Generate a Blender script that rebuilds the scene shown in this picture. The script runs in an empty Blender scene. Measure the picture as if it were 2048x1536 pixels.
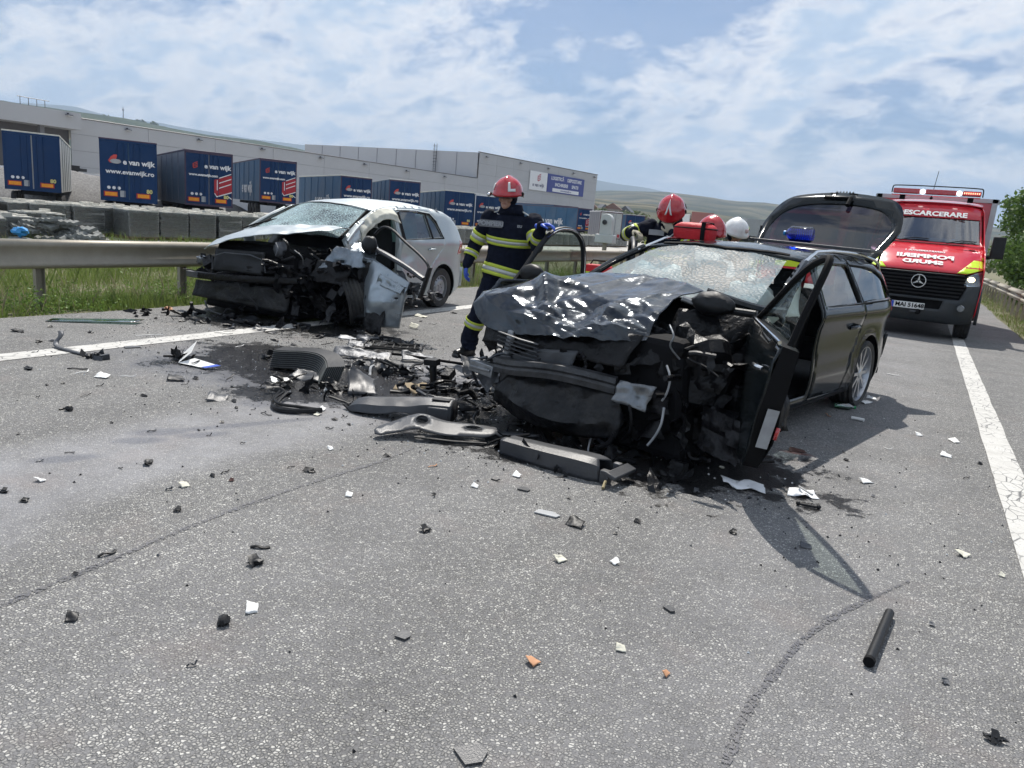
import bpy, bmesh, math, random
import numpy as np
from mathutils import Vector, Matrix, noise, geometry
R = math.radians
rng = random.Random(7)
scene = bpy.context.scene
COL = scene.collection
# ------------------------------------------------------------------ camera
cam_d = bpy.data.cameras.new("camera"); cam = bpy.data.objects.new("camera", cam_d); COL.objects.link(cam)
cam_d.sensor_width = 36.0; cam_d.lens = 36.0 * 1479.0 / 2048.0; cam_d.clip_start = 0.05; cam_d.clip_end = 20000
cam.matrix_world = Matrix.Translation((0, 0, 1.45)) @ Matrix.Rotation(R(28.0), 4, 'Z') @ Matrix.Rotation(R(90 - 12.4), 4, 'X') @ Matrix.Rotation(R(5.0), 4, 'Z')
scene.camera = cam
# ------------------------------------------------------------------ world and sun
SUN_TO = Vector((-0.34, 0.58, 1.0)).normalized()
sun_el = math.asin(SUN_TO.z); sun_rot = math.atan2(SUN_TO.x, SUN_TO.y)
world = bpy.data.worlds.new("World"); scene.world = world; world.use_nodes = True
def build_world():
    nt = world.node_tree; N = nt.nodes; L = nt.links; N.clear()
    out = N.new('ShaderNodeOutputWorld'); bg = N.new('ShaderNodeBackground')
    sky = N.new('ShaderNodeTexSky'); sky.sky_type = 'NISHITA'; sky.sun_disc = False
    sky.sun_elevation = sun_el; sky.sun_rotation = sun_rot; sky.air_density = 1.1; sky.dust_density = 0.5; sky.ozone_density = 2.2
    def m(op, a, b=None, clamp=False):
        n = N.new('ShaderNodeMath'); n.operation = op; n.use_clamp = clamp
        for i, q in enumerate((a, b)):
            if q is None: continue
            if isinstance(q, (int, float)): n.inputs[i].default_value = q
            else: L.new(q, n.inputs[i])
        return n.outputs[0]
    tc = N.new('ShaderNodeTexCoord'); sep = N.new('ShaderNodeSeparateXYZ'); L.new(tc.outputs['Generated'], sep.inputs[0])
    zc = m('MAXIMUM', sep.outputs['Z'], 0.0)
    den = m('ADD', zc, 0.42)
    u = m('DIVIDE', sep.outputs['X'], den); v = m('DIVIDE', sep.outputs['Y'], den)
    cmb = N.new('ShaderNodeCombineXYZ'); L.new(u, cmb.inputs[0]); L.new(v, cmb.inputs[1])
    mp = N.new('ShaderNodeMapping'); L.new(cmb.outputs[0], mp.inputs[0])
    mp.inputs['Rotation'].default_value = (0, 0, R(-30)); mp.inputs['Scale'].default_value = (0.8, 1.0, 1); mp.inputs['Location'].default_value = (SKYX, SKYY, 0)
    def nz(scale, detail, rough, dist=0.0, vec=None):
        n = N.new('ShaderNodeTexNoise'); n.inputs['Scale'].default_value = scale; n.inputs['Detail'].default_value = detail
        n.inputs['Roughness'].default_value = rough; n.inputs['Distortion'].default_value = dist
        L.new(vec or mp.outputs[0], n.inputs['Vector']); return n.outputs['Fac']
    def ramp(x, a, b, interp='EASE'):
        r = N.new('ShaderNodeValToRGB'); r.color_ramp.interpolation = interp
        r.color_ramp.elements[0].position = a; r.color_ramp.elements[1].position = b; L.new(x, r.inputs[0]); return r.outputs[0]
    big = nz(2.3, 5, 0.52, 0.3)
    fine = nz(10.5, 14, 0.62, 0.35)
    comb = m('ADD', m('MULTIPLY', big, 0.66), m('MULTIPLY', fine, 0.34))
    cover = ramp(comb, 0.395, 0.535)
    rim = ramp(comb, 0.44, 0.74, 'LINEAR')
    veil = ramp(nz(1.1, 7, 0.6, 0.8), 0.38, 0.68)
    horizon = ramp(zc, 0.0, 0.13)
    inv = m('SUBTRACT', 1.0, horizon)
    a1 = m('MAXIMUM', m('MULTIPLY', cover, 0.90), m('MULTIPLY', veil, 0.22))
    alpha = m('ADD', m('MULTIPLY', a1, m('ADD', m('MULTIPLY', horizon, 0.45), 0.55)), m('MULTIPLY', inv, 0.65), True)
    # bright rims where the cloud is thin, greyer blue in its thick middle
    shade = nz(7.5, 10, 0.62, 0.3)
    cr = N.new('ShaderNodeValToRGB'); e = cr.color_ramp.elements
    e[0].position = 0.0; e[0].color = (0.50, 0.66, 0.86, 1); e[1].position = 1.0; e[1].color = (0.36, 0.53, 0.76, 1)
    x1 = e.new(0.44); x1.color = (0.97, 0.98, 1.0, 1)
    x2 = e.new(0.62); x2.color = (0.58, 0.71, 0.87, 1)
    L.new(m('SUBTRACT', m('ADD', m('MULTIPLY', rim, 0.75), m('MULTIPLY', shade, 0.75)), 0.10), cr.inputs[0])
    # sky
    tint = N.new('ShaderNodeMix'); tint.data_type = 'RGBA'; tint.blend_type = 'MULTIPLY'; tint.inputs[0].default_value = 1.0
    L.new(sky.outputs[0], tint.inputs[6]); tint.inputs[7].default_value = (SKYG * 0.70, SKYG * 0.88, SKYG * 1.12, 1)
    mix = N.new('ShaderNodeMix'); mix.data_type = 'RGBA'
    cs = N.new('ShaderNodeMix'); cs.data_type = 'RGBA'; cs.blend_type = 'MULTIPLY'; cs.inputs[0].default_value = 1.0
    L.new(cr.outputs[0], cs.inputs[6]); cs.inputs[7].default_value = (CLG, CLG, CLG, 1)
    L.new(alpha, mix.inputs[0]); L.new(tint.outputs[2], mix.inputs[6]); L.new(cs.outputs[2], mix.inputs[7])
    L.new(mix.outputs[2], bg.inputs['Color']); bg.inputs['Strength'].default_value = 0.10
    L.new(bg.outputs[0], out.inputs[0])
SKYX, SKYY, SKYG, CLG = 3.9, 12.1, 0.52, 7.7
build_world()
sd = bpy.data.lights.new("sun", 'SUN'); sun = bpy.data.objects.new("sun", sd); COL.objects.link(sun)
sd.energy = 4.2; sd.angle = R(0.5); sd.color = (1.0, 0.95, 0.88)
sun.rotation_euler = (-SUN_TO).to_track_quat('-Z', 'Y').to_euler()
scene.view_settings.view_transform = 'Standard'; scene.view_settings.look = 'None'
scene.view_settings.exposure = 0.50; scene.view_settings.gamma = 1.0; scene.view_settings.use_curve_mapping = False
scene.render.engine = 'CYCLES'
cy = scene.cycles; cy.use_denoising = True; cy.max_bounces = 6; cy.diffuse_bounces = 3; cy.glossy_bounces = 4
cy.transparent_max_bounces = 12; cy.transmission_bounces = 4; cy.use_adaptive_sampling = True; cy.adaptive_threshold = 0.015
cy.caustics_reflective = False; cy.caustics_refractive = False

# ------------------------------------------------------------------ materials
MATS = {}
def mat(name, color, rough=0.6, metal=0.0, var=0.12, scale=6.0, bump=0.0, bscale=40.0, coat=0.0, spec=0.5, emit=None, estr=0.0, var2=None, rvar=0.1, dust=0.0):
    if name in MATS: return MATS[name]
    M = bpy.data.materials.new(name); M.use_nodes = True; nt = M.node_tree; N = nt.nodes; L = nt.links
    b = N['Principled BSDF']; b.inputs['Metallic'].default_value = metal; b.inputs['Specular IOR Level'].default_value = spec
    b.inputs['Coat Weight'].default_value = coat; b.inputs['Coat Roughness'].default_value = 0.04
    tc = N.new('ShaderNodeTexCoord')
    n = N.new('ShaderNodeTexNoise'); n.inputs['Scale'].default_value = scale; n.inputs['Detail'].default_value = 6; n.inputs['Roughness'].default_value = 0.65
    L.new(tc.outputs['Object'], n.inputs['Vector'])
    cr = N.new('ShaderNodeValToRGB'); cr.color_ramp.elements[0].position = 0.3; cr.color_ramp.elements[1].position = 0.7
    c = Vector(color); lo = c * (1 - var); hi = var2 and Vector(var2) or c * (1 + var)
    cr.color_ramp.elements[0].color = (*lo, 1); cr.color_ramp.elements[1].color = (*[min(1, q) for q in hi], 1)
    L.new(n.outputs['Fac'], cr.inputs[0]); L.new(cr.outputs[0], b.inputs['Base Color'])
    last = cr.outputs[0]
    if dust > 0:
        g = N.new('ShaderNodeTexNoise'); g.inputs['Scale'].default_value = scale * 0.35; g.inputs['Detail'].default_value = 9; g.inputs['Roughness'].default_value = 0.75
        L.new(tc.outputs['Object'], g.inputs['Vector'])
        gr = N.new('ShaderNodeValToRGB'); gr.color_ramp.elements[0].position = 0.45; gr.color_ramp.elements[1].position = 0.75
        gr.color_ramp.elements[1].color = (dust, dust, dust, 1); L.new(g.outputs['Fac'], gr.inputs[0])
        mx = N.new('ShaderNodeMix'); mx.data_type = 'RGBA'; mx.inputs[7].default_value = (0.22, 0.20, 0.17, 1)
        L.new(gr.outputs[0], mx.inputs[0]); L.new(last, mx.inputs[6]); L.new(mx.outputs[2], b.inputs['Base Color'])
    mr = N.new('ShaderNodeMapRange'); mr.inputs['To Min'].default_value = max(0.02, rough - rvar); mr.inputs['To Max'].default_value = min(1, rough + rvar)
    L.new(n.outputs['Fac'], mr.inputs['Value']); L.new(mr.outputs[0], b.inputs['Roughness'])
    if bump > 0:
        bn = N.new('ShaderNodeTexNoise'); bn.inputs['Scale'].default_value = bscale; bn.inputs['Detail'].default_value = 5
        L.new(tc.outputs['Object'], bn.inputs['Vector'])
        bp = N.new('ShaderNodeBump'); bp.inputs['Strength'].default_value = bump; bp.inputs['Distance'].default_value = 0.02
        L.new(bn.outputs['Fac'], bp.inputs['Height']); L.new(bp.outputs[0], b.inputs['Normal'])
    if emit: b.inputs['Emission Color'].default_value = (*emit, 1); b.inputs['Emission Strength'].default_value = estr
    MATS[name] = M; return M

def glass_mat(name, tint=(0.8, 0.9, 0.88), refl=0.10, rough=0.02, milk=0.0, milkc=(0.6, 0.75, 0.75), crack=0.0, fs=1.0):
    """Thin window glass: clear with a fresnel reflection; milk = share of white shatter."""
    if name in MATS: return MATS[name]
    M = bpy.data.materials.new(name); M.use_nodes = True; nt = M.node_tree; N = nt.nodes; L = nt.links; N.clear()
    out = N.new('ShaderNodeOutputMaterial'); tr = N.new('ShaderNodeBsdfTransparent'); tr.inputs[0].default_value = (*tint, 1)
    gl = N.new('ShaderNodeBsdfGlossy'); gl.inputs['Roughness'].default_value = rough; gl.inputs[0].default_value = (1, 1, 1, 1)
    fr = N.new('ShaderNodeFresnel'); fr.inputs[0].default_value = 1.5
    ad = N.new('ShaderNodeMath'); ad.operation = 'ADD'; ad.use_clamp = True; ad.inputs[1].default_value = refl - 0.04; L.new(fr.outputs[0], ad.inputs[0])
    fm = N.new('ShaderNodeMath'); fm.operation = 'MULTIPLY'; fm.inputs[1].default_value = fs; L.new(ad.outputs[0], fm.inputs[0])
    mx = N.new('ShaderNodeMixShader'); L.new(fm.outputs[0], mx.inputs[0]); L.new(tr.outputs[0], mx.inputs[1]); L.new(gl.outputs[0], mx.inputs[2])
    last = mx.outputs[0]
    if milk > 0 or crack > 0:
        tc = N.new('ShaderNodeTexCoord')
        n = N.new('ShaderNodeTexNoise'); n.inputs['Scale'].default_value = 2.6; n.inputs['Detail'].default_value = 7; n.inputs['Distortion'].default_value = 1.2
        L.new(tc.outputs['Object'], n.inputs['Vector'])
        r = N.new('ShaderNodeValToRGB'); r.color_ramp.elements[0].position = 0.40; r.color_ramp.elements[1].position = 0.66
        r.color_ramp.elements[0].color = (milk * .35,) * 3 + (1,); r.color_ramp.elements[1].color = (min(1, milk * 1.3),) * 3 + (1,); L.new(n.outputs['Fac'], r.inputs[0])
        vo = N.new('ShaderNodeTexVoronoi'); vo.feature = 'DISTANCE_TO_EDGE'; vo.inputs['Scale'].default_value = 26
        L.new(tc.outputs['Object'], vo.inputs['Vector'])
        vr = N.new('ShaderNodeValToRGB'); vr.color_ramp.elements[0].position = 0.02; vr.color_ramp.elements[1].position = 0.07
        vr.color_ramp.elements[0].color = (crack,) * 3 + (1,); vr.color_ramp.elements[1].color = (0, 0, 0, 1); L.new(vo.outputs[0], vr.inputs[0])
        s = N.new('ShaderNodeMath'); s.operation = 'ADD'; s.use_clamp = True; L.new(r.outputs[0], s.inputs[0]); L.new(vr.outputs[0], s.inputs[1])
        df = N.new('ShaderNodeBsdfDiffuse'); df.inputs[0].default_value = (*milkc, 1)
        tl = N.new('ShaderNodeBsdfTranslucent'); tl.inputs[0].default_value = (*milkc, 1)
        m0 = N.new('ShaderNodeMixShader'); m0.inputs[0].default_value = 0.45; L.new(df.outputs[0], m0.inputs[1]); L.new(tl.outputs[0], m0.inputs[2])
        m2 = N.new('ShaderNodeMixShader'); L.new(s.outputs[0], m2.inputs[0]); L.new(last, m2.inputs[1]); L.new(m0.outputs[0], m2.inputs[2]); last = m2.outputs[0]
        bn = N.new('ShaderNodeBump'); bn.inputs['Strength'].default_value = 0.35; bn.inputs['Distance'].default_value = 0.01
        L.new(vo.outputs[0], bn.inputs['Height']); L.new(bn.outputs[0], gl.inputs['Normal'])
    L.new(last, out.inputs[0]); MATS[name] = M; return M

M_tyre = mat('tyre_rubber', (0.018, 0.018, 0.019), 0.8, var=0.25, bump=0.3, bscale=60, dust=0.35)
M_black = mat('black_plastic', (0.009, 0.0095, 0.011), 0.5, spec=.35, var=0.3, bump=0.1)
M_blackm = mat('matt_black', (0.004, 0.004, 0.005), 0.8, spec=.2, var=0.4)
M_soot = mat('greasy_black_metal', (0.006, 0.006, 0.007), 0.40, 0.0, spec=.25, var=0.6, scale=14, bump=0.6, bscale=26)
M_engine = mat('dirty_engine_metal', (0.012, 0.012, 0.014), 0.4, 0.2, spec=.3, var=0.7, scale=11, bump=0.6, bscale=30)
M_alu = mat('bare_aluminium', (0.24, 0.25, 0.26), 0.42, 0.7, var=0.3, scale=14, bump=0.12, dust=0.25)
M_alud = mat('dull_grey_metal', (0.085, 0.09, 0.10), 0.5, 0.5, var=0.45, scale=9, bump=0.25, dust=0.4)
M_chrome = mat('bright_chrome', (0.7, 0.71, 0.72), 0.16, 1.0, var=0.1)
M_greyp = mat('grey_trim_plastic', (0.036, 0.039, 0.045), 0.42, var=0.14, bump=0.15, bscale=160, dust=0.15)
M_greyl = mat('pale_grey_plastic', (0.33, 0.34, 0.35), 0.5, var=0.2)
M_white = mat('white_plastic', (0.72, 0.72, 0.70), 0.55, var=0.1)
M_cream = mat('cream_cloth', (0.62, 0.60, 0.50), 0.85, var=0.15, bump=0.3, bscale=30)
M_silver = mat('silver_car_paint', (0.45, 0.49, 0.495), 0.36, 0.45, var=0.05, coat=0.3, scale=3, rvar=0.05, dust=0.08)
M_silverd = mat('silver_paint_scraped', (0.17, 0.20, 0.23), 0.36, 0.7, var=0.4, coat=0.4, scale=5, dust=0.25)
M_paint = mat('black_car_paint', (0.007, 0.010, 0.012), 0.13, 0.0, var=0.25, spec=.32, coat=0.0, scale=2.5, rvar=0.05, dust=0.03)
M_paintc = mat('crumpled_dark_paint', (0.032, 0.038, 0.045), 0.16, 0.75, var=0.35, coat=0.5, scale=4, rvar=0.06, bump=0.18, bscale=14)
M_glassd = glass_mat('tinted_window_glass', (0.10, 0.12, 0.12), 0.12)
M_glassc = glass_mat('clear_window_glass', (0.72, 0.82, 0.78), 0.10)
M_glassg = glass_mat('green_window_glass', (0.34, 0.46, 0.43), 0.14)
M_glassw = glass_mat('shattered_windscreen_glass', (0.42, 0.58, 0.60), 0.10, 0.12, milk=0.50, crack=0.9, milkc=(0.62, 0.80, 0.82))
M_glassw2 = glass_mat('crushed_windscreen_glass', (0.6, 0.75, 0.78), 0.06, 0.45, milk=0.42, crack=0.5, fs=0.3, milkc=(0.30, 0.40, 0.45))
M_glassv = glass_mat('van_windscreen_glass', (0.30, 0.36, 0.38), 0.26)
M_red = mat('fire_red_paint', (0.60, 0.016, 0.032), 0.22, var=0.06, coat=0.8, scale=2, dust=0.05)
M_redcloth = mat('red_nylon', (0.55, 0.010, 0.018), 0.6, var=0.15, bump=0.25, bscale=50)
M_helmr = mat('red_helmet_shell', (0.45, 0.010, 0.018), 0.2, var=0.12, coat=0.8)
M_helmw = mat('white_helmet_shell', (0.75, 0.75, 0.73), 0.25, coat=0.5)
M_yel = mat('fluorescent_yellow', (0.55, 0.78, 0.02), 0.5, var=0.08)
M_navy = mat('navy_turnout_cloth', (0.0085, 0.011, 0.022), 0.9, var=0.3, scale=12, bump=0.7, bscale=16, spec=0.15)
M_band = mat('lime_band_cloth', (0.52, 0.60, 0.06), 0.7, var=0.12, scale=20)
M_refl = mat('silver_reflective_tape', (0.50, 0.51, 0.48), 0.4, 0.2, var=0.15, scale=18)
M_glove = mat('blue_nitrile', (0.035, 0.10, 0.52), 0.4, var=0.15, bump=0.2, bscale=40)
M_gloveg = mat('work_glove_cloth', (0.40, 0.36, 0.27), 0.85, var=0.2, bump=0.3)
M_skin = mat('skin', (0.42, 0.23, 0.16), 0.5, var=0.12, scale=20)
M_boot = mat('black_leather', (0.012, 0.012, 0.012), 0.4, var=0.3)
M_amber = mat('amber_lens', (0.85, 0.28, 0.01), 0.2, var=0.1, coat=0.5)
M_redl = mat('red_lens', (0.42, 0.006, 0.008), 0.12, coat=1.0)
M_blueb = glass_mat('blue_bottle_plastic', (0.03, 0.16, 0.85), 0.10, 0.05)
M_bluetrim = mat('sky_blue_plastic', (0.02, 0.25, 0.6), 0.4)

# ------------------------------------------------------------------ mesh builder
def ss(a, b, x):
    t = max(0.0, min(1.0, (x - a) / (b - a))); return t * t * (3 - 2 * t)
def interp(pts, x):
    if x <= pts[0][0]: return pts[0][1]
    for (a, b), (c, d) in zip(pts, pts[1:]):
        if x <= c: return b + (d - b) * (x - a) / (c - a)
    return pts[-1][1]
def inpoly(x, y, P):
    c = False; j = len(P) - 1
    for i in range(len(P)):
        xi, yi = P[i]; xj, yj = P[j]
        if (yi > y) != (yj > y) and x < (xj - xi) * (y - yi) / (yj - yi) + xi: c = not c
        j = i
    return c
def arc(cx, cy, r, a0, a1, n, ry=None):
    ry = ry or r
    return [(cx + r * math.cos(R(a0 + (a1 - a0) * i / n)), cy + ry * math.sin(R(a0 + (a1 - a0) * i / n))) for i in range(n + 1)]
def rrect(x0, y0, x1, y1, r, n=4):
    return arc(x1 - r, y1 - r, r, 0, 90, n) + arc(x0 + r, y1 - r, r, 90, 180, n) + arc(x0 + r, y0 + r, r, 180, 270, n) + arc(x1 - r, y0 + r, r, 270, 360, n)
def smooth_poly(P, k=2, closed=True):
    for _ in range(k):
        Q = []
        n = len(P)
        for i in range(n if closed else n - 1):
            a = P[i]; b = P[(i + 1) % n]
            Q.append(tuple(a[j] * .75 + b[j] * .25 for j in range(len(a)))); Q.append(tuple(a[j] * .25 + b[j] * .75 for j in range(len(a))))
        if not closed: Q = [P[0]] + Q[1:-1] + [P[-1]]
        P = Q
    return P

class MB:
    def __init__(s, name='part'):
        s.name = name; s.v = []; s.f = []; s.m = []; s.mats = []
    def mi(s, m):
        if m not in s.mats: s.mats.append(m)
        return s.mats.index(m)
    def add(s, vs, fs, m):
        o = len(s.v); s.v += [tuple(v) for v in vs]; k = s.mi(m)
        for f in fs: s.f.append(tuple(i + o for i in f)); s.m.append(k)
        return s
    def box(s, c, d, m, rz=0.0, mtx=None, taper=1.0):
        x, y, z = [q / 2 for q in d]; M = mtx if mtx is not None else Matrix.Rotation(rz, 4, 'Z')
        vs = []
        for sz in (-1, 1):
            t = taper if sz > 0 else 1.0
            for sx, sy in ((-1, -1), (1, -1), (1, 1), (-1, 1)):
                p = M @ Vector((sx * x * t, sy * y * t, sz * z)); vs.append((p.x + c[0], p.y + c[1], p.z + c[2]))
        return s.add(vs, [(0, 3, 2, 1), (4, 5, 6, 7), (0, 1, 5, 4), (1, 2, 6, 5), (2, 3, 7, 6), (3, 0, 4, 7)], m)
    def tube(s, pts, r, m, n=8, caps=True, r2=None, up=None):
        pts = [Vector(p) for p in pts]; N = len(pts); vs = []; fs = []
        rs = r if isinstance(r, (list, tuple)) else [r] * N
        prev = None
        for i, p in enumerate(pts):
            t = (pts[min(i + 1, N - 1)] - pts[max(i - 1, 0)]).normalized()
            if up is not None: a = Vector(up)
            else: a = prev if prev is not None else (Vector((0, 0, 1)) if abs(t.z) < 0.9 else Vector((1, 0, 0)))
            a = (a - t * a.dot(t)).normalized(); b = t.cross(a); prev = a
            rr = rs[i]; ra, rb = rr if isinstance(rr, tuple) else (rr, rr if r2 is None else r2)
            for k in range(n):
                w = 2 * math.pi * k / n; vs.append(p + a * ra * math.cos(w) + b * rb * math.sin(w))
        for i in range(N - 1):
            for k in range(n):
                k2 = (k + 1) % n; fs.append((i * n + k, i * n + k2, (i + 1) * n + k2, (i + 1) * n + k))
        if caps: fs.append(tuple(reversed(range(n)))); fs.append(tuple(range((N - 1) * n, N * n)))
        return s.add(vs, fs, m)
    def lathe(s, prof, m, n=24, mtx=None, a0=0, a1=360):
        mtx = mtx or Matrix(); vs = []; fs = []; full = abs(a1 - a0) >= 360; nn = n if full else n + 1
        for (r, z) in prof:
            for k in range(nn):
                w = R(a0 + (a1 - a0) * k / n); vs.append(mtx @ Vector((r * math.cos(w), r * math.sin(w), z)))
        for i in range(len(prof) - 1):
            for k in range(n):
                k2 = (k + 1) % nn if full else k + 1
                fs.append((i * nn + k, i * nn + k2, (i + 1) * nn + k2, (i + 1) * nn + k))
        return s.add(vs, fs, m)
    def sheet(s, outline, holes, step, fn, m, jit=0.0):
        def dens(P):
            Q = []
            for i in range(len(P)):
                a = P[i]; b = P[(i + 1) % len(P)]; d = math.hypot(b[0] - a[0], b[1] - a[1]); k = max(1, int(round(d / step)))
                for j in range(k): Q.append((a[0] + (b[0] - a[0]) * j / k, a[1] + (b[1] - a[1]) * j / k))
            return Q
        loops = [dens(outline)] + [dens(h) for h in holes]
        pts = []; edges = []
        for Lp in loops:
            o = len(pts); pts += Lp; edges += [(o + i, o + (i + 1) % len(Lp)) for i in range(len(Lp))]
        bp = np.array(pts); xs = bp[:, 0]; ys = bp[:, 1]; x = xs.min() + step / 2; inner = []
        while x < xs.max():
            y = ys.min() + step / 2
            while y < ys.max():
                px_, py_ = x + rng.uniform(-jit, jit) * step, y + rng.uniform(-jit, jit) * step
                if inpoly(px_, py_, outline) and not any(inpoly(px_, py_, h) for h in holes) and ((bp[:, 0] - px_) ** 2 + (bp[:, 1] - py_) ** 2).min() > (0.45 * step) ** 2: inner.append((px_, py_))
                y += step
            x += step
        r = geometry.delaunay_2d_cdt([Vector(p) for p in pts + inner], edges, [], 0, 1e-6)
        vs = [tuple(v) for v in r[0]]; fs = []
        for f in r[2]:
            cx = sum(vs[i][0] for i in f) / len(f); cy_ = sum(vs[i][1] for i in f) / len(f)
            if inpoly(cx, cy_, outline) and not any(inpoly(cx, cy_, h) for h in holes): fs.append(tuple(f))
        return s.add([fn(*v) for v in vs], fs, m)
    def prism(s, P, d0, d1, m, fn=None):
        """polygon P in (u,v) extruded along w from d0 to d1; fn(u,v,w) -> xyz"""
        fn = fn or (lambda u, v, w: (u, v, w)); n = len(P)
        vs = [fn(u, v, d0) for u, v in P] + [fn(u, v, d1) for u, v in P]
        fs = [tuple(reversed(range(n))), tuple(range(n, 2 * n))] + [(i, (i + 1) % n, n + (i + 1) % n, n + i) for i in range(n)]
        return s.add(vs, fs, m)
    def patch(s, P00, P10, P11, P01, nu, nv, m, amp=0.0, seed=0, freq=3.0, dirn=None, sharp=0.5, edge=0.0):
        """bilinear patch, crumpled by folded noise"""
        P00, P10, P11, P01 = map(Vector, (P00, P10, P11, P01)); nrm = dirn and Vector(dirn) or (P10 - P00).cross(P01 - P00).normalized()
        vs = []; fs = []
        for j in range(nv + 1):
            for i in range(nu + 1):
                u, v = i / nu, j / nv
                p = (P00 * (1 - u) + P10 * u) * (1 - v) + (P01 * (1 - u) + P11 * u) * v
                h = crease(p * freq + Vector((seed * 7.13, seed * 3.7, seed)), sharp) * amp
                e = noise.noise_vector(p * freq * 2.3 + Vector((seed, 9, 2))) * edge * (1 if (i in (0, nu) or j in (0, nv)) else 0.3)
                vs.append(p + nrm * h + e)
        for j in range(nv):
            for i in range(nu):
                a = j * (nu + 1) + i; fs.append((a, a + 1, a + nu + 2, a + nu + 1))
        return s.add(vs, fs, m)
    def ball(s, c, r, m, n=10, k=6, squash=(1, 1, 1), nz=0.0, seed=0, mtx=None):
        vs = []; fs = []; M = mtx or Matrix()
        for j in range(k + 1):
            a = math.pi * j / k
            for i in range(n):
                b = 2 * math.pi * i / n; d = Vector((math.sin(a) * math.cos(b), math.sin(a) * math.sin(b), math.cos(a)))
                q = r * (1 + nz * noise.noise(d * 2.0 + Vector((seed * 3.1, seed, 5))))
                p = M @ Vector((d.x * q * squash[0], d.y * q * squash[1], d.z * q * squash[2])); vs.append((p.x + c[0], p.y + c[1], p.z + c[2]))
        for j in range(k):
            for i in range(n): i2 = (i + 1) % n; fs.append((j * n + i, (j + 1) * n + i, (j + 1) * n + i2, j * n + i2))
        return s.add(vs, fs, m)
    def build(s, name, parent=None, loc=None, rot=None, smooth=True, ang=35, thick=0.0, bevel=0.0, kind=None, label=None, sub=0, weld=False):
        me = bpy.data.meshes.new(name); me.from_pydata(s.v, [], s.f)
        for m in s.mats: me.materials.append(m)
        me.polygons.foreach_set('material_index', s.m)
        bm = bmesh.new(); bm.from_mesh(me)
        if weld: bmesh.ops.remove_doubles(bm, verts=bm.verts, dist=1e-4)
        bmesh.ops.recalc_face_normals(bm, faces=bm.faces); bm.to_mesh(me); bm.free()
        if smooth: me.shade_smooth(); me.set_sharp_from_angle(angle=R(ang))
        o = bpy.data.objects.new(name, me); COL.objects.link(o)
        if parent: o.parent = parent
        if loc: o.location = loc
        if rot: o.rotation_euler = rot
        if bevel > 0:
            b = o.modifiers.new('bevel', 'BEVEL'); b.width = bevel; b.segments = 2; b.limit_method = 'ANGLE'; b.angle_limit = R(40)
        if sub: q = o.modifiers.new('sub', 'SUBSURF'); q.levels = q.render_levels = sub
        if thick: q = o.modifiers.new('solid', 'SOLIDIFY'); q.thickness = thick; q.offset = 0
        if kind: o['kind'] = kind
        if label: o['label'] = label
        return o
def crease(p, sharp=0.5):
    a = noise.noise(p); b = noise.noise(p * 2.1 + Vector((5, 1, 7))); c = noise.noise(p * 4.3)
    if sharp > .75:
        d = noise.voronoi(p * .9)[0]; d2 = noise.voronoi(p * 2.3 + Vector((3, 8, 1)))[0]; return .45 - (d[1] - d[0]) * 1.6 - (d2[1] - d2[0]) * .28 + a * .45
    r = (1 - abs(a) * 2.2) * 0.6 + (1 - abs(b) * 2.2) * 0.3 + c * 0.12
    s_ = a + 0.5 * b
    return r * sharp + s_ * (1 - sharp)
def empty(name, label, cat, loc=(0, 0, 0), rz=0.0, group=None):
    o = bpy.data.objects.new(name, None); COL.objects.link(o); o.location = loc; o.rotation_euler = (0, 0, rz); o.empty_display_size = 0.2
    o['label'] = label; o['category'] = cat
    if group: o['group'] = group
    return o
def tag(o, label, cat, group=None):
    o['label'] = label; o['category'] = cat
    if group: o['group'] = group
    return o
def copy_tree(o, parent=None):
    c = o.copy(); COL.objects.link(c); c.parent = parent
    for ch in list(o.children): copy_tree(ch, c)
    return c
def text(name, body, size, m, parent, loc, rot, bold=0.0, mirror=False, extrude=0.002, align='CENTER', shear=0.0, sx=1.0, label=None):
    cu = bpy.data.curves.new(name, 'FONT'); cu.body = body; cu.size = size; cu.extrude = extrude; cu.offset = bold; cu.align_x = align; cu.align_y = 'CENTER'; cu.shear = shear
    cu.resolution_u = 3; cu.materials.append(m)
    o = bpy.data.objects.new(name, cu); COL.objects.link(o); o.parent = parent; o.location = loc; o.rotation_euler = rot
    o.scale = ((-1 if mirror else 1) * sx, 1, 1)
    me = bpy.data.meshes.new_from_object(o.evaluated_get(bpy.context.evaluated_depsgraph_get())); bpy.data.objects.remove(o); bpy.data.curves.remove(cu)
    o = bpy.data.objects.new(name, me); COL.objects.link(o); o.parent = parent; o.location = loc; o.rotation_euler = rot; o.scale = ((-1 if mirror else 1) * sx, 1, 1)
    return o
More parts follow.
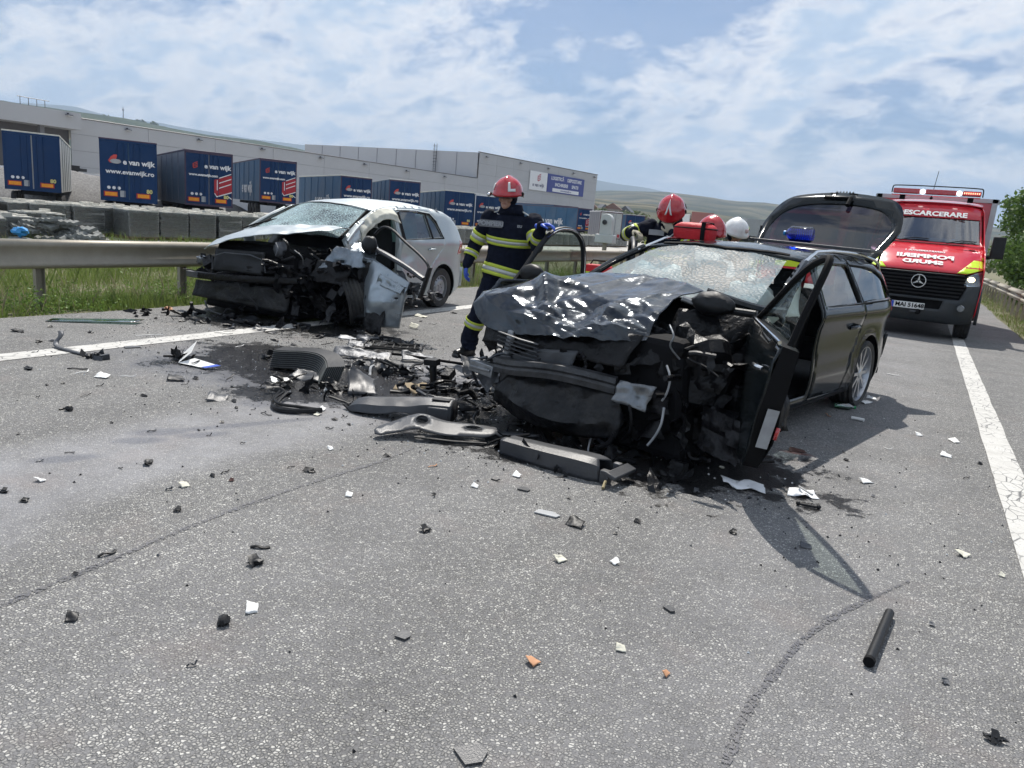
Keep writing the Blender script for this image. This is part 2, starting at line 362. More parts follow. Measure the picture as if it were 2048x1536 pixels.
# ================================================================== SETTING
def nodes_mat(name):
    M = bpy.data.materials.new(name); M.use_nodes = True; return M, M.node_tree.nodes, M.node_tree.links
def struct(o): o['kind'] = 'structure'; return o
class NB:
    """tiny node helper"""
    def __init__(s, M): s.N = M.node_tree.nodes; s.L = M.node_tree.links; s.b = s.N['Principled BSDF']; s.tc = s.N.new('ShaderNodeTexCoord')
    def put(s, n, i, q):
        if isinstance(q, (int, float, tuple)): n.inputs[i].default_value = q
        else: s.L.new(q, n.inputs[i])
    def noise(s, scale, det=4, rough=.5, dist=0, vec=None):
        n = s.N.new('ShaderNodeTexNoise'); n.inputs['Scale'].default_value = scale; n.inputs['Detail'].default_value = det; n.inputs['Roughness'].default_value = rough; n.inputs['Distortion'].default_value = dist
        s.L.new(vec or s.tc.outputs['Object'], n.inputs['Vector']); return n.outputs['Fac']
    def vor(s, scale, feature='F1', vec=None, out=0, rand=1.0):
        n = s.N.new('ShaderNodeTexVoronoi'); n.feature = feature; n.inputs['Scale'].default_value = scale; n.inputs['Randomness'].default_value = rand
        s.L.new(vec or s.tc.outputs['Object'], n.inputs['Vector']); return n.outputs[out]
    def map(s, vec, scale=(1, 1, 1), loc=(0, 0, 0), rot=(0, 0, 0)):
        n = s.N.new('ShaderNodeMapping'); s.L.new(vec, n.inputs[0]); n.inputs['Scale'].default_value = scale; n.inputs['Location'].default_value = loc; n.inputs['Rotation'].default_value = rot; return n.outputs[0]
    def ramp(s, x, *st):
        r = s.N.new('ShaderNodeValToRGB'); e = r.color_ramp.elements
        for i, (p, c) in enumerate(st):
            el = e[i] if i < 2 else e.new(p)
            el.position = p; c = (c, c, c) if isinstance(c, (int, float)) else c; el.color = (*c, 1)
        s.L.new(x, r.inputs[0]); return r.outputs[0]
    def m(s, op, a, b=0.0, clamp=False):
        n = s.N.new('ShaderNodeMath'); n.operation = op; n.use_clamp = clamp; s.put(n, 0, a); s.put(n, 1, b); return n.outputs[0]
    def mix(s, f, a, b, mode='MIX'):
        n = s.N.new('ShaderNodeMix'); n.data_type = 'RGBA'; n.blend_type = mode; s.put(n, 0, f)
        for i, q in ((6, a), (7, b)):
            if isinstance(q, tuple): n.inputs[i].default_value = (*q[:3], 1)
            else: s.L.new(q, n.inputs[i])
        return n.outputs[2]
    def bump(s, h, st, dist=0.01, nrm=None):
        n = s.N.new('ShaderNodeBump'); n.inputs['Strength'].default_value = st; n.inputs['Distance'].default_value = dist; s.L.new(h, n.inputs['Height'])
        if nrm: s.L.new(nrm, n.inputs['Normal'])
        return n.outputs[0]
    def sep(s, vec=None):
        n = s.N.new('ShaderNodeSeparateXYZ'); s.L.new(vec or s.tc.outputs['Object'], n.inputs[0]); return n.outputs
def seg_mask(nb, X, Y, cx, cy, rx, ry, rot, soft, nz, nzamp):
    """soft irregular ellipse in road coordinates"""
    c, s_ = math.cos(R(rot)), math.sin(R(rot))
    dx = nb.m('SUBTRACT', X, cx); dy = nb.m('SUBTRACT', Y, cy)
    a = nb.m('DIVIDE', nb.m('ADD', nb.m('MULTIPLY', dx, c), nb.m('MULTIPLY', dy, s_)), rx)
    b = nb.m('DIVIDE', nb.m('SUBTRACT', nb.m('MULTIPLY', dy, c), nb.m('MULTIPLY', dx, s_)), ry)
    d = nb.m('SQRT', nb.m('ADD', nb.m('MULTIPLY', a, a), nb.m('MULTIPLY', b, b)))
    d = nb.m('ADD', d, nb.m('MULTIPLY', nb.m('SUBTRACT', nz, 0.5), nzamp))
    return nb.ramp(nb.m('MULTIPLY', d, .5), ((1 - soft) / 2, 1.0), ((1 + soft) / 2, 0.0))
def asphalt(name='asphalt_chip_seal', kind='road'):
    M, N, L = nodes_mat(name); nb = NB(M); o = nb.tc.outputs['Object']; X, Y, Z = nb.sep()
    warp = nb.N.new('ShaderNodeVectorMath'); warp.operation = 'ADD'
    nv = nb.N.new('ShaderNodeTexNoise'); nv.inputs['Scale'].default_value = 40; L.new(o, nv.inputs['Vector'])
    sc = nb.N.new('ShaderNodeVectorMath'); sc.operation = 'SCALE'; sc.inputs['Scale'].default_value = 0.012; L.new(nv.outputs['Color'], sc.inputs[0])
    L.new(o, warp.inputs[0]); L.new(sc.outputs[0], warp.inputs[1]); w = warp.outputs[0]
    S = 92.0
    d1 = nb.vor(S, 'DISTANCE_TO_EDGE', w); c1 = nb.vor(S, 'F1', w, out=1); hs = nb.sep(c1)
    big = nb.noise(0.8, 5, .6); med = nb.noise(5, 5, .65); fine = nb.noise(260, 3, .6)
    # wheel-polished bleeding bands along the lane where bitumen has come up between the stones
    def band(xc, wd, soft, y0=None):
        dx = nb.m('ABSOLUTE', nb.m('SUBTRACT', nb.m('ADD', X, nb.m('MULTIPLY', nb.m('SUBTRACT', big, .5), 1.0)), xc))
        return nb.ramp(nb.m('DIVIDE', dx, wd * 2), ((1 - soft) / 2, 1.0), ((1 + soft) / 2, 0.0))
    band1 = nb.m('MULTIPLY', band(-3.65, 0.52, .35), 0.9)
    band2 = nb.m('MULTIPLY', band(-0.25, 0.55, .5), 0.32); band3 = nb.m('MULTIPLY', band(-2.0, 0.4, .6), 0.18)
    flat = nb.m('MAXIMUM', band1, nb.m('MAXIMUM', band2, band3))
    flat = nb.m('MULTIPLY', flat, nb.ramp(med, (.25, .55), (.6, 1.0)), True)
    stone_edge = nb.ramp(nb.m('ADD', d1, nb.m('MULTIPLY', nb.m('SUBTRACT', nb.noise(150, 2), .5), .12)), (0.07, 0.0), (0.17, 1.0))
    sunk = nb.ramp(nb.m('ADD', hs[0], nb.m('MULTIPLY', nb.m('SUBTRACT', big, .5), .9)), (0.20, 0.0), (0.42, 1.0))
    stone = nb.m('MULTIPLY', stone_edge, sunk)
    stone_col = nb.ramp(hs[1], (0.0, (.19, .185, .175)), (.35, (.27, .265, .25)), (.75, (.39, .382, .355)), (1.0, (.58, .57, .53)))
    binder = nb.mix(nb.ramp(nb.noise(120, 4, .7), (.35, 0), (.62, 1)), (.10, .10, .103), (.205, .202, .20))
    col = nb.mix(stone, binder, stone_col)
    flatcol = nb.mix(med, (.18, .18, .195), (.25, .25, .265))
    speck = nb.ramp(fine, (.35, .70), (.68, 1.35)); 
    flatcol = nb.mix(1.0, flatcol, speck, 'MULTIPLY')
    col = nb.mix(nb.m('MULTIPLY', flat, .72), col, flatcol)
    col = nb.mix(1.0, col, nb.ramp(nb.m('ADD', d1, nb.m('MULTIPLY', flat, .05)), (0.0, .42), (.07, 1.0)), 'MULTIPLY')
    tone = nb.ramp(nb.noise(0.35, 6, .7), (.3, .84), (.7, 1.12)); col = nb.mix(1.0, col, tone, 'MULTIPLY')
    blotch = nb.ramp(nb.noise(1.7, 8, .75), (.36, .80), (.55, 1.0)); col = nb.mix(1.0, col, blotch, 'MULTIPLY')
    # warm/reddish patches
    col = nb.mix(nb.m('MULTIPLY', nb.ramp(nb.noise(2.3, 5, .6), (.55, 0.0), (.75, 1.0)), .25), col, (.24, .19, .17))
    rough = nb.ramp(flat, (0, .86), (1, .62)); 
    h = nb.m('MULTIPLY', nb.m('MULTIPLY', stone, nb.ramp(d1, (0, .3), (.3, 1))), nb.m('ADD', nb.m('MULTIPLY', hs[2], .8), .35))
    h = nb.m('MULTIPLY', h, nb.m('SUBTRACT', 1.0, nb.m('MULTIPLY', flat, .75)))
    h = nb.m('ADD', h, nb.m('MULTIPLY', fine, .25))
    if kind == 'road':
        nz = nb.noise(1.9, 7, .7); nzf = nb.noise(7, 7, .75)
        oil = None
        for (cx, cy, rx, ry, rot, sf, na) in ((-4.6, 4.85, 1.25, .62, 18, .45, 3.2), (-5.45, 5.1, .7, .42, 10, .5, 3.0), (-4.0, 4.15, .65, .26, 30, .4, 2.6), (-3.4, 4.85, .95, .6, 25, .45, 3.0), (-3.85, 4.35, .8, .28, 8, .4, 2.6), (-1.7, 4.75, 1.35, .85, 5, .3, 1.6), (-2.6, 4.5, .6, .6, 0, .4, 2.2), (-6.6, 6.6, 1.3, .8, 20, .4, 2.0)):
            k = seg_mask(nb, X, Y, cx, cy, rx, ry, rot, sf, nz, na); oil = k if oil is None else nb.m('MAXIMUM', oil, k)
        wet = seg_mask(nb, X, Y, -4.2, 4.75, 2.2, .85, 14, .25, nz, 1.3)
        for (cx, cy, rx, ry, rot) in ((-4.05, 3.72, .16, .12, 30), (-4.12, 3.93, .15, .10, 20), (-3.92, 2.83, .17, .08, 55), (-3.85, 2.66, .14, .07, 50), (-3.7, 2.98, .15, .06, 60), (-3.85, 2.2, .16, .06, 60), (-2.85, 4.15, .35, .2, 20), (-3.7, 3.3, .6, .05, 65)):
            wet = nb.m('MAXIMUM', wet, nb.m('MULTIPLY', seg_mask(nb, X, Y, cx, cy, rx, ry, rot, .3, nzf, .9), .85))
        glit = nb.ramp(nb.m('ADD', oil, nb.m('MULTIPLY', nb.m('SUBTRACT', nzf, .5), 2.6)), (.42, 0.0), (.60, 1.0)); glit = nb.m('MULTIPLY', glit, nb.ramp(oil, (.02, 0), (.2, 1)))
        col = nb.mix(nb.m('MULTIPLY', wet, .62), col, (.07, .073, .092))
        col = nb.mix(nb.m('MULTIPLY', glit, .93), col, (.006, .006, .007))
        rough = nb.mix(nb.m('MULTIPLY', wet, .85), rough, (.30, .30, .30)); rough = nb.mix(nb.m('MULTIPLY', glit, .9), rough, (.24, .24, .24))
        L.new(nb.m('SUBTRACT', .4, nb.m('MULTIPLY', oil, .24)), nb.b.inputs['Specular IOR Level'])
        # reddish brown spot
        rs = seg_mask(nb, X, Y, -.57, 5.5, .10, .035, 10, .4, nzf, 1.5); col = nb.mix(nb.m('MULTIPLY', rs, .7), col, (.12, .02, .012))
    L.new(col, nb.b.inputs['Base Color']); L.new(rough, nb.b.inputs['Roughness'])
    L.new(nb.bump(h, .85, .006), nb.b.inputs['Normal']); MATS[name] = M; return M
M_asph = asphalt()
# far terrain, one sheet
def terrain_h(x, y):
    d = math.hypot(x, y)
    if -8.4 < x < 1.95: z = -0.03
    elif x <= -8.4: z = -0.03 - 0.43 * ss(-8.6, -11.5, x) if False else -0.03 - 0.44 * ss(0, 3.0, -8.5 - x)
    else: z = -0.03 - 0.5 * ss(0.6, 6, x - 1.9)
    return z + 0.0
def build_ground():
    xs = [-9000, -5000, -2500, -1200, -600, -300, -150, -90, -60, -40, -30, -20, -15, -13] + [-12 + .25 * i for i in range(16)] + [-8, -6, -3, 0, 1.5] + [1.9 + .3 * i for i in range(20)] + [9, 12, 20, 40, 80, 200, 500, 1200, 3000, 9000]
    ys = [-300, -60, -20, -10] + [-5 + 1.0 * i for i in range(60)] + [60, 80, 110, 150, 200, 300, 500, 900, 1500, 3000, 6000, 9000]
    mb = MB(); vs = [(x, y, terrain_h(x, y) + (.03 * noise.noise(Vector((x, y, 0)) * .9) if (-30 < x < -8.9 or 2.4 < x < 20) else 0)) for y in ys for x in xs]
    n = len(xs); fs = [(j * n + i, j * n + i + 1, (j + 1) * n + i + 1, (j + 1) * n + i) for j in range(len(ys) - 1) for i in range(n - 1)]
    M, N, L = nodes_mat('dry_meadow_ground'); nb = NB(M)
    a = nb.noise(.02, 5, .6); b = nb.noise(2.5, 8, .75); c = nb.noise(.15, 5, .6)
    col = nb.mix(nb.ramp(a, (.42, 0), (.55, 1)), (.085, .095, .035), (.17, .155, .085)); col = nb.mix(nb.ramp(c, (.4, 0), (.6, .5)), col, (.06, .08, .025))
    col = nb.mix(nb.m('MULTIPLY', nb.ramp(b, (.35, 0), (.65, 1)), .7), col, (.20, .175, .12))
    L.new(col, nb.b.inputs['Base Color']); nb.b.inputs['Roughness'].default_value = .95; L.new(nb.bump(b, .8, .05), nb.b.inputs['Normal'])
    mb.add(vs, fs, M); return struct(mb.build('ground'))
build_ground()
def quad_strip(mb, x0, x1, y0, y1, z, m, ny=1, wob=0.0):
    vs = []; 
    for j in range(ny + 1):
        y = y0 + (y1 - y0) * j / ny; w0 = wob * noise.noise(Vector((y * 1.3, 1, 0))); w1 = wob * noise.noise(Vector((y * 1.7, 7, 0)))
        vs += [(x0 + w0, y, z), (x1 + w1, y, z)]
    mb.add(vs, [(2 * j, 2 * j + 1, 2 * j + 3, 2 * j + 2) for j in range(ny)], m)
mb = MB(); quad_strip(mb, -8.35, 1.95, -12, 420, 0.0, M_asph, 400, .12); struct(mb.build('road', smooth=False))
# paint
def paint_mat():
    M, N, L = nodes_mat('worn_road_paint'); nb = NB(M); o = nb.tc.outputs['Object']
    d = nb.vor(13, 'DISTANCE_TO_EDGE', nb.map(o, (1, .55, 1))); n = nb.noise(60, 6, .7); n2 = nb.noise(6, 6, .7)
    crack = nb.ramp(d, (.012, 1.0), (.045, 0.0)); crack = nb.m('MULTIPLY', crack, nb.ramp(nb.noise(2.2, 3), (.38, 0), (.5, 1)))
    wear = nb.ramp(nb.m('ADD', nb.m('MULTIPLY', n, .55), nb.m('MULTIPLY', n2, .45)), (.56, 0), (.66, 1))
    v = nb.vor(92, 'DISTANCE_TO_EDGE'); col = nb.mix(nb.ramp(n2, (.3, 0), (.7, 1)), (.44, .43, .40), (.60, .59, .56))
    col = nb.mix(nb.m('MULTIPLY', nb.ramp(v, (.0, 1), (.08, 0)), .35), col, (.3, .29, .27))
    f = nb.m('MAXIMUM', crack, nb.m('MULTIPLY', wear, .8)); col = nb.mix(f, col, (.12, .12, .12))
    L.new(col, nb.b.inputs['Base Color']); nb.b.inputs['Roughness'].default_value = .7; L.new(nb.bump(v, .5, .004), nb.b.inputs['Normal']); return M
M_rpaint = paint_mat()
def line_sheet(x0, x1, y0, y1, name):
    mb = MB(); quad_strip(mb, x0, x1, y0, y1, .004, M_rpaint, int((y1 - y0) * 6), .010); return struct(mb.build(name, smooth=False))
line_sheet(.672, .868, -2, 300, 'right_edge_line'); line_sheet(-6.60, -6.34, -2, 300, 'left_edge_line')
# crack sealing strips
M_seal = mat('bitumen_joint_seal', (.085, .085, .098), .5, var=.15, scale=9, bump=.1, bscale=80, dust=.3)
def wear_seal():
    nt = M_seal.node_tree; N = nt.nodes; L = nt.links
    if 'worn' in N: return
    b = N['Principled BSDF']; tr = N.new('ShaderNodeBsdfTransparent'); mx = N.new('ShaderNodeMixShader'); mx.name = 'worn'; tc = N.new('ShaderNodeTexCoord'); n = N.new('ShaderNodeTexNoise'); n.inputs['Scale'].default_value = 85; n.inputs['Detail'].default_value = 5; n.inputs['Roughness'].default_value = .7
    r = N.new('ShaderNodeValToRGB'); r.color_ramp.elements[0].position = .44; r.color_ramp.elements[1].position = .54; L.new(tc.outputs['Object'], n.inputs['Vector']); L.new(n.outputs['Fac'], r.inputs[0]); L.new(r.outputs[0], mx.inputs[0]); L.new(b.outputs[0], mx.inputs[1]); L.new(tr.outputs[0], mx.inputs[2]); L.new(mx.outputs[0], N['Material Output'].inputs[0])
def seal(pts, w):
    P = smooth_poly([(*p, 0) for p in pts], 3, False); mb = MB(); vs = []; wear_seal()
    for i, p in enumerate(P):
        a = P[max(0, i - 1)]; b = P[min(len(P) - 1, i + 1)]; t = Vector((b[0] - a[0], b[1] - a[1], 0)).normalized(); n = Vector((-t.y, t.x, 0))
        ww = w * (.8 + .5 * noise.noise(Vector((p[0] * 9, p[1] * 9, 0)))) * (1 if 1 < i < len(P) - 2 else .4)
        vs += [(p[0] + n.x * ww, p[1] + n.y * ww, .004), (p[0] - n.x * ww, p[1] - n.y * ww, .004)]
    mb.add(vs, [(2 * i, 2 * i + 1, 2 * i + 3, 2 * i + 2) for i in range(len(P) - 1)], M_seal); return struct(mb.build('crack_seal', smooth=False))
seal([(-2.55, .4), (-2.58, 1.24), (-2.61, 1.61), (-2.66, 2.16), (-2.65, 2.8), (-2.59, 3.31), (-2.61, 3.68)], .019)
seal([(-.27, 1.6), (-.24, 1.93), (-.25, 2.16), (-.22, 2.41), (-.17, 2.75), (-.1, 3.0), (.0, 3.25), (.19, 3.66)], .019)
# yard slab beyond the pallets
M_yard = mat('dusty_yard_concrete', (.36, .345, .31), .9, var=.15, scale=.4, bump=.4, bscale=2, var2=(.46, .44, .40))
mb = MB(); vs = [(-24, -20, -.435), (-160, -20, -.435), (-160, 260, -.435), (-24, 260, -.435)]; mb.add(vs, [(0, 1, 2, 3)], M_yard); struct(mb.build('storage_yard', smooth=False))
# gravel shoulder strip under the left rail edge (ragged)
# ------------------------------------------------------------------ hills
def hill(name, prof, D, depth, base, m, seed=0, drop=-20):
    """profile = (azimuth from +Y towards +X in degrees, crest height z) at distance D, sloping down towards the viewer over depth"""
    mb = MB(); n = 160; vs = []; a0 = prof[0][0]; a1 = prof[-1][0]; rows = 12
    for j in range(rows + 1):
        v = j / rows
        for i in range(n + 1):
            az = a0 + (a1 - a0) * i / n; z = interp(prof, az); d = D - depth * v
            h = base + (z - base) * (1 - ss(0, 1, v)) + noise.noise(Vector((az * .35, v * 4, seed))) * (z - base) * .08 * math.sin(math.pi * v) + (noise.noise(Vector((az * 3, seed, 0))) * (z - base) * .006 if v < .2 else 0)
            vs.append((math.sin(R(az)) * d, math.cos(R(az)) * d, h))
    w = n + 1; fs = [(j * w + i, j * w + i + 1, (j + 1) * w + i + 1, (j + 1) * w + i) for j in range(rows) for i in range(n)]
    # back face
    o = len(vs); vs += [(math.sin(R(a0 + (a1 - a0) * i / n)) * (D + depth * .6), math.cos(R(a0 + (a1 - a0) * i / n)) * (D + depth * .6), base) for i in range(n + 1)]
    fs += [(i + 1, i, o + i, o + i + 1) for i in range(n)]
    mb.add(vs, fs, m); return struct(mb.build(name, ang=180))
def field_mat(name, cs, scale, strips=.004):
    M, N, L = nodes_mat(name); nb = NB(M); o = nb.tc.outputs['Object']
    c = nb.vor(strips, 'F1', nb.map(o, (1, .28, 1), rot=(0, 0, R(35))), out=1); s = nb.sep(c)
    n = nb.noise(scale, 7, .65); col = nb.ramp(s[0], (0, cs[0]), (.4, cs[1]), (.7, cs[2]), (1, cs[3]))
    col = nb.mix(nb.ramp(n, (.42, 0), (.62, .6)), col, cs[4]); hd = nb.noise(.012, 5, .6, vec=nb.map(o, (.22, 1, 2.5), rot=(0, 0, R(-16)))); col = nb.mix(nb.ramp(hd, (.50, 0), (.56, .85)), col, cs[4]); L.new(col, nb.b.inputs['Base Color']); nb.b.inputs['Roughness'].default_value = 1; nb.b.inputs['Specular IOR Level'].default_value = .1; return M
M_mtn = field_mat('far_mountain_woods', ((.05, .07, .05), (.06, .08, .05), (.07, .08, .05), (.06, .075, .06), (.045, .06, .045)), .004, .001)
M_fld = field_mat('hill_fields', ((.15, .125, .075), (.05, .06, .033), (.17, .145, .09), (.08, .085, .05), (.022, .032, .016)), .012, .006)
hill('mountains', [(-72, 417), (-58.7, 529), (-56.5, 492), (-54.4, 494), (-51.4, 472), (-48.1, 448), (-44.4, 448), (-37.7, 435), (-30.3, 431), (-23, 390), (-21.7, 377), (-19.1, 355), (-15.4, 302), (-11.8, 261), (-8.4, 235), (-3.5, 209), (5, 179), (30, 150)], 6500, 2600, 0, M_mtn, 1)
hill('hill_behind_warehouse', [(-95, 110), (-69.6, 104), (-62.7, 117), (-61, 115), (-59, 111.9), (-57.3, 113), (-55.9, 113.3), (-53.5, 108.2), (-50.7, 101), (-47.5, 102), (-44.8, 96.5), (-41.3, 78.6), (-33.8, 30.8), (-30, 5)], 1500, 900, -1, field_mat('near_hill_grass', ((.055, .075, .05), (.045, .065, .04), (.065, .08, .05), (.04, .06, .04), (.03, .045, .03)), .03, .01), 3)
hill('field_hills', [(-34, 80), (-30.2, 91.7), (-22.9, 116), (-19.8, 129), (-17.9, 132), (-15.4, 124.8), (-13.3, 122.5), (-10.5, 120.8), (-6.8, 111.4), (-2, 104.8), (5, 97.4), (11.2, 82.5), (40, 60)], 2600, 1900, -1, M_fld, 4)
hill('lower_fields', [(-34, 20), (-30.1, 31.7), (-22.8, 44.5), (-18.9, 43.5), (-15.3, 38.4), (-11.7, 33.2), (-5, 30.2), (5.2, 27.9), (11.4, 21.1), (40, 15)], 1200, 850, -1, M_fld, 6)
# ------------------------------------------------------------------ leaf clumps for bushes and trees
def leaf_mat(name, c1, c2):
    M, N, L = nodes_mat(name); nb = NB(M); n = nb.noise(1.2, 6, .7); n2 = nb.noise(14, 3, .6)
    col = nb.mix(nb.ramp(n, (.35, 0), (.65, 1)), c1, c2); col = nb.mix(nb.ramp(n2, (.4, 0), (.7, .4)), col, tuple(min(1, q * 1.6) for q in c2))
    L.new(col, nb.b.inputs['Base Color']); nb.b.inputs['Roughness'].default_value = .55; nb.b.inputs['Specular IOR Level'].default_value = .3
    tr = N.new('ShaderNodeBsdfTranslucent'); L.new(col, tr.inputs[0]); mx = N.new('ShaderNodeMixShader'); mx.inputs[0].default_value = .32
    out = N['Material Output']; L.new(nb.b.outputs[0], mx.inputs[1]); L.new(tr.outputs[0], mx.inputs[2]); L.new(mx.outputs[0], out.inputs[0]); return M
M_leaf1 = leaf_mat('bush_leaves', (.055, .10, .022), (.10, .17, .035)); M_leaf2 = leaf_mat('dusty_leaves', (.06, .085, .035), (.10, .13, .055))
M_bark = mat('bark', (.09, .07, .05), .9, var=.3, bump=.5, bscale=20)
def leaves(name, lobes, nleaf, size, m, parent, seed):
    g = np.random.default_rng(seed); per = np.array([l[3] * l[4] * l[5] for l in lobes]) ** .7; per = per / per.sum()
    cs = []
    for l, p in zip(lobes, per):
        k = max(8, int(nleaf * p)); d = g.normal(size=(k, 3)); d /= np.linalg.norm(d, axis=1)[:, None]; r = g.uniform(.55, 1.05, k) ** .8
        nzv = np.array([noise.noise(Vector(q * 2.3) + Vector((seed, l[0], l[1]))) for q in d]); r = r * (1 + .45 * nzv)
        cs.append(np.array(l[:3]) + d * r[:, None] * np.array(l[3:6]))
    c = np.vstack(cs); c = c[c[:, 2] > 0.02]; k = len(c)
    u = g.normal(size=(k, 3)); u /= np.linalg.norm(u, axis=1)[:, None]; w = g.normal(size=(k, 3)); v = np.cross(u, w); v /= np.linalg.norm(v, axis=1)[:, None]
    s = size * g.uniform(.6, 1.4, k)[:, None]
    V = np.empty((k, 4, 3)); V[:, 0] = c - u * s; V[:, 1] = c + v * s * .45 ; V[:, 2] = c + u * s; V[:, 3] = c - v * s * .45
    me = bpy.data.meshes.new(name); me.from_pydata(V.reshape(-1, 3).tolist(), [], np.arange(k * 4).reshape(k, 4).tolist()); me.materials.append(m)
    o = bpy.data.objects.new(name, me); COL.objects.link(o); o.parent = parent; return o
def bush(name, loc, lobes, nleaf, size, m, label, cat, group, seed, trunk_h=1.0, rz=0):
    e = empty(name, label, cat, loc, rz, group); leaves('crown', lobes, nleaf, size, m, e, seed)
    mb = MB()
    for k in range(4):
        l = lobes[k % len(lobes)]; mb.tube([(0, 0, -.1), (l[0] * .35, l[1] * .35, trunk_h * .5), (l[0] * .8, l[1] * .8, l[2])], [.09, .06, .03], M_bark, 6)
    mb.build('trunk', e); return e
def lob(n, rx, ry, h, seed, r=(.5, .9)):
    g = random.Random(seed); out = []
    for i in range(n):
        a = g.uniform(0, 6.28); q = g.uniform(.1, 1) ** .6; rr = g.uniform(*r); out.append((math.cos(a) * rx * q, math.sin(a) * ry * q, g.uniform(.15, 1) * h, rr * 1.15, rr * 1.15, rr * .8))
    return out
lab = ['broad green thicket rising right behind the metal rail, lowest and nearest of the roadside greenery', 'tall bushy acacia beside the red van mirror, full crown of feathery leaves', 'dense rounded tree behind the nearest roadside thicket', 'dark leafy tree farther along behind the right guardrail', 'bushy tree deep behind the van, last of the roadside trees', 'pale flowering shrub leaning over the right guardrail']
bs = [(4.9, 34, 1.9, 2.8, 4.0, 34, 17000, .10, M_leaf1), (5.4, 42, 2.3, 3.4, 4.9, 36, 17000, .12, M_leaf1), (7.6, 50, 2.6, 3.2, 4.6, 30, 14000, .095, M_leaf1), (7.9, 60, 3.0, 4.0, 5.0, 26, 9000, .13, M_leaf1), (9.2, 75, 3.4, 4.5, 6.0, 26, 8000, .16, M_leaf1), (4.4, 31, 1.0, 1.8, 1.3, 14, 5000, .06, M_leaf2)]
for i, (x, y, rx, ry, h, n, nl, sz, m) in enumerate(bs):
    bush('roadside_tree' if i != 5 else 'roadside_shrub', (x, y, -.3), lob(n, rx, ry, h, 40 + i, (.55, 1.05)), nl, sz, m, lab[i], 'tree' if i != 5 else 'shrub', 'greenery behind the right guardrail', 60 + i, h * .7)
# ------------------------------------------------------------------ guardrails
M_galv = mat('galvanised_steel', (.31, .28, .225), .55, .35, var=.12, scale=5, dust=.35, bump=.05)
def rail_prof(w=.31, d=.075):
    # W-beam: (offset from post side towards road, height)
    return [(0, 0), (.0, .02), (d, .07), (d, .105), (.012, .135), (.012, .175), (d, .205), (d, .24), (0, .29), (0, w)]
def box_prof():
    # three-sided boxed rail seen in the photograph: bevelled flange top and bottom, flat sides
    return [(-.02, 0), (.03, -.005), (.075, .03), (.06, .055), (.03, .10), (.03, .20), (.06, .245), (.075, .28), (.03, .318), (-.03, .322)]
def guardrail(name, x, y0, y1, side, label, prof, zbot, post_step, first_post, panel=4.0, z0=0.0, slopex=0.0, pw=.10):
    e = empty(name, label, 'guardrail', (x, y0, 0))
    n = int((y1 - y0) / panel) + 1
    for k in range(n):
        mb = MB(); ya = k * panel - .15; yb = (k + 1) * panel + (.0); lift = .004 * (k % 2)
        P = [(side * (a + lift), b + zbot) for a, b in prof]; m = len(P)
        vs = [(p[0] + slopex * y, y, p[1]) for y in (ya, yb) for p in P]; mb.add(vs, [(i, i + 1, m + i + 1, m + i) for i in range(m - 1)], M_galv)
        for bx in (.10, .25):
            mb.ball((side * .035 + slopex * yb, yb - .3 + bx, zbot + .322), .016, M_galv, 6, 4)
            mb.ball((side * .05, yb - .3 + bx, zbot + .15), .018, M_galv, 6, 4)
        mb.build('beam', e, thick=.006, ang=25)
    y = first_post - y0; pm = None
    while y < y1 - y0:
        mb = MB() 
        if pm is None:
            w = pw; mb.box((0, 0, .5 * (zbot + .2) - .3), (.012, .10, zbot + .2 + .6), M_galv); mb.box((side * .03, -.05, .5 * (zbot + .2) - .3), (w * .6, .006, zbot + .8), M_galv); mb.box((side * .03, .05, .5 * (zbot + .2) - .3), (w * .6, .006, zbot + .8), M_galv)
            o = mb.build('post', e, smooth=False); pm = o.data
        else:
            o = bpy.data.objects.new('post', pm); COL.objects.link(o); o.parent = e
        o.location = (-side * .06 + slopex * y, y, 0); y += post_step
    return e
guardrail('guardrail', -8.93, -8, 170, 1, 'long galvanised steel guardrail on the left verge, silver car crumpled against it', box_prof(), .45, 1.93, 4.97, slopex=-.004)
guardrail('guardrail', 2.45, 8, 110, -1, 'galvanised guardrail on the right verge beside the red van and bushes', rail_prof(), .47, 1.35, 9.0)
# ------------------------------------------------------------------ warehouse
M_clad = mat('grey_wall_panel', (.42, .42, .43), .55, var=.04, scale=.25, spec=.3)
M_clad2 = mat('pale_wall_panel', (.40, .40, .41), .55, var=.03, scale=.25, spec=.3)
M_joint = mat('panel_joint', (.17, .17, .185), .7, var=.1)
A = Vector((-93, 45, 0)); WD = Vector((20.4, 126, 0)).normalized(); WN = Vector((WD.y, -WD.x, 0))   # WN faces the road
def WP(s, z, d=0.0): p = A + WD * s + WN * d; return (p.x, p.y, z)
def wall_block(e, s0, s1, z0, z1, d, m, name='wall_panel', ph=1.25, pw=6.0):
    """real sandwich panels with recessed joints, one object per panel"""
    backing = MB(); backing.add([WP(s0, z0, d - .06), WP(s1, z0, d - .06), WP(s1, z1, d - .06), WP(s0, z1, d - .06)], [(0, 1, 2, 3)], M_joint); backing.build('wall', e, smooth=False)
    ns = max(1, round((s1 - s0) / pw)); nz = max(1, round((z1 - z0) / ph)); pws = (s1 - s0) / ns; phs = (z1 - z0) / nz
    me = None; ang = math.atan2(WD.y, WD.x)
    for i in range(ns):
        for j in range(nz):
            if me is None:
                mb = MB(); g = .035; mb.box(((pws) / 2, .0, phs / 2), (pws - g, .08, phs - .03), m); o = mb.build(name, e, smooth=False, bevel=0); me = o.data
            else: o = bpy.data.objects.new(name, me); COL.objects.link(o); o.parent = e
            o.location = WP(s0 + i * pws, z0 + j * phs, d); o.rotation_euler = (0, 0, ang)
wh = empty('warehouse', 'long grey panelled warehouse with blue company sign, behind the parked blue trailers', 'warehouse', (0, 0, 0))
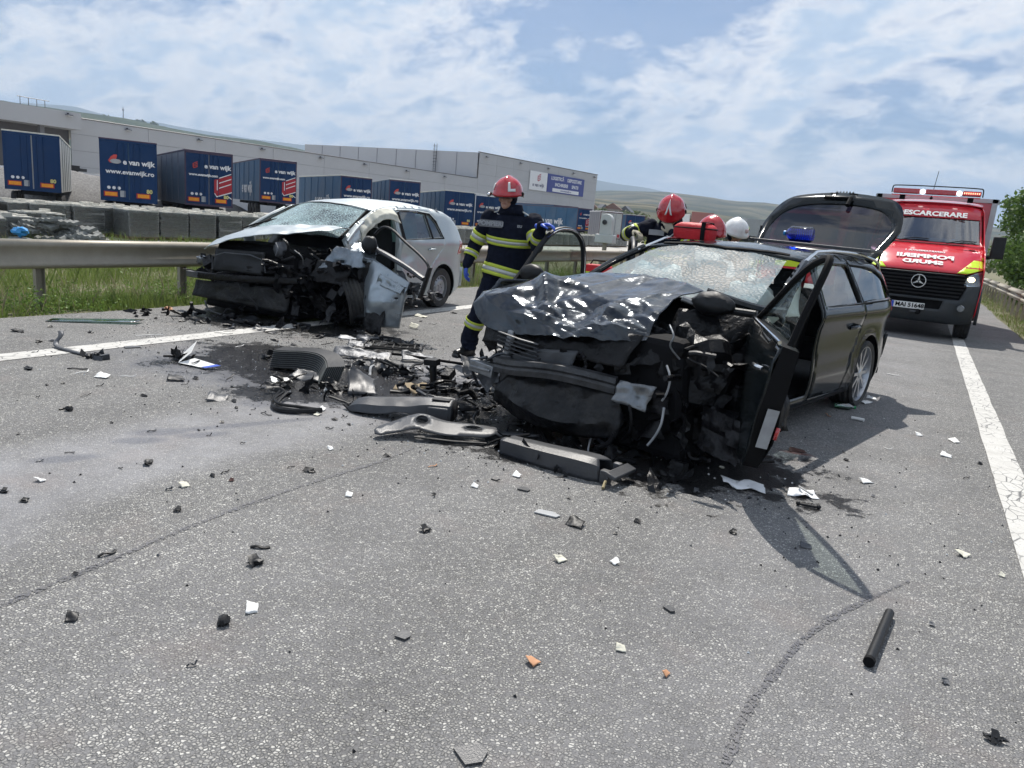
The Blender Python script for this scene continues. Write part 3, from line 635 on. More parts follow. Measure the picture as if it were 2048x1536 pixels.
wall_block(wh, 10, 84, -.45, 9.0, 0, M_clad, pw=9.25, ph=1.9)
wall_block(wh, 84, 127.5, -.45, 13.95, 0, M_clad, pw=5.45, ph=2.1)
# overhanging block at the left end
mb = MB()
for (s0, s1, z0, z1, d0, d1) in ((-30, 10, 7.45, 9.3, .1, 3.0),):
    V = [WP(s0, z0, d1), WP(s1, z0, d1), WP(s1, z1, d1), WP(s0, z1, d1), WP(s0, z0, -2), WP(s1, z0, -2), WP(s1, z1, -2), WP(s0, z1, -2)]
    mb.add(V, [(0, 1, 2, 3), (1, 5, 6, 2), (3, 2, 6, 7), (0, 4, 5, 1)], M_clad)
mb.build('canopy', wh, smooth=False)
mb = MB(); mb.add([WP(-30, -.45, -.5), WP(10, -.45, -.5), WP(10, 7.45, -.5), WP(-30, 7.45, -.5)], [(0, 1, 2, 3)], mat('shaded_dock_wall', (.10, .095, .10), .7)); mb.build('dock_wall', wh, smooth=False)  # shade of the recess under the canopy put into the wall colour
for s_ in (-20, -12, -4, 6.3):
    mb = MB(); p = WP(s_, 3.5, 1.5); mb.box(p, (.5, .5, 8), M_joint); mb.build('column', wh, smooth=False)
# body volume, tall block side face and roofs
mb = MB(); back = Vector((-122, 124.4, 0)); cor = Vector(WP(83.6, 0)); far = Vector(WP(127.5, 0)); fb = far + (back - cor)
mb.add([(cor.x, cor.y, 8.9), (back.x, back.y, 8.9), (back.x, back.y, 13.8), (cor.x, cor.y, 13.8)], [(0, 1, 2, 3)], M_clad2)
mb.add([(cor.x, cor.y, 13.82), (back.x, back.y, 13.8), (fb.x, fb.y, 13.8), (far.x, far.y, 13.82)], [(0, 1, 2, 3)], M_clad2)
mb.add([(far.x, far.y, 13.8), (fb.x, fb.y, 13.8), (fb.x, fb.y, -.45), (far.x, far.y, -.45)], [(0, 1, 2, 3)], M_clad2); mb.build('side_wall', wh, smooth=False)
q = (back - cor).normalized(); L_ = (back - cor).length
for k in range(1, 9):
    p = cor + q * (L_ * k / 9); mb = MB(); mb.box((p.x, p.y - .0, 11.4), (.10, .10, 4.7), M_joint, rz=math.atan2(q.y, q.x)); mb.build('joint_trim', wh, smooth=False)
mb = MB(); l0 = Vector(WP(10, 0)); mb.add([WP(10, 8.9, -.1), WP(83.6, 8.9, -.1), (back.x, back.y, 8.9), WP(-20, 8.9, -60)], [(0, 1, 2, 3)], mat('pale_roof_sheet', (.42, .42, .42), .6)); mb.build('roof', wh, smooth=False)
for (s0, s1, z) in ((10, 83.5, 9.0), (83.5, 127.6, 13.97)):
    mb = MB(); n0 = WP(s0, z, .1); n1 = WP(s1, z, .1); mb.tube([n0, n1], .07, M_alud, 4); mb.build('roof_edge', wh, smooth=False)
for s_, z in ((8.6, 8.9), (16.6, 8.45), (26.1, 8.45), (35.8, 8.45), (46.2, 8.45), (55.1, 8.4), (64.7, 8.35), (74.4, 8.3), (86, 13.2), (97, 13.2), (107, 13.2), (117, 13.2), (126, 13.2)):
    mb = MB(); c = WP(s_, z, .35 + (3.0 if s_ < 10 else 0)); mb.box(c, (.5, .7, .16), M_joint, rz=.3); mb.box((c[0] - .25, c[1], c[2] + .12), (.3, .12, .2), M_blackm); mb.box((c[0], c[1], c[2] - .10), (.4, .55, .05), M_white); mb.build('wall_lamp', wh, smooth=False)
mb = MB(); c0 = cor + q * (L_ * .22)
for k in (-.3, .3): mb.tube([(c0.x + q.x * k - q.y * -.35, c0.y + q.y * k - .45, 8.9), (c0.x + q.x * k, c0.y + q.y * k - .45, 15.1)], .05, M_alud, 5)
for k in range(16): z = 9.1 + k * .38; mb.tube([(c0.x - q.x * .3, c0.y - q.y * .3 - .45, z), (c0.x + q.x * .3, c0.y + q.y * .3 - .45, z)], .03, M_alud, 4)
for k in range(7):
    z = 11 + k * .6; mb.tube([(c0.x + q.x * .4 * math.cos(a), c0.y - .45 - .6 * math.sin(a), z) for a in [math.pi * t / 6 for t in range(7)]], .03, M_alud, 4)
mb.build('cage_ladder', wh)
mb = MB(); c0 = Vector(WP(4.5, 9.3, 1.0))
for k in range(4): mb.tube([(c0.x, c0.y + k * .9, 9.2), (c0.x, c0.y + k * .9, 10.3)], .04, M_alud, 4)
mb.tube([(c0.x, c0.y - .3, 10.3), (c0.x, c0.y + 3.2, 10.3)], .04, M_alud, 4); mb.build('roof_handrail', wh)
# company sign on the wall
sg = empty('company_sign', 'blue and white company sign reading logistica depozitare, high on the grey warehouse wall', 'sign', WP(111, 10.3, .1), math.atan2(WD.y, WD.x))
M_signb = mat('sign_blue', (.045, .06, .24), .5, var=.05); M_signw = mat('sign_white', (.72, .72, .73), .5, var=.04); M_signr = mat('sign_red', (.42, .06, .09), .5, var=.05)
mb = MB(); mb.box((-7.3, -.1, 0), (6.3, .12, 3.9), M_signw); mb.build('white_panel', sg, smooth=False)
mb = MB(); mb.box((3.35, -.1, 0), (14.8, .12, 3.9), M_signb); mb.build('blue_panel', sg, smooth=False)
def chevron(parent, x, y, z, s, m, rot=(0, 0, 0), name='logo', d=.03, wht=None):
    """bracket-like emblem with three slanted bars"""
    mb = MB(); f = lambda u, v, w: (x + u * s, y - w, z + v * s)
    for k in range(3): o = k * .34; mb.prism([(-.1, -.35 + o), (.62, -.05 + o), (.62, .12 + o), (-.1, -.18 + o)], 0, d, m, f)
    mb.prism([(-.42, -.55), (-.22, -.62), (-.22, .42), (-.42, .32)], 0, d, m, f); mb.prism([(-.42, -.55), (-.2, -.78), (.62, -.42), (.62, -.22), (-.2, -.58)], 0, d, m, f)
    return mb.build(name, parent, smooth=False)
chevron(sg, -7.3, -.17, .75, 1.05, M_signr)
text('lettering', 'e van wijk', 1.05, mat('sign_navy', (.05, .05, .12), .5), sg, (-7.3, -.18, -.85), (R(90), 0, 0), .02)
text('lettering', 'LOGISTICĂ', 1.0, M_signw, sg, (-.2, -.18, 1.1), (R(90), 0, 0), .03); text('lettering', 'DEPOZITARE', 1.0, M_signw, sg, (6.6, -.18, 1.1), (R(90), 0, 0), .03)
text('lettering', 'INCHIRIERE', 1.0, M_signw, sg, (1.5, -.18, -.2), (R(90), 0, 0), .03); text('lettering', 'SPATII', 1.0, M_signw, sg, (7.0, -.18, -.2), (R(90), 0, 0), .03)
mb = MB(); mb.box((3.4, -.17, -1.35), (10.6, .03, .75), M_signw); mb.build('phone_strip', sg, smooth=False)
text('lettering', 'www.evanwijk.ro', .62, M_signb, sg, (3.4, -.20, -1.35), (R(90), 0, 0), .01)
# gravel mound between the trailers
M_grav = mat('crushed_gravel', (.17, .165, .16), .95, var=.5, scale=9, bump=1.0, bscale=14)
mb = MB(); n = 48; vs = []
for j in range(n + 1):
    for i in range(n + 1):
        x, y = (i / n - .5) * 26, (j / n - .5) * 17; r = math.hypot(x / 13, y / 8.5); z = max(0, 1 - r) ** .6 * 3.6; z = min(z, 2.55 + .25 * noise.noise(Vector((x, y, 0)) * .5)) + .18 * noise.noise(Vector((x, y, 3)) * 1.7) * (z > 0)
        vs.append((x, y, z))
mb.add(vs, [(j * (n + 1) + i, j * (n + 1) + i + 1, (j + 1) * (n + 1) + i + 1, (j + 1) * (n + 1) + i) for j in range(n) for i in range(n)], M_grav)
gm = mb.build('gravel', loc=(-57, 35, -.45), rot=(0, 0, R(60)), ang=180); gm['kind'] = 'stuff'; tag(gm, 'grey heap of crushed gravel between the two leftmost blue trailers', 'gravel')
M_junk = mat('weathered_black_iron', (.035, .033, .032), .8, var=.4)
jk = MB()
for k in range(14): jk.box((rng.uniform(-2.6, 2.6), rng.uniform(-.6, .6), .2 + rng.uniform(0, .35)), (rng.uniform(.3, 1.3), .4, rng.uniform(.2, .55)), M_junk, rz=rng.uniform(0, 3))
tag(jk.build('scrap_pile', loc=(-59, 34.5, 2.05), smooth=False), 'dark scrap iron lying on top of the grey gravel heap', 'scrap')
mb = MB(); mb.box((0, 0, 0), (9, .18, .12), M_signw); mb.prism([(-2.2, -.1), (1.6, -.25), (1.1, -.7), (.1, -1.0), (-.9, -.75)], 0, .1, M_signw, lambda u, v, w: (u, w - .3, v)); mb.prism([(-.8, -.25), (1.1, -.35), (.7, -.8), (-.3, -.8)], 0, .1, M_blackm, lambda u, v, w: (u, w - .41, v))
tag(mb.build('concrete_beam', loc=(-55.2, 33.2, 2.12), rot=(0, 0, R(61)), smooth=False), 'pale concrete beam resting along the crest of the gravel heap', 'beam')

# ------------------------------------------------------------------ trailers
M_tb = mat('trailer_blue_door', (.001, .027, .095), .5, var=.06, scale=1.5, dust=.04, spec=.25)
M_tbs = mat('trailer_blue_curtain', (.012, .075, .16), .5, var=.12, scale=1.0, dust=.25)
M_tgs = mat('trailer_grey_curtain', (.17, .18, .225), .4, var=.12, scale=1.0, dust=.3, spec=.6)
M_tfr = mat('trailer_dark_frame', (.05, .03, .06), .5, var=.2); M_tred = mat('marker_red_tape', (.35, .01, .02), .4)
M_troof = mat('trailer_roof_canvas', (.55, .54, .47), .8, var=.1); M_twh = mat('trailer_white_sheet', (.42, .43, .42), .5, var=.1, dust=.3); M_orange = mat('orange_marker_plate', (.75, .27, .005), .4)
def trailer(P, h, ztop, label, side=M_tbs, door=M_tb, roof=M_tfr, deco='old', length=13.6, frame=M_tfr, url='www.evanwijk.ro', zb=None):
    e = empty('trailer', label, 'trailer', (P[0], P[1], ztop), -R(0), 'blue trailers parked in front of the warehouse')
    e.rotation_euler = (0, 0, R(h))     # local x along the rear face, local y away
    W, Hh = 2.48, 2.85
    mb = MB(); mb.box((W / 2, length / 2, -Hh / 2), (W - .02, length - .04, Hh - .02), side); mb.build('cargo_body', e, smooth=False)
    for k in range(2): mb = MB(); mb.box((W * (.25 + .5 * k), -.01, -Hh / 2), (W / 2 - .06, .05, Hh - .18), door); mb.build('rear_door', e, smooth=False)
    mb = MB(); f = .07
    for (c, d) in (((W / 2, 0, -.04), (W, .1, .09)), ((W / 2, 0, -Hh + .04), (W, .1, .1)), ((.03, 0, -Hh / 2), (.07, .1, Hh)), ((W - .03, 0, -Hh / 2), (.07, .1, Hh))): mb.box(c, d, frame)
    mb.build('rear_frame', e, smooth=False)
    mb = MB(); mb.box((W / 2, length / 2, .03), (W + .04, length + .04, .09), roof); mb.build('roof', e, smooth=False, bevel=.02)
    for k in (.75, 1.02, 1.45, 1.72):
        mb = MB(); mb.tube([(k, -.06, -.12), (k, -.06, -Hh + .1)], .015, M_tb, 5); mb.build('lock_rod', e)
    # side posts
    mb = MB()
    for k in range(1, 6):
        for sx in (0, W): mb.box((sx, length * k / 6, -Hh / 2), (.05, .06, Hh - .1), side)
    mb.build('curtain_rib', e, smooth=False)
    mb = MB(); mb.box((W / 2, length / 2, -Hh - .12), (1.2, length - .6, .2), M_blackm); mb.build('chassis', e, smooth=False)
    wm = None
    for k in range(3):
        for sx in (.22, W - .22):
            if wm is None: mb = MB(); mb.lathe([(.2, -.16), (.48, -.16), (.52, -.1), (.52, .1), (.48, .16), (.2, .16)], M_tyre, 18, Matrix.Rotation(R(90), 4, 'Y')); o = mb.build('wheel', e); wm = o.data
            else: o = bpy.data.objects.new('wheel', wm); COL.objects.link(o); o.parent = e
            o.location = (sx, 2.2 + 1.35 * k, -Hh - .62)
    if deco == 'none': return e
    y0 = -.05
    for sx in (.45, W - .62):
        mb = MB(); mb.box((sx, y0, -Hh + .32), (.62, .03, .24), M_tred); mb.box((sx, y0 - .015, -Hh + .32), (.52, .03, .17), M_orange); mb.build('marker_plate', e, smooth=False)
    mb = MB(); mb.box((.95, y0, -Hh + .36), (.22, .03, .30), M_greyl); mb.build('number_plate', e, smooth=False)
    text('speed_mark', '80', .26, mat('speed_mark_yellow', (.6, .55, .2), .5), e, (W - .35, y0 - .03, -Hh + .55), (R(90), 0, 0), .01)
    for k in range(3):
        mb = MB(); mb.lathe([(0, 0), (.075, 0), (.075, .02), (.045, .02), (.045, 0)], M_signw, 14, Matrix.Translation((.36 + k * .22, y0, -Hh + .62)) @ Matrix.Rotation(R(90), 4, 'X')); mb.build('lamp_ring', e)
    if deco in ('old', 'new'):
        ty = -.98 if deco == 'old' else -.72
        text('lettering', 'e van wijk', .34, M_signw, e, (1.68, y0 - .03, ty), (R(90), 0, 0), .012)
        text('lettering', url, .30 if deco == 'old' else .19, M_signw, e, (1.30 if deco == 'old' else .95, y0 - .03, ty - .48), (R(90), 0, 0), .008)
        if deco == 'old':
            mb = MB(); f = lambda u, v, w: (.62 + u, y0 - w, ty + .08 + v)
            mb.prism(smooth_poly([(-.32, -.16), (-.08, .22), (.18, .24), (.05, -.0), (.28, .02), (.22, -.16)], 1), 0, .02, mat('logo_red', (.50, .05, .04), .4), f)
            mb.prism(arc(.06, -.08, .24, 0, 360, 14, .11)[:-1], .02, .03, M_greyl, f); mb.build('logo', e, smooth=False)
        else:
            chevron(e, .50, y0, ty + .02, .24, mat('logo_red', (.50, .05, .04), .4))
            mb = MB(); f = lambda u, v, w: (W + u, y0 - w, -Hh + v)
            mb.prism([(-.98, .75), (-.85, .55), (-.05, .85), (-.05, 1.75), (-.25, 1.72), (-.98, 1.45)], 0, .012, M_tred, f); mb.build('red_emblem', e, smooth=False)
            for k in range(3): mb = MB(); mb.prism([(-.72, 1.02 + k * .27 - .02), (-.08, 1.27 + k * .27), (-.08, 1.32 + k * .27), (-.72, 1.05 + k * .27)], .012, .02, M_signw, f); mb.build('emblem_bar', e, smooth=False)
            mb = MB(); mb.prism([(-.84, .9), (-.80, .9), (-.80, 1.45), (-.84, 1.45)], .012, .02, M_signw, f); mb.prism([(-.98, .72), (-.85, .52), (-.05, .82), (-.05, .87), (-.84, .58), (-.95, .74)], .012, .02, M_signw, f); mb.prism([(-.32, .62), (-.05, .45), (-.05, .50), (-.28, .66)], .012, .02, M_signw, f); mb.build('emblem_bar', e, smooth=False)
    if deco != 'plain' and side != M_tgs: text('side_lettering', 'e van wijk', 1.15, M_signw, e, (-.04, 5.2, -1.9), (R(90), 0, R(-90)), .02, sx=1.0)
    return e
TR = [((-41.8, 21.6), 57, 3.7, 'plain blue trailer with bare doors and pale roof edge, at the left edge', dict(deco='plain', roof=M_troof, side=M_twh, frame=M_tb)),
 ((-35.4, 22.6), 56, 3.6, 'blue trailer with oval logo beside the gravel heap, second of the row', dict(side=M_tbs, frame=M_tb)),
 ((-35.9, 27.7), 61, 3.65, 'trailer with grey curtain side and big red emblem on its doors', dict(deco='new', side=M_tgs, url='www.evanwijk.com')),
 ((-40.9, 37.5), 57, 4.1, 'trailer with big red emblem and blue sides just behind the silver car bonnet', dict(deco='new', url='www.evanwijk.com')),
 ((-40.5, 45.2), 58, 3.72, 'teal sided trailer with yellowed roof edge straight above the silver car roof', dict(roof=M_troof)),
 ((-38.0, 48.0), 47, 3.8, 'blue trailer with small oval logo above the rear of the silver car roof', dict(roof=M_twh)),
 ((-36.0, 52.9), 45, 3.42, 'blue trailer with cream roof right behind the silver car tail', dict(roof=M_troof, frame=M_tb)),
 ((-35.2, 56.4), 45, 3.42, 'blue trailer with white door frame partly hidden by the standing firefighter', dict(frame=M_signw, roof=M_twh)),
 ((-50.6, 103.8), 65, 4.3, 'far blue trailer showing long side, just right of the standing firefighter', dict(deco='old')),
 ((-52.5, 112.3), 65, 4.5, 'far blue trailer with red emblem, wedged between two like it', dict(deco='new')),
 ((-41.2, 91.7), 65, 3.8, 'far blue trailer with red emblem next to the grey container', dict(deco='new')),
 ((-34.1, 90.8), 35, 3.45, 'blue trailer with large white side lettering, behind the leaning firefighter', dict(deco='old', roof=M_twh))]
for P, h, zt, lb, kw in TR: trailer(P, h, zt, lb, **kw)
c = trailer((-32.1, 77.6), 35, 3.3, 'pale grey container with small dark emblem, between the blue trailers', side=mat('container_grey', (.22, .22, .24), .5, dust=.2), door=M_twh, roof=M_signw, deco='none', length=6.0, frame=mat('container_brown', (.10, .045, .05), .6))
c['category'] = 'container'; c.name = 'container'; del c['group']
mb = MB(); mb.box((.7, -.05, -.75), (.35, .03, .2), M_blackm); mb.box((.75, -.05, -1.0), (.28, .03, .14), M_blackm); mb.build('emblem', c, smooth=False)
mb = MB(); mb.box((2.2, -.05, -2.5), (.25, .03, .35), M_tred); mb.build('sticker', c, smooth=False)
# tractor units peeking out behind trailers
for (x, y, lb) in ((-46.8, 30.3, 'dark truck cab peeking out left of the trailer beside the gravel heap'), (-47.5, 34.8, 'dark truck cab showing between the second and third trailers')):
    e = empty('truck_cab', lb, 'truck', (x, y, -.45), R(56)); mb = MB(); mb.prism([(0, .9), (0, 2.0), (.35, 3.3), (.7, 3.6), (2.1, 3.7), (2.1, .9)], 0, 2.4, M_blackm, lambda u, v, w: (w, u + 0, v)); mb.build('cab', e, smooth=False, bevel=.05)
    for sx in (-.1, 2.5): mb = MB(); mb.box((sx, .2, 2.4), (.12, .2, .6), M_blackm); mb.build('mirror', e, smooth=False, bevel=.03)
    for sx in (.2, 2.2): mb = MB(); mb.lathe([(.2, -.15), (.5, -.15), (.52, 0), (.5, .15), (.2, .15)], M_tyre, 16, Matrix.Translation((sx, 1.2, .52)) @ Matrix.Rotation(R(90), 4, 'Y')); mb.build('wheel', e)
# ------------------------------------------------------------------ pallets of paving bricks
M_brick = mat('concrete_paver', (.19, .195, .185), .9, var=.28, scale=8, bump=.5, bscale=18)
M_brickt = mat('pale_paver_top', (.56, .54, .48), .9, var=.2, scale=5, bump=.4, bscale=14)  # top course, much paler than the pavers stacked below
M_wrap = glass_mat('stretch_film', (.86, .88, .88), .07, .35, milk=.08, milkc=(.55, .58, .56))
M_wood = mat('pallet_wood', (.20, .14, .085), .85, var=.3, scale=7)
def pallet_mesh(seed, layers=10, W=1.12):
    g = random.Random(seed); core = MB(); z = .15
    for k in range(layers):
        o = g.uniform(-.015, .015); n = 7
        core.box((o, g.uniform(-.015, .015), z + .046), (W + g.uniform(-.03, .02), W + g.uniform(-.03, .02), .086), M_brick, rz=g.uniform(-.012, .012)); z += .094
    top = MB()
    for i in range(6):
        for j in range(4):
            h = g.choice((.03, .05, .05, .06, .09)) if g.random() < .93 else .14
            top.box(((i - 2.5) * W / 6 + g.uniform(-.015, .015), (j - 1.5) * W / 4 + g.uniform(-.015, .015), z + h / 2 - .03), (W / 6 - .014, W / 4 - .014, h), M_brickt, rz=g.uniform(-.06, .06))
    pal = MB()
    for y in (-.45, 0, .45): pal.box((0, y, .02), (1.15, .1, .035), M_wood); pal.box((0, y, .07), (1.15, .1, .06), M_wood)
    for x in (-.5, -.25, 0, .25, .5): pal.box((x, 0, .125), (.12, 1.15, .025), M_wood)
    wr = MB(); P = rrect(-W / 2 - .02, -W / 2 - .02, W / 2 + .02, W / 2 + .02, .08, 3); m = len(P); vs = []; rows = 12
    for j in range(rows + 1):
        for i, (x, y) in enumerate(P):
            q = 1 + .018 * noise.noise(Vector((x * 3, y * 3, j * 1.1 + seed))) ; vs.append((x * q, y * q, .16 + (z - .17) * j / rows))
    wr.add(vs, [(j * m + i, j * m + (i + 1) % m, (j + 1) * m + (i + 1) % m, (j + 1) * m + i) for j in range(rows) for i in range(m)], M_wrap)
    return core, top, pal, wr, W, z
protos = []; TB = []
def top_bricks(e, W, z):
    if not TB: mb = MB(); mb.box((0, 0, 0), (1, 1, 1), M_brickt); o = mb.build('brick', e, smooth=False); TB.append(o.data); bpy.data.objects.remove(o)
    for i in range(5):
        for j in range(4):
            h = rng.choice((.04, .06, .06, .08, .10)) if rng.random() < .93 else .16
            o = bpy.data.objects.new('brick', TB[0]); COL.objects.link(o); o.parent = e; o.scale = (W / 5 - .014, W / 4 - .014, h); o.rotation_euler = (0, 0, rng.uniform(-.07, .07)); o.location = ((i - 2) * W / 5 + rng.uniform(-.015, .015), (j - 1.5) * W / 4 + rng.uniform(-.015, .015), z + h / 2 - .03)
PZ = {}
def pallet(loc, rz, label, var=0, group='pallets of paving bricks in the yard', layers=10):
    key = (var, layers)
    src = next((p for p in protos if p[0] == key), None); near = loc[1] < 25 and loc[0] > -29 and src is not None
    e = empty('brick_pallet', label, 'brick pallet', loc, rz, group)
    if src is None:
        c_, t_, p_, w_, W_, z_ = pallet_mesh(var * 7 + layers, layers)
        a = c_.build('brick_stack', e, smooth=False); b = t_.build('top_bricks', e, smooth=False); b['kind'] = 'stuff'; PZ[key] = (W_, z_); c = p_.build('pallet_boards', e, smooth=False); d = w_.build('stretch_wrap', e, ang=60)
        protos.append((key, (a, b, c, d)))
    else:
        for o in src[1]:
            if near and o.name.startswith('top_bricks'): continue
            q = o.copy(); COL.objects.link(q); q.parent = e
        if near: top_bricks(e, *PZ[key])
    return e
def rowx(y): return -25.9 - .085 * max(0, y - 16)
ORDN = 'first second third fourth fifth sixth seventh eighth ninth tenth eleventh twelfth thirteenth fourteenth fifteenth sixteenth seventeenth eighteenth nineteenth twentieth last'.split() + ['last'] * 9; seq = {}
k = 0
for r in range(3):
    y = 15.2 + (.6 if r else 0) - (4 if r else 0)
    while y < (84 if r < 2 else 70):
        x = rowx(y) - r * 1.5 - (1.3 if (y < 17.5 and r == 0) else 0)
        d = ('front', 'second', 'third')[r]
        where = ('near the loose tiles', 'left of the silver car', 'behind the silver car', 'behind the firefighter', 'far right of the firefighter')[0 if y < 18 else 1 if y < 25 else 2 if y < 40 else 3 if y < 55 else 4]
        seq[(r, where)] = seq.get((r, where), 0) + 1
        pallet((x + rng.uniform(-.08, .08), y, -.45 + rng.uniform(-.01, .01)), R(-5) + rng.uniform(-.06, .06), f'wrapped brick pallet {where}, {ORDN[seq[(r, where)] - 1]} there in the {d} row', k % 4)
        y += 1.36 + rng.uniform(-.02, .06) + (.5 if rng.random() < .06 else 0); k += 1
pallet((-22.0, 10.55, -.45), R(-4), 'low unwrapped brick pallet with one brick standing on top, nearest the rail at far left', 2, layers=7)
pallet((-23.2, 11.9, -.45), R(-4), 'low brick pallet just behind the one with a loose brick, far left', 3, layers=7)
pallet((-24.2, 13.4, -.45), R(-6), 'brick pallet beside the heap of wavy loose tiles', 1, layers=8)
pallet((-21.3, 9.3, -.45), R(-4), 'low brick pallet cut by the left picture edge behind the rail', 1, layers=7)
mb = MB(); mb.box((0, 0, .05), (.35, .25, .10), M_brick); tag(mb.build('loose_brick', loc=(-22.0, 10.5, .42), rot=(0, 0, .2), smooth=False, bevel=.01), 'single grey brick standing up on the low unwrapped pallet', 'brick')
# heap of wavy interlocking tiles
hp = empty('tile_heap', 'collapsed heap of wavy grey paving tiles behind the left guardrail', 'tile heap', (-21.2, 12.3, -.45), R(15))
tm = MB(); P = []
for i in range(13): P.append((-.30 + i * .05, .055 + .018 * math.sin(i * 1.6)))
P += [(.30 - i * .05, -.03 + .018 * math.sin((12 - i) * 1.6)) for i in range(13)]
tm.prism(P, -.12, .12, M_brick, lambda u, v, w: (u, w, v)); t0 = tm.build('paving_tile', hp, smooth=False); tmesh = t0.data; g = random.Random(5)
for k in range(54):
    o = t0 if k == 0 else bpy.data.objects.new('paving_tile', tmesh)
    if k: COL.objects.link(o); o.parent = hp
    col_ = k % 6; lay = k // 6
    o.location = (-1.25 + col_ * .50 + g.uniform(-.06, .06), g.uniform(-.5, .5), .08 + lay * .085 * (1.25 - abs(col_ - 2.3) * .24) + g.uniform(-.02, .03)); o.rotation_euler = (R(g.uniform(-22, 22)), R(g.uniform(-14, 20)), R(g.uniform(-25, 25)))
mb = MB(); mb.ball((0, 0, .09), .2, M_bluetrim, 10, 7, (1.1, .7, .55), .7, 3); tag(mb.build('plastic_bag', loc=(-17.6, 9.35, .20)), 'small bright blue plastic bag behind the left guardrail', 'bag')
# pole under the bag so it rests on something: a low marker stake stack
mb = MB(); mb.box((0, 0, .31), (.42, .3, .62), M_brick); tag(mb.build('concrete_block', loc=(-17.6, 9.35, -.46), smooth=False, bevel=.02), 'grey concrete block under the blue plastic bag behind the rail', 'block')
# grey traffic detector post head behind the rail
dt = empty('traffic_counter', 'pale grey rounded detector box standing just behind the guardrail, right of the firefighter', 'detector', (-9.7, 24.1, -1.15)); dt.scale = (1.7, 1.7, 1.7)
mb = MB(); mb.box((0, 0, .62), (.07, .07, 1.3), M_galv); mb.build('post', dt, smooth=False)
M_pg = mat('pale_grey_shell', (.50, .53, .51), .45, var=.06)
mb = MB(); mb.prism([(-.20, 0), (.20, 0), (.19, .17), (-.19, .17)], -.10, .10, M_pg, lambda u, v, w: (u, w, 1.25 + v)); mb.build('housing', dt, smooth=False, bevel=.015)
mb = MB(); mb.prism([(-.125, 0), (.125, 0)] + arc(0, .28, .125, 0, 180, 10), -.07, .07, M_pg, lambda u, v, w: (u, w, 1.42 + v)); mb.build('rounded_head', dt, smooth=False, bevel=.01)
mb = MB(); mb.lathe([(0, 0), (.05, 0), (.05, .02), (.03, .025)], M_greyp, 12, Matrix.Translation((-.02, -.075, 1.66)) @ Matrix.Rotation(R(90), 4, 'X')); mb.build('lens', dt)
# distant lorries, village
def lorry(loc, rz, label, cabc, boxc, L=7):
    e = empty('lorry', label, 'lorry', loc, rz); mb = MB(); mb.box((L / 2 + 1.2, 0, 2.2), (L, 2.4, 2.6), boxc); mb.build('cargo_box', e, smooth=False)
    mb = MB(); mb.prism([(-1.0, .5), (-1.0, 1.6), (-.7, 2.7), (.9, 2.9), (.9, .5)], -1.2, 1.2, cabc, lambda u, v, w: (u, w, v)); mb.build('cab', e, smooth=False, bevel=.05)
    mb = MB(); mb.prism([(-1.02, 1.65), (-.76, 2.55), (-.70, 2.55), (-.96, 1.65)], -1.0, 1.0, M_blackm, lambda u, v, w: (u, w, v)); mb.build('windscreen', e, smooth=False)
    for x in (-.2, 3, 6): mb = MB(); mb.lathe([(.2, -1.2), (.5, -1.2), (.5, 1.2), (.2, 1.2)], M_tyre, 14, Matrix.Translation((x, 0, .5)) @ Matrix.Rotation(R(90), 4, 'X')); mb.build('wheel_pair', e)
    return e
lorry((-47.4, 163, 3.2), R(12), 'distant lorry with salmon red cargo box behind the red helmets', M_white, mat('salmon_box', (.32, .12, .10), .6), 4.6)
lorry((-26.5, 118, 1.4), R(75), 'distant white lorry head-on between white helmet and tailgate', M_white, M_greyl, 6)
hv = random.Random(9); M_roofr = mat('old_red_roof', (.15, .085, .065), .9, var=.3); M_hw = mat('render_wall', (.26, .23, .20), .9, var=.15); M_winb = mat('dark_pane', (.03, .035, .045), .2)
HN = ['with tall gable beside the warehouse corner', 'low and wide under the tan field', 'small one with orange roof below the blue mountain', 'set behind the round green bush', 'half hidden by the leaning firefighter', 'pale shed right of the leaning firefighter', 'lone one on the slope beside the salmon lorry', 'tiny, just left of the tailgate']
for i, az in enumerate((-23.1, -22.4, -21.6, -20.6, -19.4, -14.2, -12.8, -10.9)):
    D = 300 + hv.uniform(-20, 60); x, y = math.sin(R(az)) * D, math.cos(R(az)) * D; e = empty('village_house', 'distant village house ' + HN[i], 'house', (x, y, 2 + (9 - i) * .55), R(-az + hv.uniform(-30, 30)), 'village houses below the hills')
    w, d, h = hv.uniform(4, 7), hv.uniform(4, 5), hv.uniform(2.2, 3.2); mb = MB(); mb.box((0, 0, h / 2 - 3), (w, d, h + 6), M_hw); mb.build('wall', e, smooth=False)
    mb = MB(); mb.prism([(-w / 2 - .4, h), (0, h + 2.2), (w / 2 + .4, h)], -d / 2 - .4, d / 2 + .4, M_roofr if i % 2 == 0 else M_alud, lambda u, v, q: (u, q, v)); mb.build('roof', e, smooth=False)
    for k in (-.25, .25): mb = MB(); mb.box((k * w, -d / 2 - .02, h * .55), (1.1, .1, 1.2), M_winb); mb.build('window', e, smooth=False)
for i, (az, D, z, rx, h, lb) in enumerate(((-20.6, 190, -1, 8, 6, 'large round green bush beyond the container and blue trailer'), (-22.4, 230, 1, 5, 5, 'small dark tree beside the warehouse corner'), (-16.9, 240, 1, 6, 5, 'far green tree left of the leaning firefighter helmet'), (-14.6, 260, 1, 6, 4, 'far bush under the salmon lorry'), (-11.9, 200, -1, 6, 4, 'far bush between the helmets'), (-9.6, 180, -1, 6, 4.5, 'far tree just left of the open tailgate'))):
    bush('distant_bush', (math.sin(R(az)) * D, math.cos(R(az)) * D, z), lob(12, rx, 3, h, 80 + i, (1.2, 2.2)), 1500, .5, M_leaf2, lb, 'bush', 'bushes in front of the village', 90 + i, h * .5)
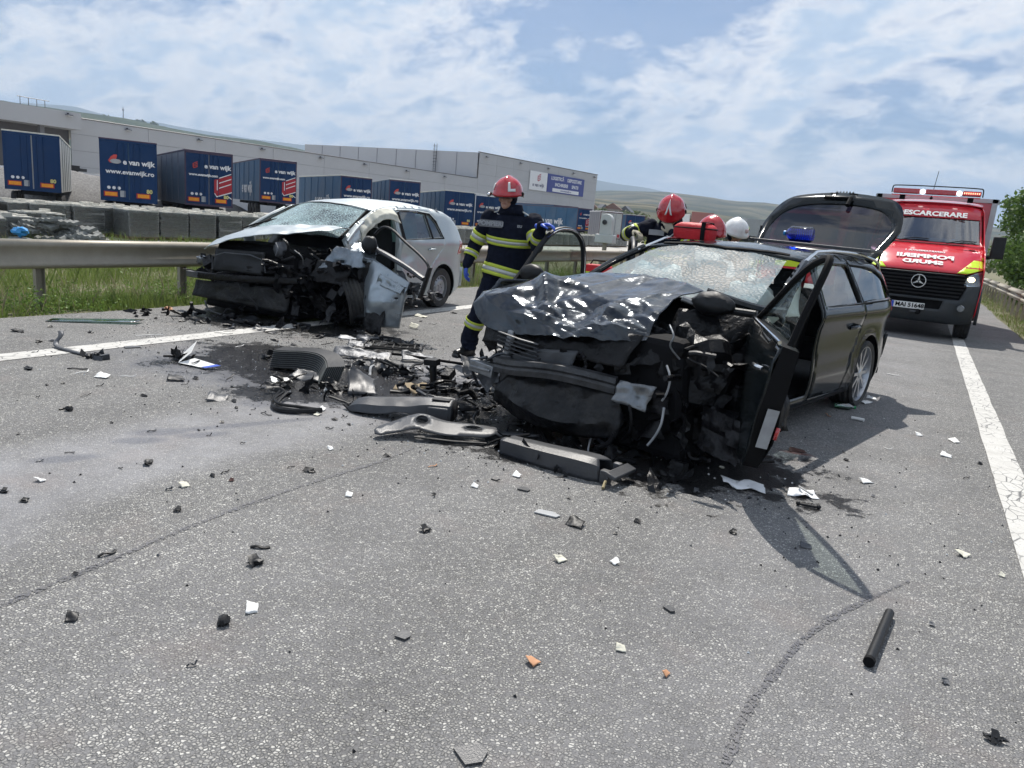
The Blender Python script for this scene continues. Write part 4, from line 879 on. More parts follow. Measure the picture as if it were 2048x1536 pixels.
M_scrub = leaf_mat('scrub_leaves', (.05, .07, .025), (.10, .11, .05))
def scrub():
    g = np.random.default_rng(3); cs = []
    for _ in range(90):
        az = R(g.uniform(-26, 4)); D = g.uniform(120, 420); x, y = math.sin(az) * D, math.cos(az) * D; r = g.uniform(1.5, 4); k = 90
        d = g.normal(size=(k, 3)); d /= np.linalg.norm(d, axis=1)[:, None]; cs.append(np.array([x, y, 0 + r * .2 + max(0, (D - 300) * .02)]) + d * np.array([r * 2, r * 2, r * .6]) * g.uniform(.6, 1, (k, 1)))
    c = np.vstack(cs); k = len(c); u = g.normal(size=(k, 3)); u /= np.linalg.norm(u, axis=1)[:, None]; v = np.cross(u, g.normal(size=(k, 3))); v /= np.linalg.norm(v, axis=1)[:, None]
    V = np.stack([c - u * .6, c + v * .35, c + u * .6, c - v * .35], 1); me = bpy.data.meshes.new('scrub'); me.from_pydata(V.reshape(-1, 3).tolist(), [], np.arange(k * 4).reshape(k, 4).tolist()); me.materials.append(M_scrub)
    o = bpy.data.objects.new('hedgerow_scrub', me); COL.objects.link(o); o['kind'] = 'stuff'; tag(o, 'low dark green scrub and hedges across the far plain', 'scrub')
scrub()
# mast on the hill
mb = MB(); mb.tube([(0, 0, 0), (0, 0, 28)], [1.2, .5], M_greyl, 6); mb.ball((0, 0, 24), 1.8, M_greyl, 6, 4); tag(mb.build('radio_mast', loc=(math.sin(R(-56.0)) * 1480, math.cos(R(-56.0)) * 1480, 104)), 'thin pale radio mast on the green hill above the warehouse', 'mast')
for i, az in enumerate((-60.6, -57.1, -55.0, -54.2)):
    bush('hill_tree', (math.sin(R(az)) * 1480, math.cos(R(az)) * 1480, 106), lob(8, 7, 5, 7, 120 + i, (3, 5)), 300, 2.0, M_leaf2, 'small dark tree on the hill crest above the warehouse, ' + ('left of the wall lamp', 'left of the mast', 'right of the mast', 'farther right of the mast')[i], 'tree', 'trees on the hill crest', 130 + i, 4)
# ------------------------------------------------------------------ grass on the verges
M_grass = leaf_mat('verge_grass', (.11, .17, .035), (.22, .27, .08)); M_dry = leaf_mat('dry_grass', (.22, .20, .12), (.32, .30, .18)); M_weed = leaf_mat('weed_leaves', (.09, .16, .03), (.16, .24, .055))
def grass(name, regs, m, hgt, wd, seed, label):
    g = np.random.default_rng(seed); Vs = []
    for (x0, x1, y0, y1, n, hs) in regs:
        x = g.uniform(x0, x1, n); y = g.uniform(y0, y1, n); dens = np.array([noise.noise(Vector((a * 1.1, b * .8, seed))) for a, b in zip(x, y)]); keep = dens > -.22; x, y, dens = x[keep], y[keep], dens[keep]
        z = np.array([terrain_h(a, b) for a, b in zip(x, y)]); h = hgt * hs * g.uniform(.4, 1.3, len(x)) * (1 + dens * 1.1); a = g.uniform(0, 6.28, len(x)); lean = g.uniform(.1, .6, len(x)) * h; w = wd * g.uniform(.6, 1.4, len(x)); b2 = g.uniform(0, 6.28, len(x))
        ca, sa = np.cos(a), np.sin(a); p0 = np.stack([x - ca * w, y - sa * w, z], 1); p1 = np.stack([x + ca * w, y + sa * w, z], 1); mx_ = np.stack([x + np.cos(b2) * lean * .4, y + np.sin(b2) * lean * .4, z + h * .6], 1); off = np.stack([ca * w * .7, sa * w * .7, 0 * w], 1); tp = np.stack([x + np.cos(b2) * lean, y + np.sin(b2) * lean, z + h], 1)
        Vs.append(np.stack([p0, p1, mx_ + off, tp, mx_ - off], 1))
    V = np.vstack(Vs); k = len(V); me = bpy.data.meshes.new(name); me.from_pydata(V.reshape(-1, 3).tolist(), [], np.arange(k * 5).reshape(k, 5).tolist()); me.materials.append(m)
    o = bpy.data.objects.new(name, me); COL.objects.link(o); o['kind'] = 'stuff'; tag(o, label, 'grass'); return o
grass('verge_grass', [(-11.2, -8.40, 2.2, 9, 16000, 1), (-8.6, -8.3, 2.2, 20, 1600, .35), (-12, -8.6, 9, 22, 16000, 1.2), (-17, -11.2, 3, 24, 30000, 2.0), (-24, -16, 5, 34, 26000, 2.2), (-14, -8.7, 22, 60, 16000, 1.5), (2.0, 5, 14, 45, 15000, .7)], M_grass, .15, .0055, 11, 'bright green roadside grass growing under and behind the guardrails')
grass('dry_grass', [(-13, -8.5, 2.2, 20, 9000, 1), (-22, -12, 5, 45, 12000, 1.4), (2.1, 5, 14, 40, 5000, 1)], M_dry, .24, .005, 12, 'pale dry grass stems mixed through the left verge')
def weeds():
    g = np.random.default_rng(21); cs = []; sz = []
    for (x0, x1, y0, y1, n) in ((-9.9, -8.45, 2.4, 9, 620), (-12, -9.9, 2.4, 12, 420), (-11, -8.8, 9, 22, 300), (-22, -12, 5, 26, 500), (2.1, 4, 16, 40, 220)):
        for _ in range(n):
            x, y = g.uniform(x0, x1), g.uniform(y0, y1)
            if noise.noise(Vector((x * 1.3, y * 1.3, 4))) < -.05: continue
            k = 26; h = g.uniform(.08, .30); r = g.uniform(.05, .14); d = g.normal(size=(k, 3)) * np.array([r, r, h * .4]); c = np.array([x, y, terrain_h(x, y) + h * .5]) + d; cs.append(c); sz.append(np.full(k, g.uniform(.012, .028)))
    c = np.vstack(cs); s = np.concatenate(sz)[:, None]; k = len(c); u = g.normal(size=(k, 3)); u /= np.linalg.norm(u, axis=1)[:, None]; v = np.cross(u, g.normal(size=(k, 3))); v /= np.linalg.norm(v, axis=1)[:, None]
    V = np.stack([c - u * s, c + v * s * .5, c + u * s, c - v * s * .5], 1); me = bpy.data.meshes.new('weeds'); me.from_pydata(V.reshape(-1, 3).tolist(), [], np.arange(k * 4).reshape(k, 4).tolist()); me.materials.append(M_weed)
    o = bpy.data.objects.new('verge_weeds', me); COL.objects.link(o); o['kind'] = 'stuff'; tag(o, 'leafy green weeds clumped along the road edge beneath the rails', 'weeds')
weeds()
# haze
hz = MB(); hz.box((0, 1500, 262), (14000, 17000, 560), M_blackm); ho = hz.build('haze', smooth=False); ho['kind'] = 'stuff'
Mh = bpy.data.materials.new('haze_air'); Mh.use_nodes = True; nt = Mh.node_tree; nt.nodes.clear(); ou = nt.nodes.new('ShaderNodeOutputMaterial'); pv = nt.nodes.new('ShaderNodeVolumePrincipled'); pv.inputs['Color'].default_value = (.62, .78, 1.0, 1); pv.inputs['Density'].default_value = 0.00020; nt.links.new(pv.outputs[0], ou.inputs['Volume']); ho.data.materials[0] = Mh
# ================================================================== VEHICLES
def loft_curves(mb, curves, nu, nvs, m, amp=0.0, freq=3.0, seed=0, sharp=.6, nrm=None, crinkle=None):
    def samp(C, u):
        d = [0]; 
        for a, b in zip(C, C[1:]): d.append(d[-1] + (Vector(a) - Vector(b)).length)
        t = u * d[-1]
        for i in range(len(C) - 1):
            if t <= d[i + 1] or i == len(C) - 2: q = (t - d[i]) / max(1e-6, d[i + 1] - d[i]); return Vector(C[i]).lerp(Vector(C[i + 1]), min(1, q))
    CC = [smooth_poly([tuple(p) for p in C], 2, False) for C in curves]; rows = []
    for k in range(len(CC) - 1):
        for j in range(nvs + (k == len(CC) - 2)): rows.append((k, j / nvs))
    vs = []
    for k, v in rows:
        for i in range(nu + 1):
            p = samp(CC[k], i / nu).lerp(samp(CC[k + 1], i / nu), v)
            if amp: n = Vector(nrm) if nrm else Vector((0, -.5, .85)); p = p + n * (crease(p * freq + Vector((seed * 3.3, seed, 0)), sharp) * amp + (crinkle(p) if crinkle else 0))
            vs.append(p)
    w = nu + 1; mb.add(vs, [(j * w + i, j * w + i + 1, (j + 1) * w + i + 1, (j + 1) * w + i) for j in range(len(rows) - 1) for i in range(nu)], m); return mb
FLAT = [1.0]
def bar(mb, P, h, t, m):
    vs = []; n = len(P)
    for i, p in enumerate(P):
        p = Vector(p); d = Vector(P[min(n - 1, i + 1)]) - Vector(P[max(0, i - 1)]); q = Vector((-d.y, d.x, 0)).normalized() * t / 2; z = Vector((0, 0, h / 2)); vs += [p - q - z, p + q - z, p + q + z, p - q + z * .9, p - q * 1.25 + z * .3, p - q * .8, p - q * 1.25 - z * .3]
    mb.add(vs, [(7 * i + k, 7 * i + (k + 1) % 7, 7 * i + 7 + (k + 1) % 7, 7 * i + 7 + k) for i in range(n - 1) for k in range(7)] + [tuple(range(7)), tuple(range(7 * n - 7, 7 * n))], m)
def clutter(mb, lo, hi, n, mats, seed, size=(.05, .22), tubes=.35):
    g = random.Random(seed)
    for k in range(n):
        c = Vector([g.uniform(a, b) for a, b in zip(lo, hi)]); m = g.choice(mats); s = g.uniform(*size)
        if g.random() < tubes:
            P = [c]; d = Vector((g.uniform(-1, 1), g.uniform(-1, 1), g.uniform(-.5, .3))).normalized()
            for _ in range(4): d = (d + Vector((g.uniform(-1, 1), g.uniform(-1, 1), g.uniform(-1, 1))) * .6).normalized(); d.z *= .6; P.append(P[-1] + d * s * .55)
            mb.tube(smooth_poly([tuple(p) for p in P], 1, False), g.uniform(.004, .02), m, 6)
        elif g.random() < .82:
            a = Vector((g.uniform(-1, 1), g.uniform(-.4, .4), g.uniform(-.5, .5))).normalized() * s; b = Vector((g.uniform(-.4, .4), g.uniform(-.4, .4), g.uniform(-1, 1) * FLAT[0])).normalized() * s * g.uniform(.3, .6); a = a * .62
            mb.patch(c - a - b, c + a - b, c + a + b, c - a + b, 9, 8, m, s * .45, k + seed, 9, edge=s * .10)
        else:
            M = Matrix.Rotation(g.uniform(0, 3), 4, 'X') @ Matrix.Rotation(g.uniform(0, 3), 4, 'Z'); mb.box(c, (s * g.uniform(.4, 1.1), s * g.uniform(.2, .7), s * g.uniform(.2, .8)), m, mtx=M)
    return mb
def wheel_obj(parent, loc, R_=.325, W=.225, rim=.225, style='spokes', rot=(0, 0, 0), flat=0.0, face=1):
    """axis along local x, outer face towards +x*face; part 'wheel' (tyre) with sub-parts"""
    mb = MB(); MX = Matrix.Rotation(R(90), 4, 'Y')
    P = [(rim * .98, -W * .44), (rim + .03, -W * .5), (R_ - .02, -W * .5), (R_ - .004, -W * .40)]
    for k in range(-3, 4): z = k * W * .11; P += [(R_ - (.010 if k % 2 else 0), z - .006), (R_ - (.010 if k % 2 else 0), z + .006)]
    P += [(R_ - .004, W * .40), (R_ - .02, W * .5), (rim + .03, W * .5), (rim * .98, W * .44)]
    mb.lathe(P, M_tyre, 40, MX); o = mb.build('wheel', parent, loc, rot)
    if flat:
        for v in o.data.vertices:
            if v.co.z < -R_ + flat: v.co.x *= 1.12; v.co.z = -R_ + flat
    f = face; mb = MB(); z0 = f * W * .44
    if style == 'spokes':
        mb.lathe([(rim, z0), (rim - .012, z0), (rim - .02, z0 - f * .015), (rim - .03, -f * W * .4)], MATS['alloy'], 40, MX)
        for k in range(10):
            a = 2 * math.pi * k / 10; ca, sa = math.cos(a), math.sin(a); 
            def fn(u, v, w, ca=ca, sa=sa): return (w, u * ca - v * sa, u * sa + v * ca)
            P = [(.045, -.020), (.12, -.013), (rim - .018, -.024), (rim - .018, .024), (.12, .013), (.045, .020)]
            mb.prism(P, z0 - f * .055, z0 - f * .02, MATS['alloy'], fn)
        mb.lathe([(0, z0 - f * .012), (.035, z0 - f * .012), (.06, z0 - f * .03), (.062, z0 - f * .09)], MATS['alloy'], 24, MX)
        mb.lathe([(.0, -f * .01), (rim * .72, -f * .01), (rim * .72, -f * .03)], M_alud, 24, MX)     # brake disc
        mb.build('rim', o)
    else:
        P = arc(0, 0, rim - .01, 0, 360, 36)[:-1]; H_ = []
        for k in range(14): a = 2 * math.pi * k / 14; cx, cy_ = .155 * math.cos(a), .155 * math.sin(a); H_.append([(cx + .013 * math.cos(t) , cy_ + .017 * math.sin(t)) for t in [2 * math.pi * q / 8 for q in range(8)]])
        def fn(u, v): r = math.hypot(u, v); return (z0 - f * (.035 + .02 * ss(.16, .10, r) * -1 + .025 * ss(.17, .21, r) * -1 * -1 - .02 * math.exp(-((r - .12) / .03) ** 2)), u, v)
        mb.sheet(P, H_, .022, fn, MATS['steel_rim'])
        mb.lathe([(rim, z0), (rim - .012, z0), (rim - .018, z0 - f * .05), (rim - .03, -f * W * .4)], MATS['steel_rim'], 40, MX)
        mb.lathe([(0, z0 - f * .01), (.03, z0 - f * .01), (.035, z0 - f * .04)], MATS['steel_rim'], 18, MX); q = mb.build('rim', o); 
        s = q.modifiers.new('solid', 'SOLIDIFY'); s.thickness = .006
        mb = MB(); mb.lathe([(0, z0 - f * .075), (rim * .93, z0 - f * .075)], M_blackm, 24, MX); mb.build('wheel_well_shadow_disc', o).name = 'wheel_shade_disc'  # black disc added as the shade behind the rim holes
        for k in range(5): a = 2 * math.pi * k / 5; mb = MB(); mb.lathe([(0, .012), (.008, .012), (.009, 0)], M_alud, 6, Matrix.Translation((z0 - f * .02, .058 * math.cos(a), .058 * math.sin(a))) @ MX); mb.build('wheel_bolt', o)
    return o
mat('alloy', (.42, .43, .45), .3, .8, var=.08, coat=.3, dust=.1); mat('steel_rim', (.33, .34, .36), .4, .6, var=.12, dust=.3)
def hw_fn(W, belt, tumble, zr, rt, zsh, ytail, ktail, yws, y0=-2.4):
    def hw(y, z):
        h = W / 2 - .12 * max(0, (.42 - z) / .42) ** 2
        if z > belt: h -= tumble * (z - belt)
        d = zr(y) - z
        if 0 <= d < rt: h -= rt * .75 * (1 - math.sqrt(max(0, 1 - ((rt - d) / rt) ** 2)))
        elif d < 0: h -= rt * .75
        if y > ytail[0]: h -= ktail * ((y - ytail[0]) / (ytail[1] - ytail[0])) ** 2
        h += .018 * math.exp(-((z - zsh) / .05) ** 2) - .012 * math.exp(-((z - zsh + .22) / .16) ** 2)
        for yw in yws: r = math.hypot(y - yw, z - .31); h += .022 * math.exp(-((r - .36) / .045) ** 2) * (1 if z > .1 else 0)
        return h
    return hw
def side_fn(hw, sgn, off=0.0, dent=None):
    def f(y, z):
        x = hw(y, z) + off
        if dent: x += dent(y, z)
        return (sgn * x, y, z)
    return f

# ------------------------------------------------------------------ black estate car
def build_estate():
    e = empty('estate_car', 'wrecked black estate car with crushed front, open doors and raised tailgate', 'car', (-1.227, 7.87, 0), R(-12))
    zr = lambda y: interp([(-2.3, 1.0), (-1.9, 1.19), (-1.45, 1.345), (-1.1, 1.385), (-.6, 1.395), (0, 1.38), (.5, 1.33), (.8, 1.26), (1.1, 1.15)], y)
    hw = hw_fn(1.82, .97, .46, zr, .07, .90, (.25, 1.08), .17, (0,))
    body = [(-2.3, .22), (-.41, .20)] + [(p[0], p[1]) for p in arc(0, .31, .385, 196, -16, 18)] + [(.45, .22), (.92, .30), (1.03, .5), (1.06, .75), (1.0, .95), (.86, 1.15), (.74, 1.27), (.5, 1.33), (0, 1.38), (-.6, 1.395), (-1.1, 1.385), (-1.45, 1.345), (-1.9, 1.19), (-2.3, 1.0)]
    rdoor = [(-1.42, .25), (-.62, .23), (-.58, .36), (-.49, .55), (-.36, .70), (-.33, .80), (-.33, .97), (-.46, 1.30), (-.52, 1.345), (-1.05, 1.345), (-1.33, 1.32), (-1.43, 1.28)]
    rwin = [(-1.36, .995), (-.42, 1.005), (-.52, 1.28), (-.60, 1.315), (-1.05, 1.325), (-1.30, 1.305), (-1.36, 1.27)]
    qwin = [(-.36, 1.01), (.66, 1.03), (.70, 1.06), (.52, 1.20), (.28, 1.27), (-.05, 1.31), (-.48, 1.325)]
    fdoor = [(-2.24, .30), (-1.49, .29), (-1.47, .8), (-1.48, 1.27), (-1.60, 1.24), (-1.95, 1.10), (-2.24, .96)]
    for sg in (1, -1):
        mb = MB(); mb.sheet(body, [rdoor, qwin, fdoor], .055, side_fn(hw, sg), M_paint); mb.build('body_side', e, thick=.012, ang=50)
        if sg == 1:
            mb = MB(); ins = [( -1.415 + (p[0] + 1.42) * .992, p[1] + .003) for p in rdoor]; mb.sheet(ins, [rwin], .05, side_fn(hw, sg, .002, lambda y, z: -.006 * math.exp(-((z - .52) / .06) ** 2)), M_paint); d = mb.build('rear_door', e, thick=.014, ang=50)
            mb = MB(); y0 = -.58; mb.tube([(sg * (hw(y0, .80) + .012), y0 - .1, .795), (sg * (hw(y0, .80) + .04), y0 - .06, .80), (sg * (hw(y0, .80) + .04), y0 + .08, .803), (sg * (hw(y0, .8) + .012), y0 + .12, .803)], .016, M_paint, 8); mb.build('door_handle', d)
            mb = MB(); mb.sheet(rwin, [], .12, side_fn(hw, sg, -.012), M_glassd); mb.build('window_pane', d)
        mb = MB(); mb.sheet(qwin, [], .12, side_fn(hw, sg, -.008), M_glassd); mb.build('quarter_window', e)
        mb = MB(); mb.tube([(sg * (hw(y, 1.0) + .006), y, .985 + (y + 1.4) * .012) for y in [-1.4 + .21 * k for k in range(11)]], .009, M_blackm, 6); mb.build('window_trim', e)
        mb = MB(); mb.tube([(sg * (hw(q[0], q[1]) + .004), q[0], q[1]) for q in qwin + qwin[:1]], .007, M_blackm, 5); mb.build('window_seal', e)
        mb = MB(); mb.tube([(sg * (hw(-.45, 1.0) - .01), -.43, .99), (sg * (hw(-.5, 1.33) - .01), -.54, 1.34)], .018, M_blackm, 6); mb.build('pillar_trim', e)
        mb = MB(); mb.tube([(sg * (hw(y, zr(y)) + .03), y, zr(y) + (.04 if -1.5 < y < .68 else .0)) for y in [-1.6, -1.5, -1.2, -.8, -.4, 0, .4, .62, .72]], .013, M_chrome, 8); mb.build('roof_rail', e)
        mb = MB(); mb.tube([(sg * (hw(y, .22) + .01), y, .215) for y in (-2.1, -1.5, -1.0, -.45)], .018, M_blackm, 6); mb.build('sill_trim', e)
        mb = MB(); mb.tube([(sg * hw(-2.32, 1.0), -2.32, .98), (sg * hw(-1.9, 1.17), -1.9, 1.17), (sg * hw(-1.5, 1.31), -1.5, 1.32)], .03, M_paint, 8); mb.build('pillar', e)
        mb = MB(); P = arc(0, .31, .40, 200, -20, 20); vs = []; 
        for (y, z) in P: vs += [(sg * (hw(y, z) - .005), y, z), (sg * (hw(y, z) - .30), y, z)]
        mb.add(vs, [(2 * i, 2 * i + 1, 2 * i + 3, 2 * i + 2) for i in range(len(P) - 1)], M_blackm); mb.build('wheel_arch_liner', e)
        # tail light
        mb = MB(); mb.sheet([(.78, .82), (1.045, .70), (1.06, .80), (.99, .96), (.84, .99)], [], .05, side_fn(hw, sg, .004), M_redl); mb.build('tail_light', e, thick=.01)
        wheel_obj(e, (sg * .80, 0, .318), .322, .235, .268, 'spokes', face=sg)
    mb = MB(); mb.sheet([(-1.0, -1.5), (1.0, -1.5), (1.0, .74), (-1.0, .74)], [], .12, lambda x, y: (x * hw(y, zr(y)), y, zr(y) + .045 * (1 - x * x) - (.02 * (y > .6))), M_paint); mb.build('roof', e, thick=.012, ang=50)
    mb = MB(); mb.patch((-.78, 1.10, .40), (.78, 1.10, .40), (.80, 1.10, .62), (-.80, 1.10, .62), 12, 4, M_paint); mb.patch((-.72, 1.0, .22), (.72, 1.0, .22), (.78, 1.10, .40), (-.78, 1.10, .40), 12, 3, M_blackm)
    for sg in (1, -1): mb.patch((sg * .775, 1.09, .40), (sg * .80, .96, .38), (sg * .81, .96, .66), (sg * .78, 1.09, .62), 4, 3, M_paint)
    mb.build('rear_bumper', e, thick=.01)
    # floor, dark inside walls, seats, dashboard
    mb = MB(); mb.box((0, -.65, .24), (1.58, 3.3, .06), M_blackm); mb.build('floor_pan', e, smooth=False)
    Mseat = mat('dark_seat_cloth', (.028, .029, .032), .85, var=.2, bump=.3)
    for x in (-.37, .37):
        mb = MB(); mb.box((x, -1.15, .50), (.48, .48, .16), Mseat); mb.box((x, -.86, .80), (.46, .13, .58), Mseat, mtx=Matrix.Rotation(R(-14), 4, 'X')); mb.box((x, -.80, 1.16), (.26, .10, .17), Mseat, mtx=Matrix.Rotation(R(-10), 4, 'X')); mb.build('front_seat', e, bevel=.03)
    mb = MB(); mb.box((0, -.20, .50), (1.25, .45, .18), Mseat); mb.box((0, .06, .80), (1.25, .13, .50), Mseat); mb.build('rear_seat', e, bevel=.03)
    mb = MB(); mb.patch((-.7, -2.25, .72), (.7, -2.2, .70), (.7, -1.95, .98), (-.7, -1.95, .96), 14, 6, M_greyp, .05, 3, 4); mb.patch((-.7, -1.95, .96), (.7, -1.95, .98), (.7, -2.4, 1.0), (-.7, -2.4, 1.0), 14, 5, M_blackm, .04, 4, 4); mb.build('dashboard', e, thick=.02)
    mb = MB(); tor = [(.36 + .185 * math.cos(a), -1.72 + .08 * math.sin(a), .86 + .17 * math.sin(a)) for a in [2 * math.pi * k / 20 for k in range(21)]]; mb.tube(tor, .014, M_blackm, 6, False); mb.tube([(.19, -1.72, .86), (.54, -1.72, .86)], .02, M_blackm, 6); mb.build('steering_wheel', e)
    Mbag = mat('airbag_cloth', (.60, .63, .60), .85, var=.1, bump=.4, bscale=12)
    for (c, r, s_, sd_) in (((.36, -1.62, .93), .21, (1.1, .6, .95), 1), ((-.38, -1.85, 1.0), .22, (1.2, .6, .8), 5)):
        mb = MB(); mb.ball(c, r, Mbag, 20, 14, s_, .55, sd_); mb.build('airbag', e, ang=80)
    mb = MB(); mb.patch((.76, -1.9, .92), (.74, -1.5, .90), (.66, -1.46, 1.24), (.70, -1.75, 1.20), 10, 8, Mbag, .05, 9, 6, dirn=(1, 0, 0), edge=.03); mb.build('side_airbag', e, thick=.006)
    # crushed windscreen, sagging inward
    def ws(u, v):
        x = u * (.74 + (.57 - .74) * v); y = -2.42 + (1.0) * v - .16 * (1 - u * u) * (1 - v * .5) ; z = 1.0 + .36 * v + .035 * (1 - u * u)
        s_ = math.exp(-((u - .2) / .7) ** 2 - ((v - .45) / .45) ** 2); z -= .10 * s_; p = Vector((x, y, z)); z += .018 * crease(p * 5, .7)
        return (x, y, z)
    mb = MB(); mb.sheet([(-1, 0), (1, 0), (1, 1), (-1, 1)], [[(.35, .0001), (.9, .0001), (.80, .22), (.45, .18)]] if False else [], .10, ws, M_glassw2, .3); mb.build('windscreen', e, ang=20)
    mb = MB(); mb.tube([ws(u, 1.0) for u in [-1 + .1 * k for k in range(21)]], .02, M_blackm, 6); mb.build('windscreen_frame', e); mb = MB(); mb.tube([ws(u, 0) for u in [-1 + .1 * k for k in range(21)]], .014, M_blackm, 6); mb.build('windscreen_frame', e)
    # ---------------- crushed front
    mb = MB()
    loft_curves(mb, [[(-1.02, -3.38, .80), (-.9, -3.44, .69), (-.6, -3.46, .66), (-.2, -3.46, .70), (.2, -3.38, .72), (.44, -3.28, .77)],
                     [(-1.02, -3.28, .90), (-.85, -3.40, .84), (-.5, -3.42, .80), (-.1, -3.38, .79), (.25, -3.32, .82), (.42, -3.20, .85)],
                     [(-.96, -3.12, .93), (-.78, -3.24, .96), (-.45, -3.22, .86), (-.15, -3.18, .88), (.2, -3.16, .89), (.40, -3.06, .93)],
                     [(-.88, -2.92, .99), (-.62, -2.98, 1.06), (-.3, -2.9, .98), (0, -2.86, 1.04), (.22, -2.85, 1.0), (.36, -2.85, 1.02)],
                     [(-.80, -2.42, 1.04), (-.5, -2.44, 1.12), (-.15, -2.45, 1.13), (.12, -2.45, 1.12), (.28, -2.48, 1.10), (.40, -2.5, 1.08)]], 110, 18, M_paintc, .038, 2.3, 3, .9, None, lambda p: .034 * (lambda d: d[1] - d[0] + .8 * noise.noise(p * 5))(noise.voronoi(Vector((p.x * 4.5 + p.y * 3, p.y * 9, p.z * 9 + p.x * 2)))[0]) * ss(-.9, -.3, p.x) * ss(1.0, .86, p.z) + .05 * math.exp(-((p.x + .55 + (p.y + 3.1) * .9) / .07) ** 2) * ss(.8, .95, p.z))
    bon = mb.build('bonnet', e, thick=.006, ang=13)
    mb = MB(); mb.patch((-1.06, -3.30, .80), (-.86, -2.45, .82), (-.86, -2.35, 1.0), (-1.0, -3.1, 1.0), 16, 8, M_paintc, .05, 8, 4, dirn=(-1, 0, .2)); mb.patch((-1.06, -3.30, .80), (-.86, -2.45, .82), (-.86, -2.45, .45), (-.98, -3.20, .62), 16, 8, M_paint, .05, 8, 4, dirn=(-1, 0, .2)); mb.build('front_wing', e, thick=.006, ang=30)
    mb = MB(); mb.box((0.04, -2.93, .43), (1.56, .80, .76), M_blackm, taper=.85); mb.build('bay_shade_box', e, smooth=False, bevel=.05)  # black box added to block light and fill the gaps with shade
    mb = MB(); mb.patch((-.86, -3.43, .56), (.36, -3.39, .58), (.42, -3.28, .80), (-.82, -3.36, .74), 34, 9, M_soot, .06, 4, 5); mb.build('lock_carrier', e, thick=.01)
    gr = None
    for k in range(5):
        mb = MB(); z = .66 - k * .028; mb.tube([(-.66, -3.47, z + .005), (-.55, -3.51, z + .004), (-.42, -3.51, z - .01), (-.29, -3.47, z - .025)], [(.006, .014)] * 4, M_greyp if k % 2 else M_alud, 6); o = mb.build('grille_slat' if gr else 'grille', gr or e); gr = gr or o
    mb = MB(); mb.patch((-.70, -3.46, .45), (-.02, -3.46, .44), (.02, -3.42, .64), (-.30, -3.44, .60), 14, 6, M_greyp, .03, 6, 5); mb.build('grille_surround', e, thick=.01)
    mb = MB()
    for (pts, h) in (([(-.62, -3.52, .44), (-.45, -3.56, .45), (-.15, -3.53, .49), (.10, -3.49, .49), (.34, -3.42, .47)], .075), ):
        P = smooth_poly(pts, 2, False); bar(mb, P, h * 1.45, .05, mat('grimy_beam', (.05, .052, .056), .5, .4, var=.5, scale=9, bump=.3, dust=.15))
    mb.build('bumper_beam', e)
    mb = MB(); mb.box((-.74, -3.52, .385), (.23, .07, .085), M_alu, mtx=Matrix.Rotation(R(4), 4, 'Y')); mb.box((-.74, -3.56, .385), (.20, .02, .02), M_alu); mb.tube([(-.66, -3.565, .385), (-.66, -3.54, .385)], .014, M_blackm, 8); mb.build('beam_bracket', e, bevel=.012)
    mb = MB(); mb.box((-.55, -3.47, .36), (.10, .05, .30), M_greyp, mtx=Matrix.Rotation(R(-6), 4, 'Y')); mb.box((-.57, -3.45, .60), (.045, .05, .18), M_greyl, mtx=Matrix.Rotation(R(10), 4, 'Y')); mb.build('radiator_bracket', e, bevel=.01)
    mb = MB(); loft_curves(mb, [[(-.62, -3.50, .17), (-.3, -3.56, .10), (.1, -3.52, .08), (.42, -3.46, .14)], [(-.60, -3.52, .27), (-.3, -3.62, .22), (0, -3.6, .17), (.25, -3.55, .21), (.44, -3.44, .24)], [(-.52, -3.50, .36), (-.2, -3.56, .38), (.02, -3.5, .30), (.2, -3.5, .36), (.40, -3.42, .36)], [(-.5, -3.44, .43), (-.2, -3.46, .42), (.1, -3.44, .42), (.4, -3.38, .42)]], 36, 6, mat('scuffed_black_bumper', (.006, .0065, .008), .42, spec=.3, var=.7, scale=8, bump=.6, bscale=22, dust=.15), .055, 5, 5, .7, (0, -1, .1)); mb.build('bumper_cover', e, thick=.008)
    mb = MB(); mb.patch((.36, -3.48, .38), (.56, -3.40, .34), (.60, -3.36, .50), (.38, -3.44, .52), 10, 8, mat('lamp_plastic', (.16, .17, .18), .2, .4, var=.5, coat=.6), .04, 7, 8, edge=.02); mb.build('headlight', e, thick=.01)
    mb = MB(); clutter(mb, (-.92, -3.45, .05), (-.55, -3.0, .62), 46, [M_soot, M_black, M_alud, M_greyp], 11, (.04, .15)); clutter(mb, (-.55, -3.45, .50), (.36, -3.3, .62), 18, [M_soot, M_black, M_engine], 12, (.03, .10)); clutter(mb, (-.6, -3.45, .10), (.5, -3.2, .3), 20, [M_soot, M_black], 13, (.05, .16)); mb.build('front_wreckage', e, kind='stuff')
    mb = MB(); clutter(mb, (.38, -3.35, .08), (1.04, -2.45, .80), 150, [M_soot, M_black, M_engine, M_soot, M_blackm, M_soot], 21, (.06, .24)); mb.build('crushed_engine_parts', e, kind='stuff')
    mb = MB(); mb.ball((.62, -3.0, .50), .30, M_soot, 22, 16, (1.1, .9, 1.25), .55, 3); mb.build('engine_block', e, ang=25)
    for k, (a, b, c_, d, s_) in enumerate((((.42, -3.30, .15), (.98, -3.05, .12), (1.0, -2.95, .55), (.44, -3.22, .60), .09), ((.44, -3.25, .55), (.98, -3.0, .55), (.86, -2.6, .98), (.44, -2.9, .95), .08), ((.80, -3.1, .15), (1.10, -2.4, .2), (1.0, -2.35, .92), (.84, -2.9, .86), .07))):
        mb = MB(); mb.patch(a, b, c_, d, 22, 18, M_soot, s_, 30 + k, 4.5, edge=.03); mb.build('front_wing', e, thick=.006, ang=25)
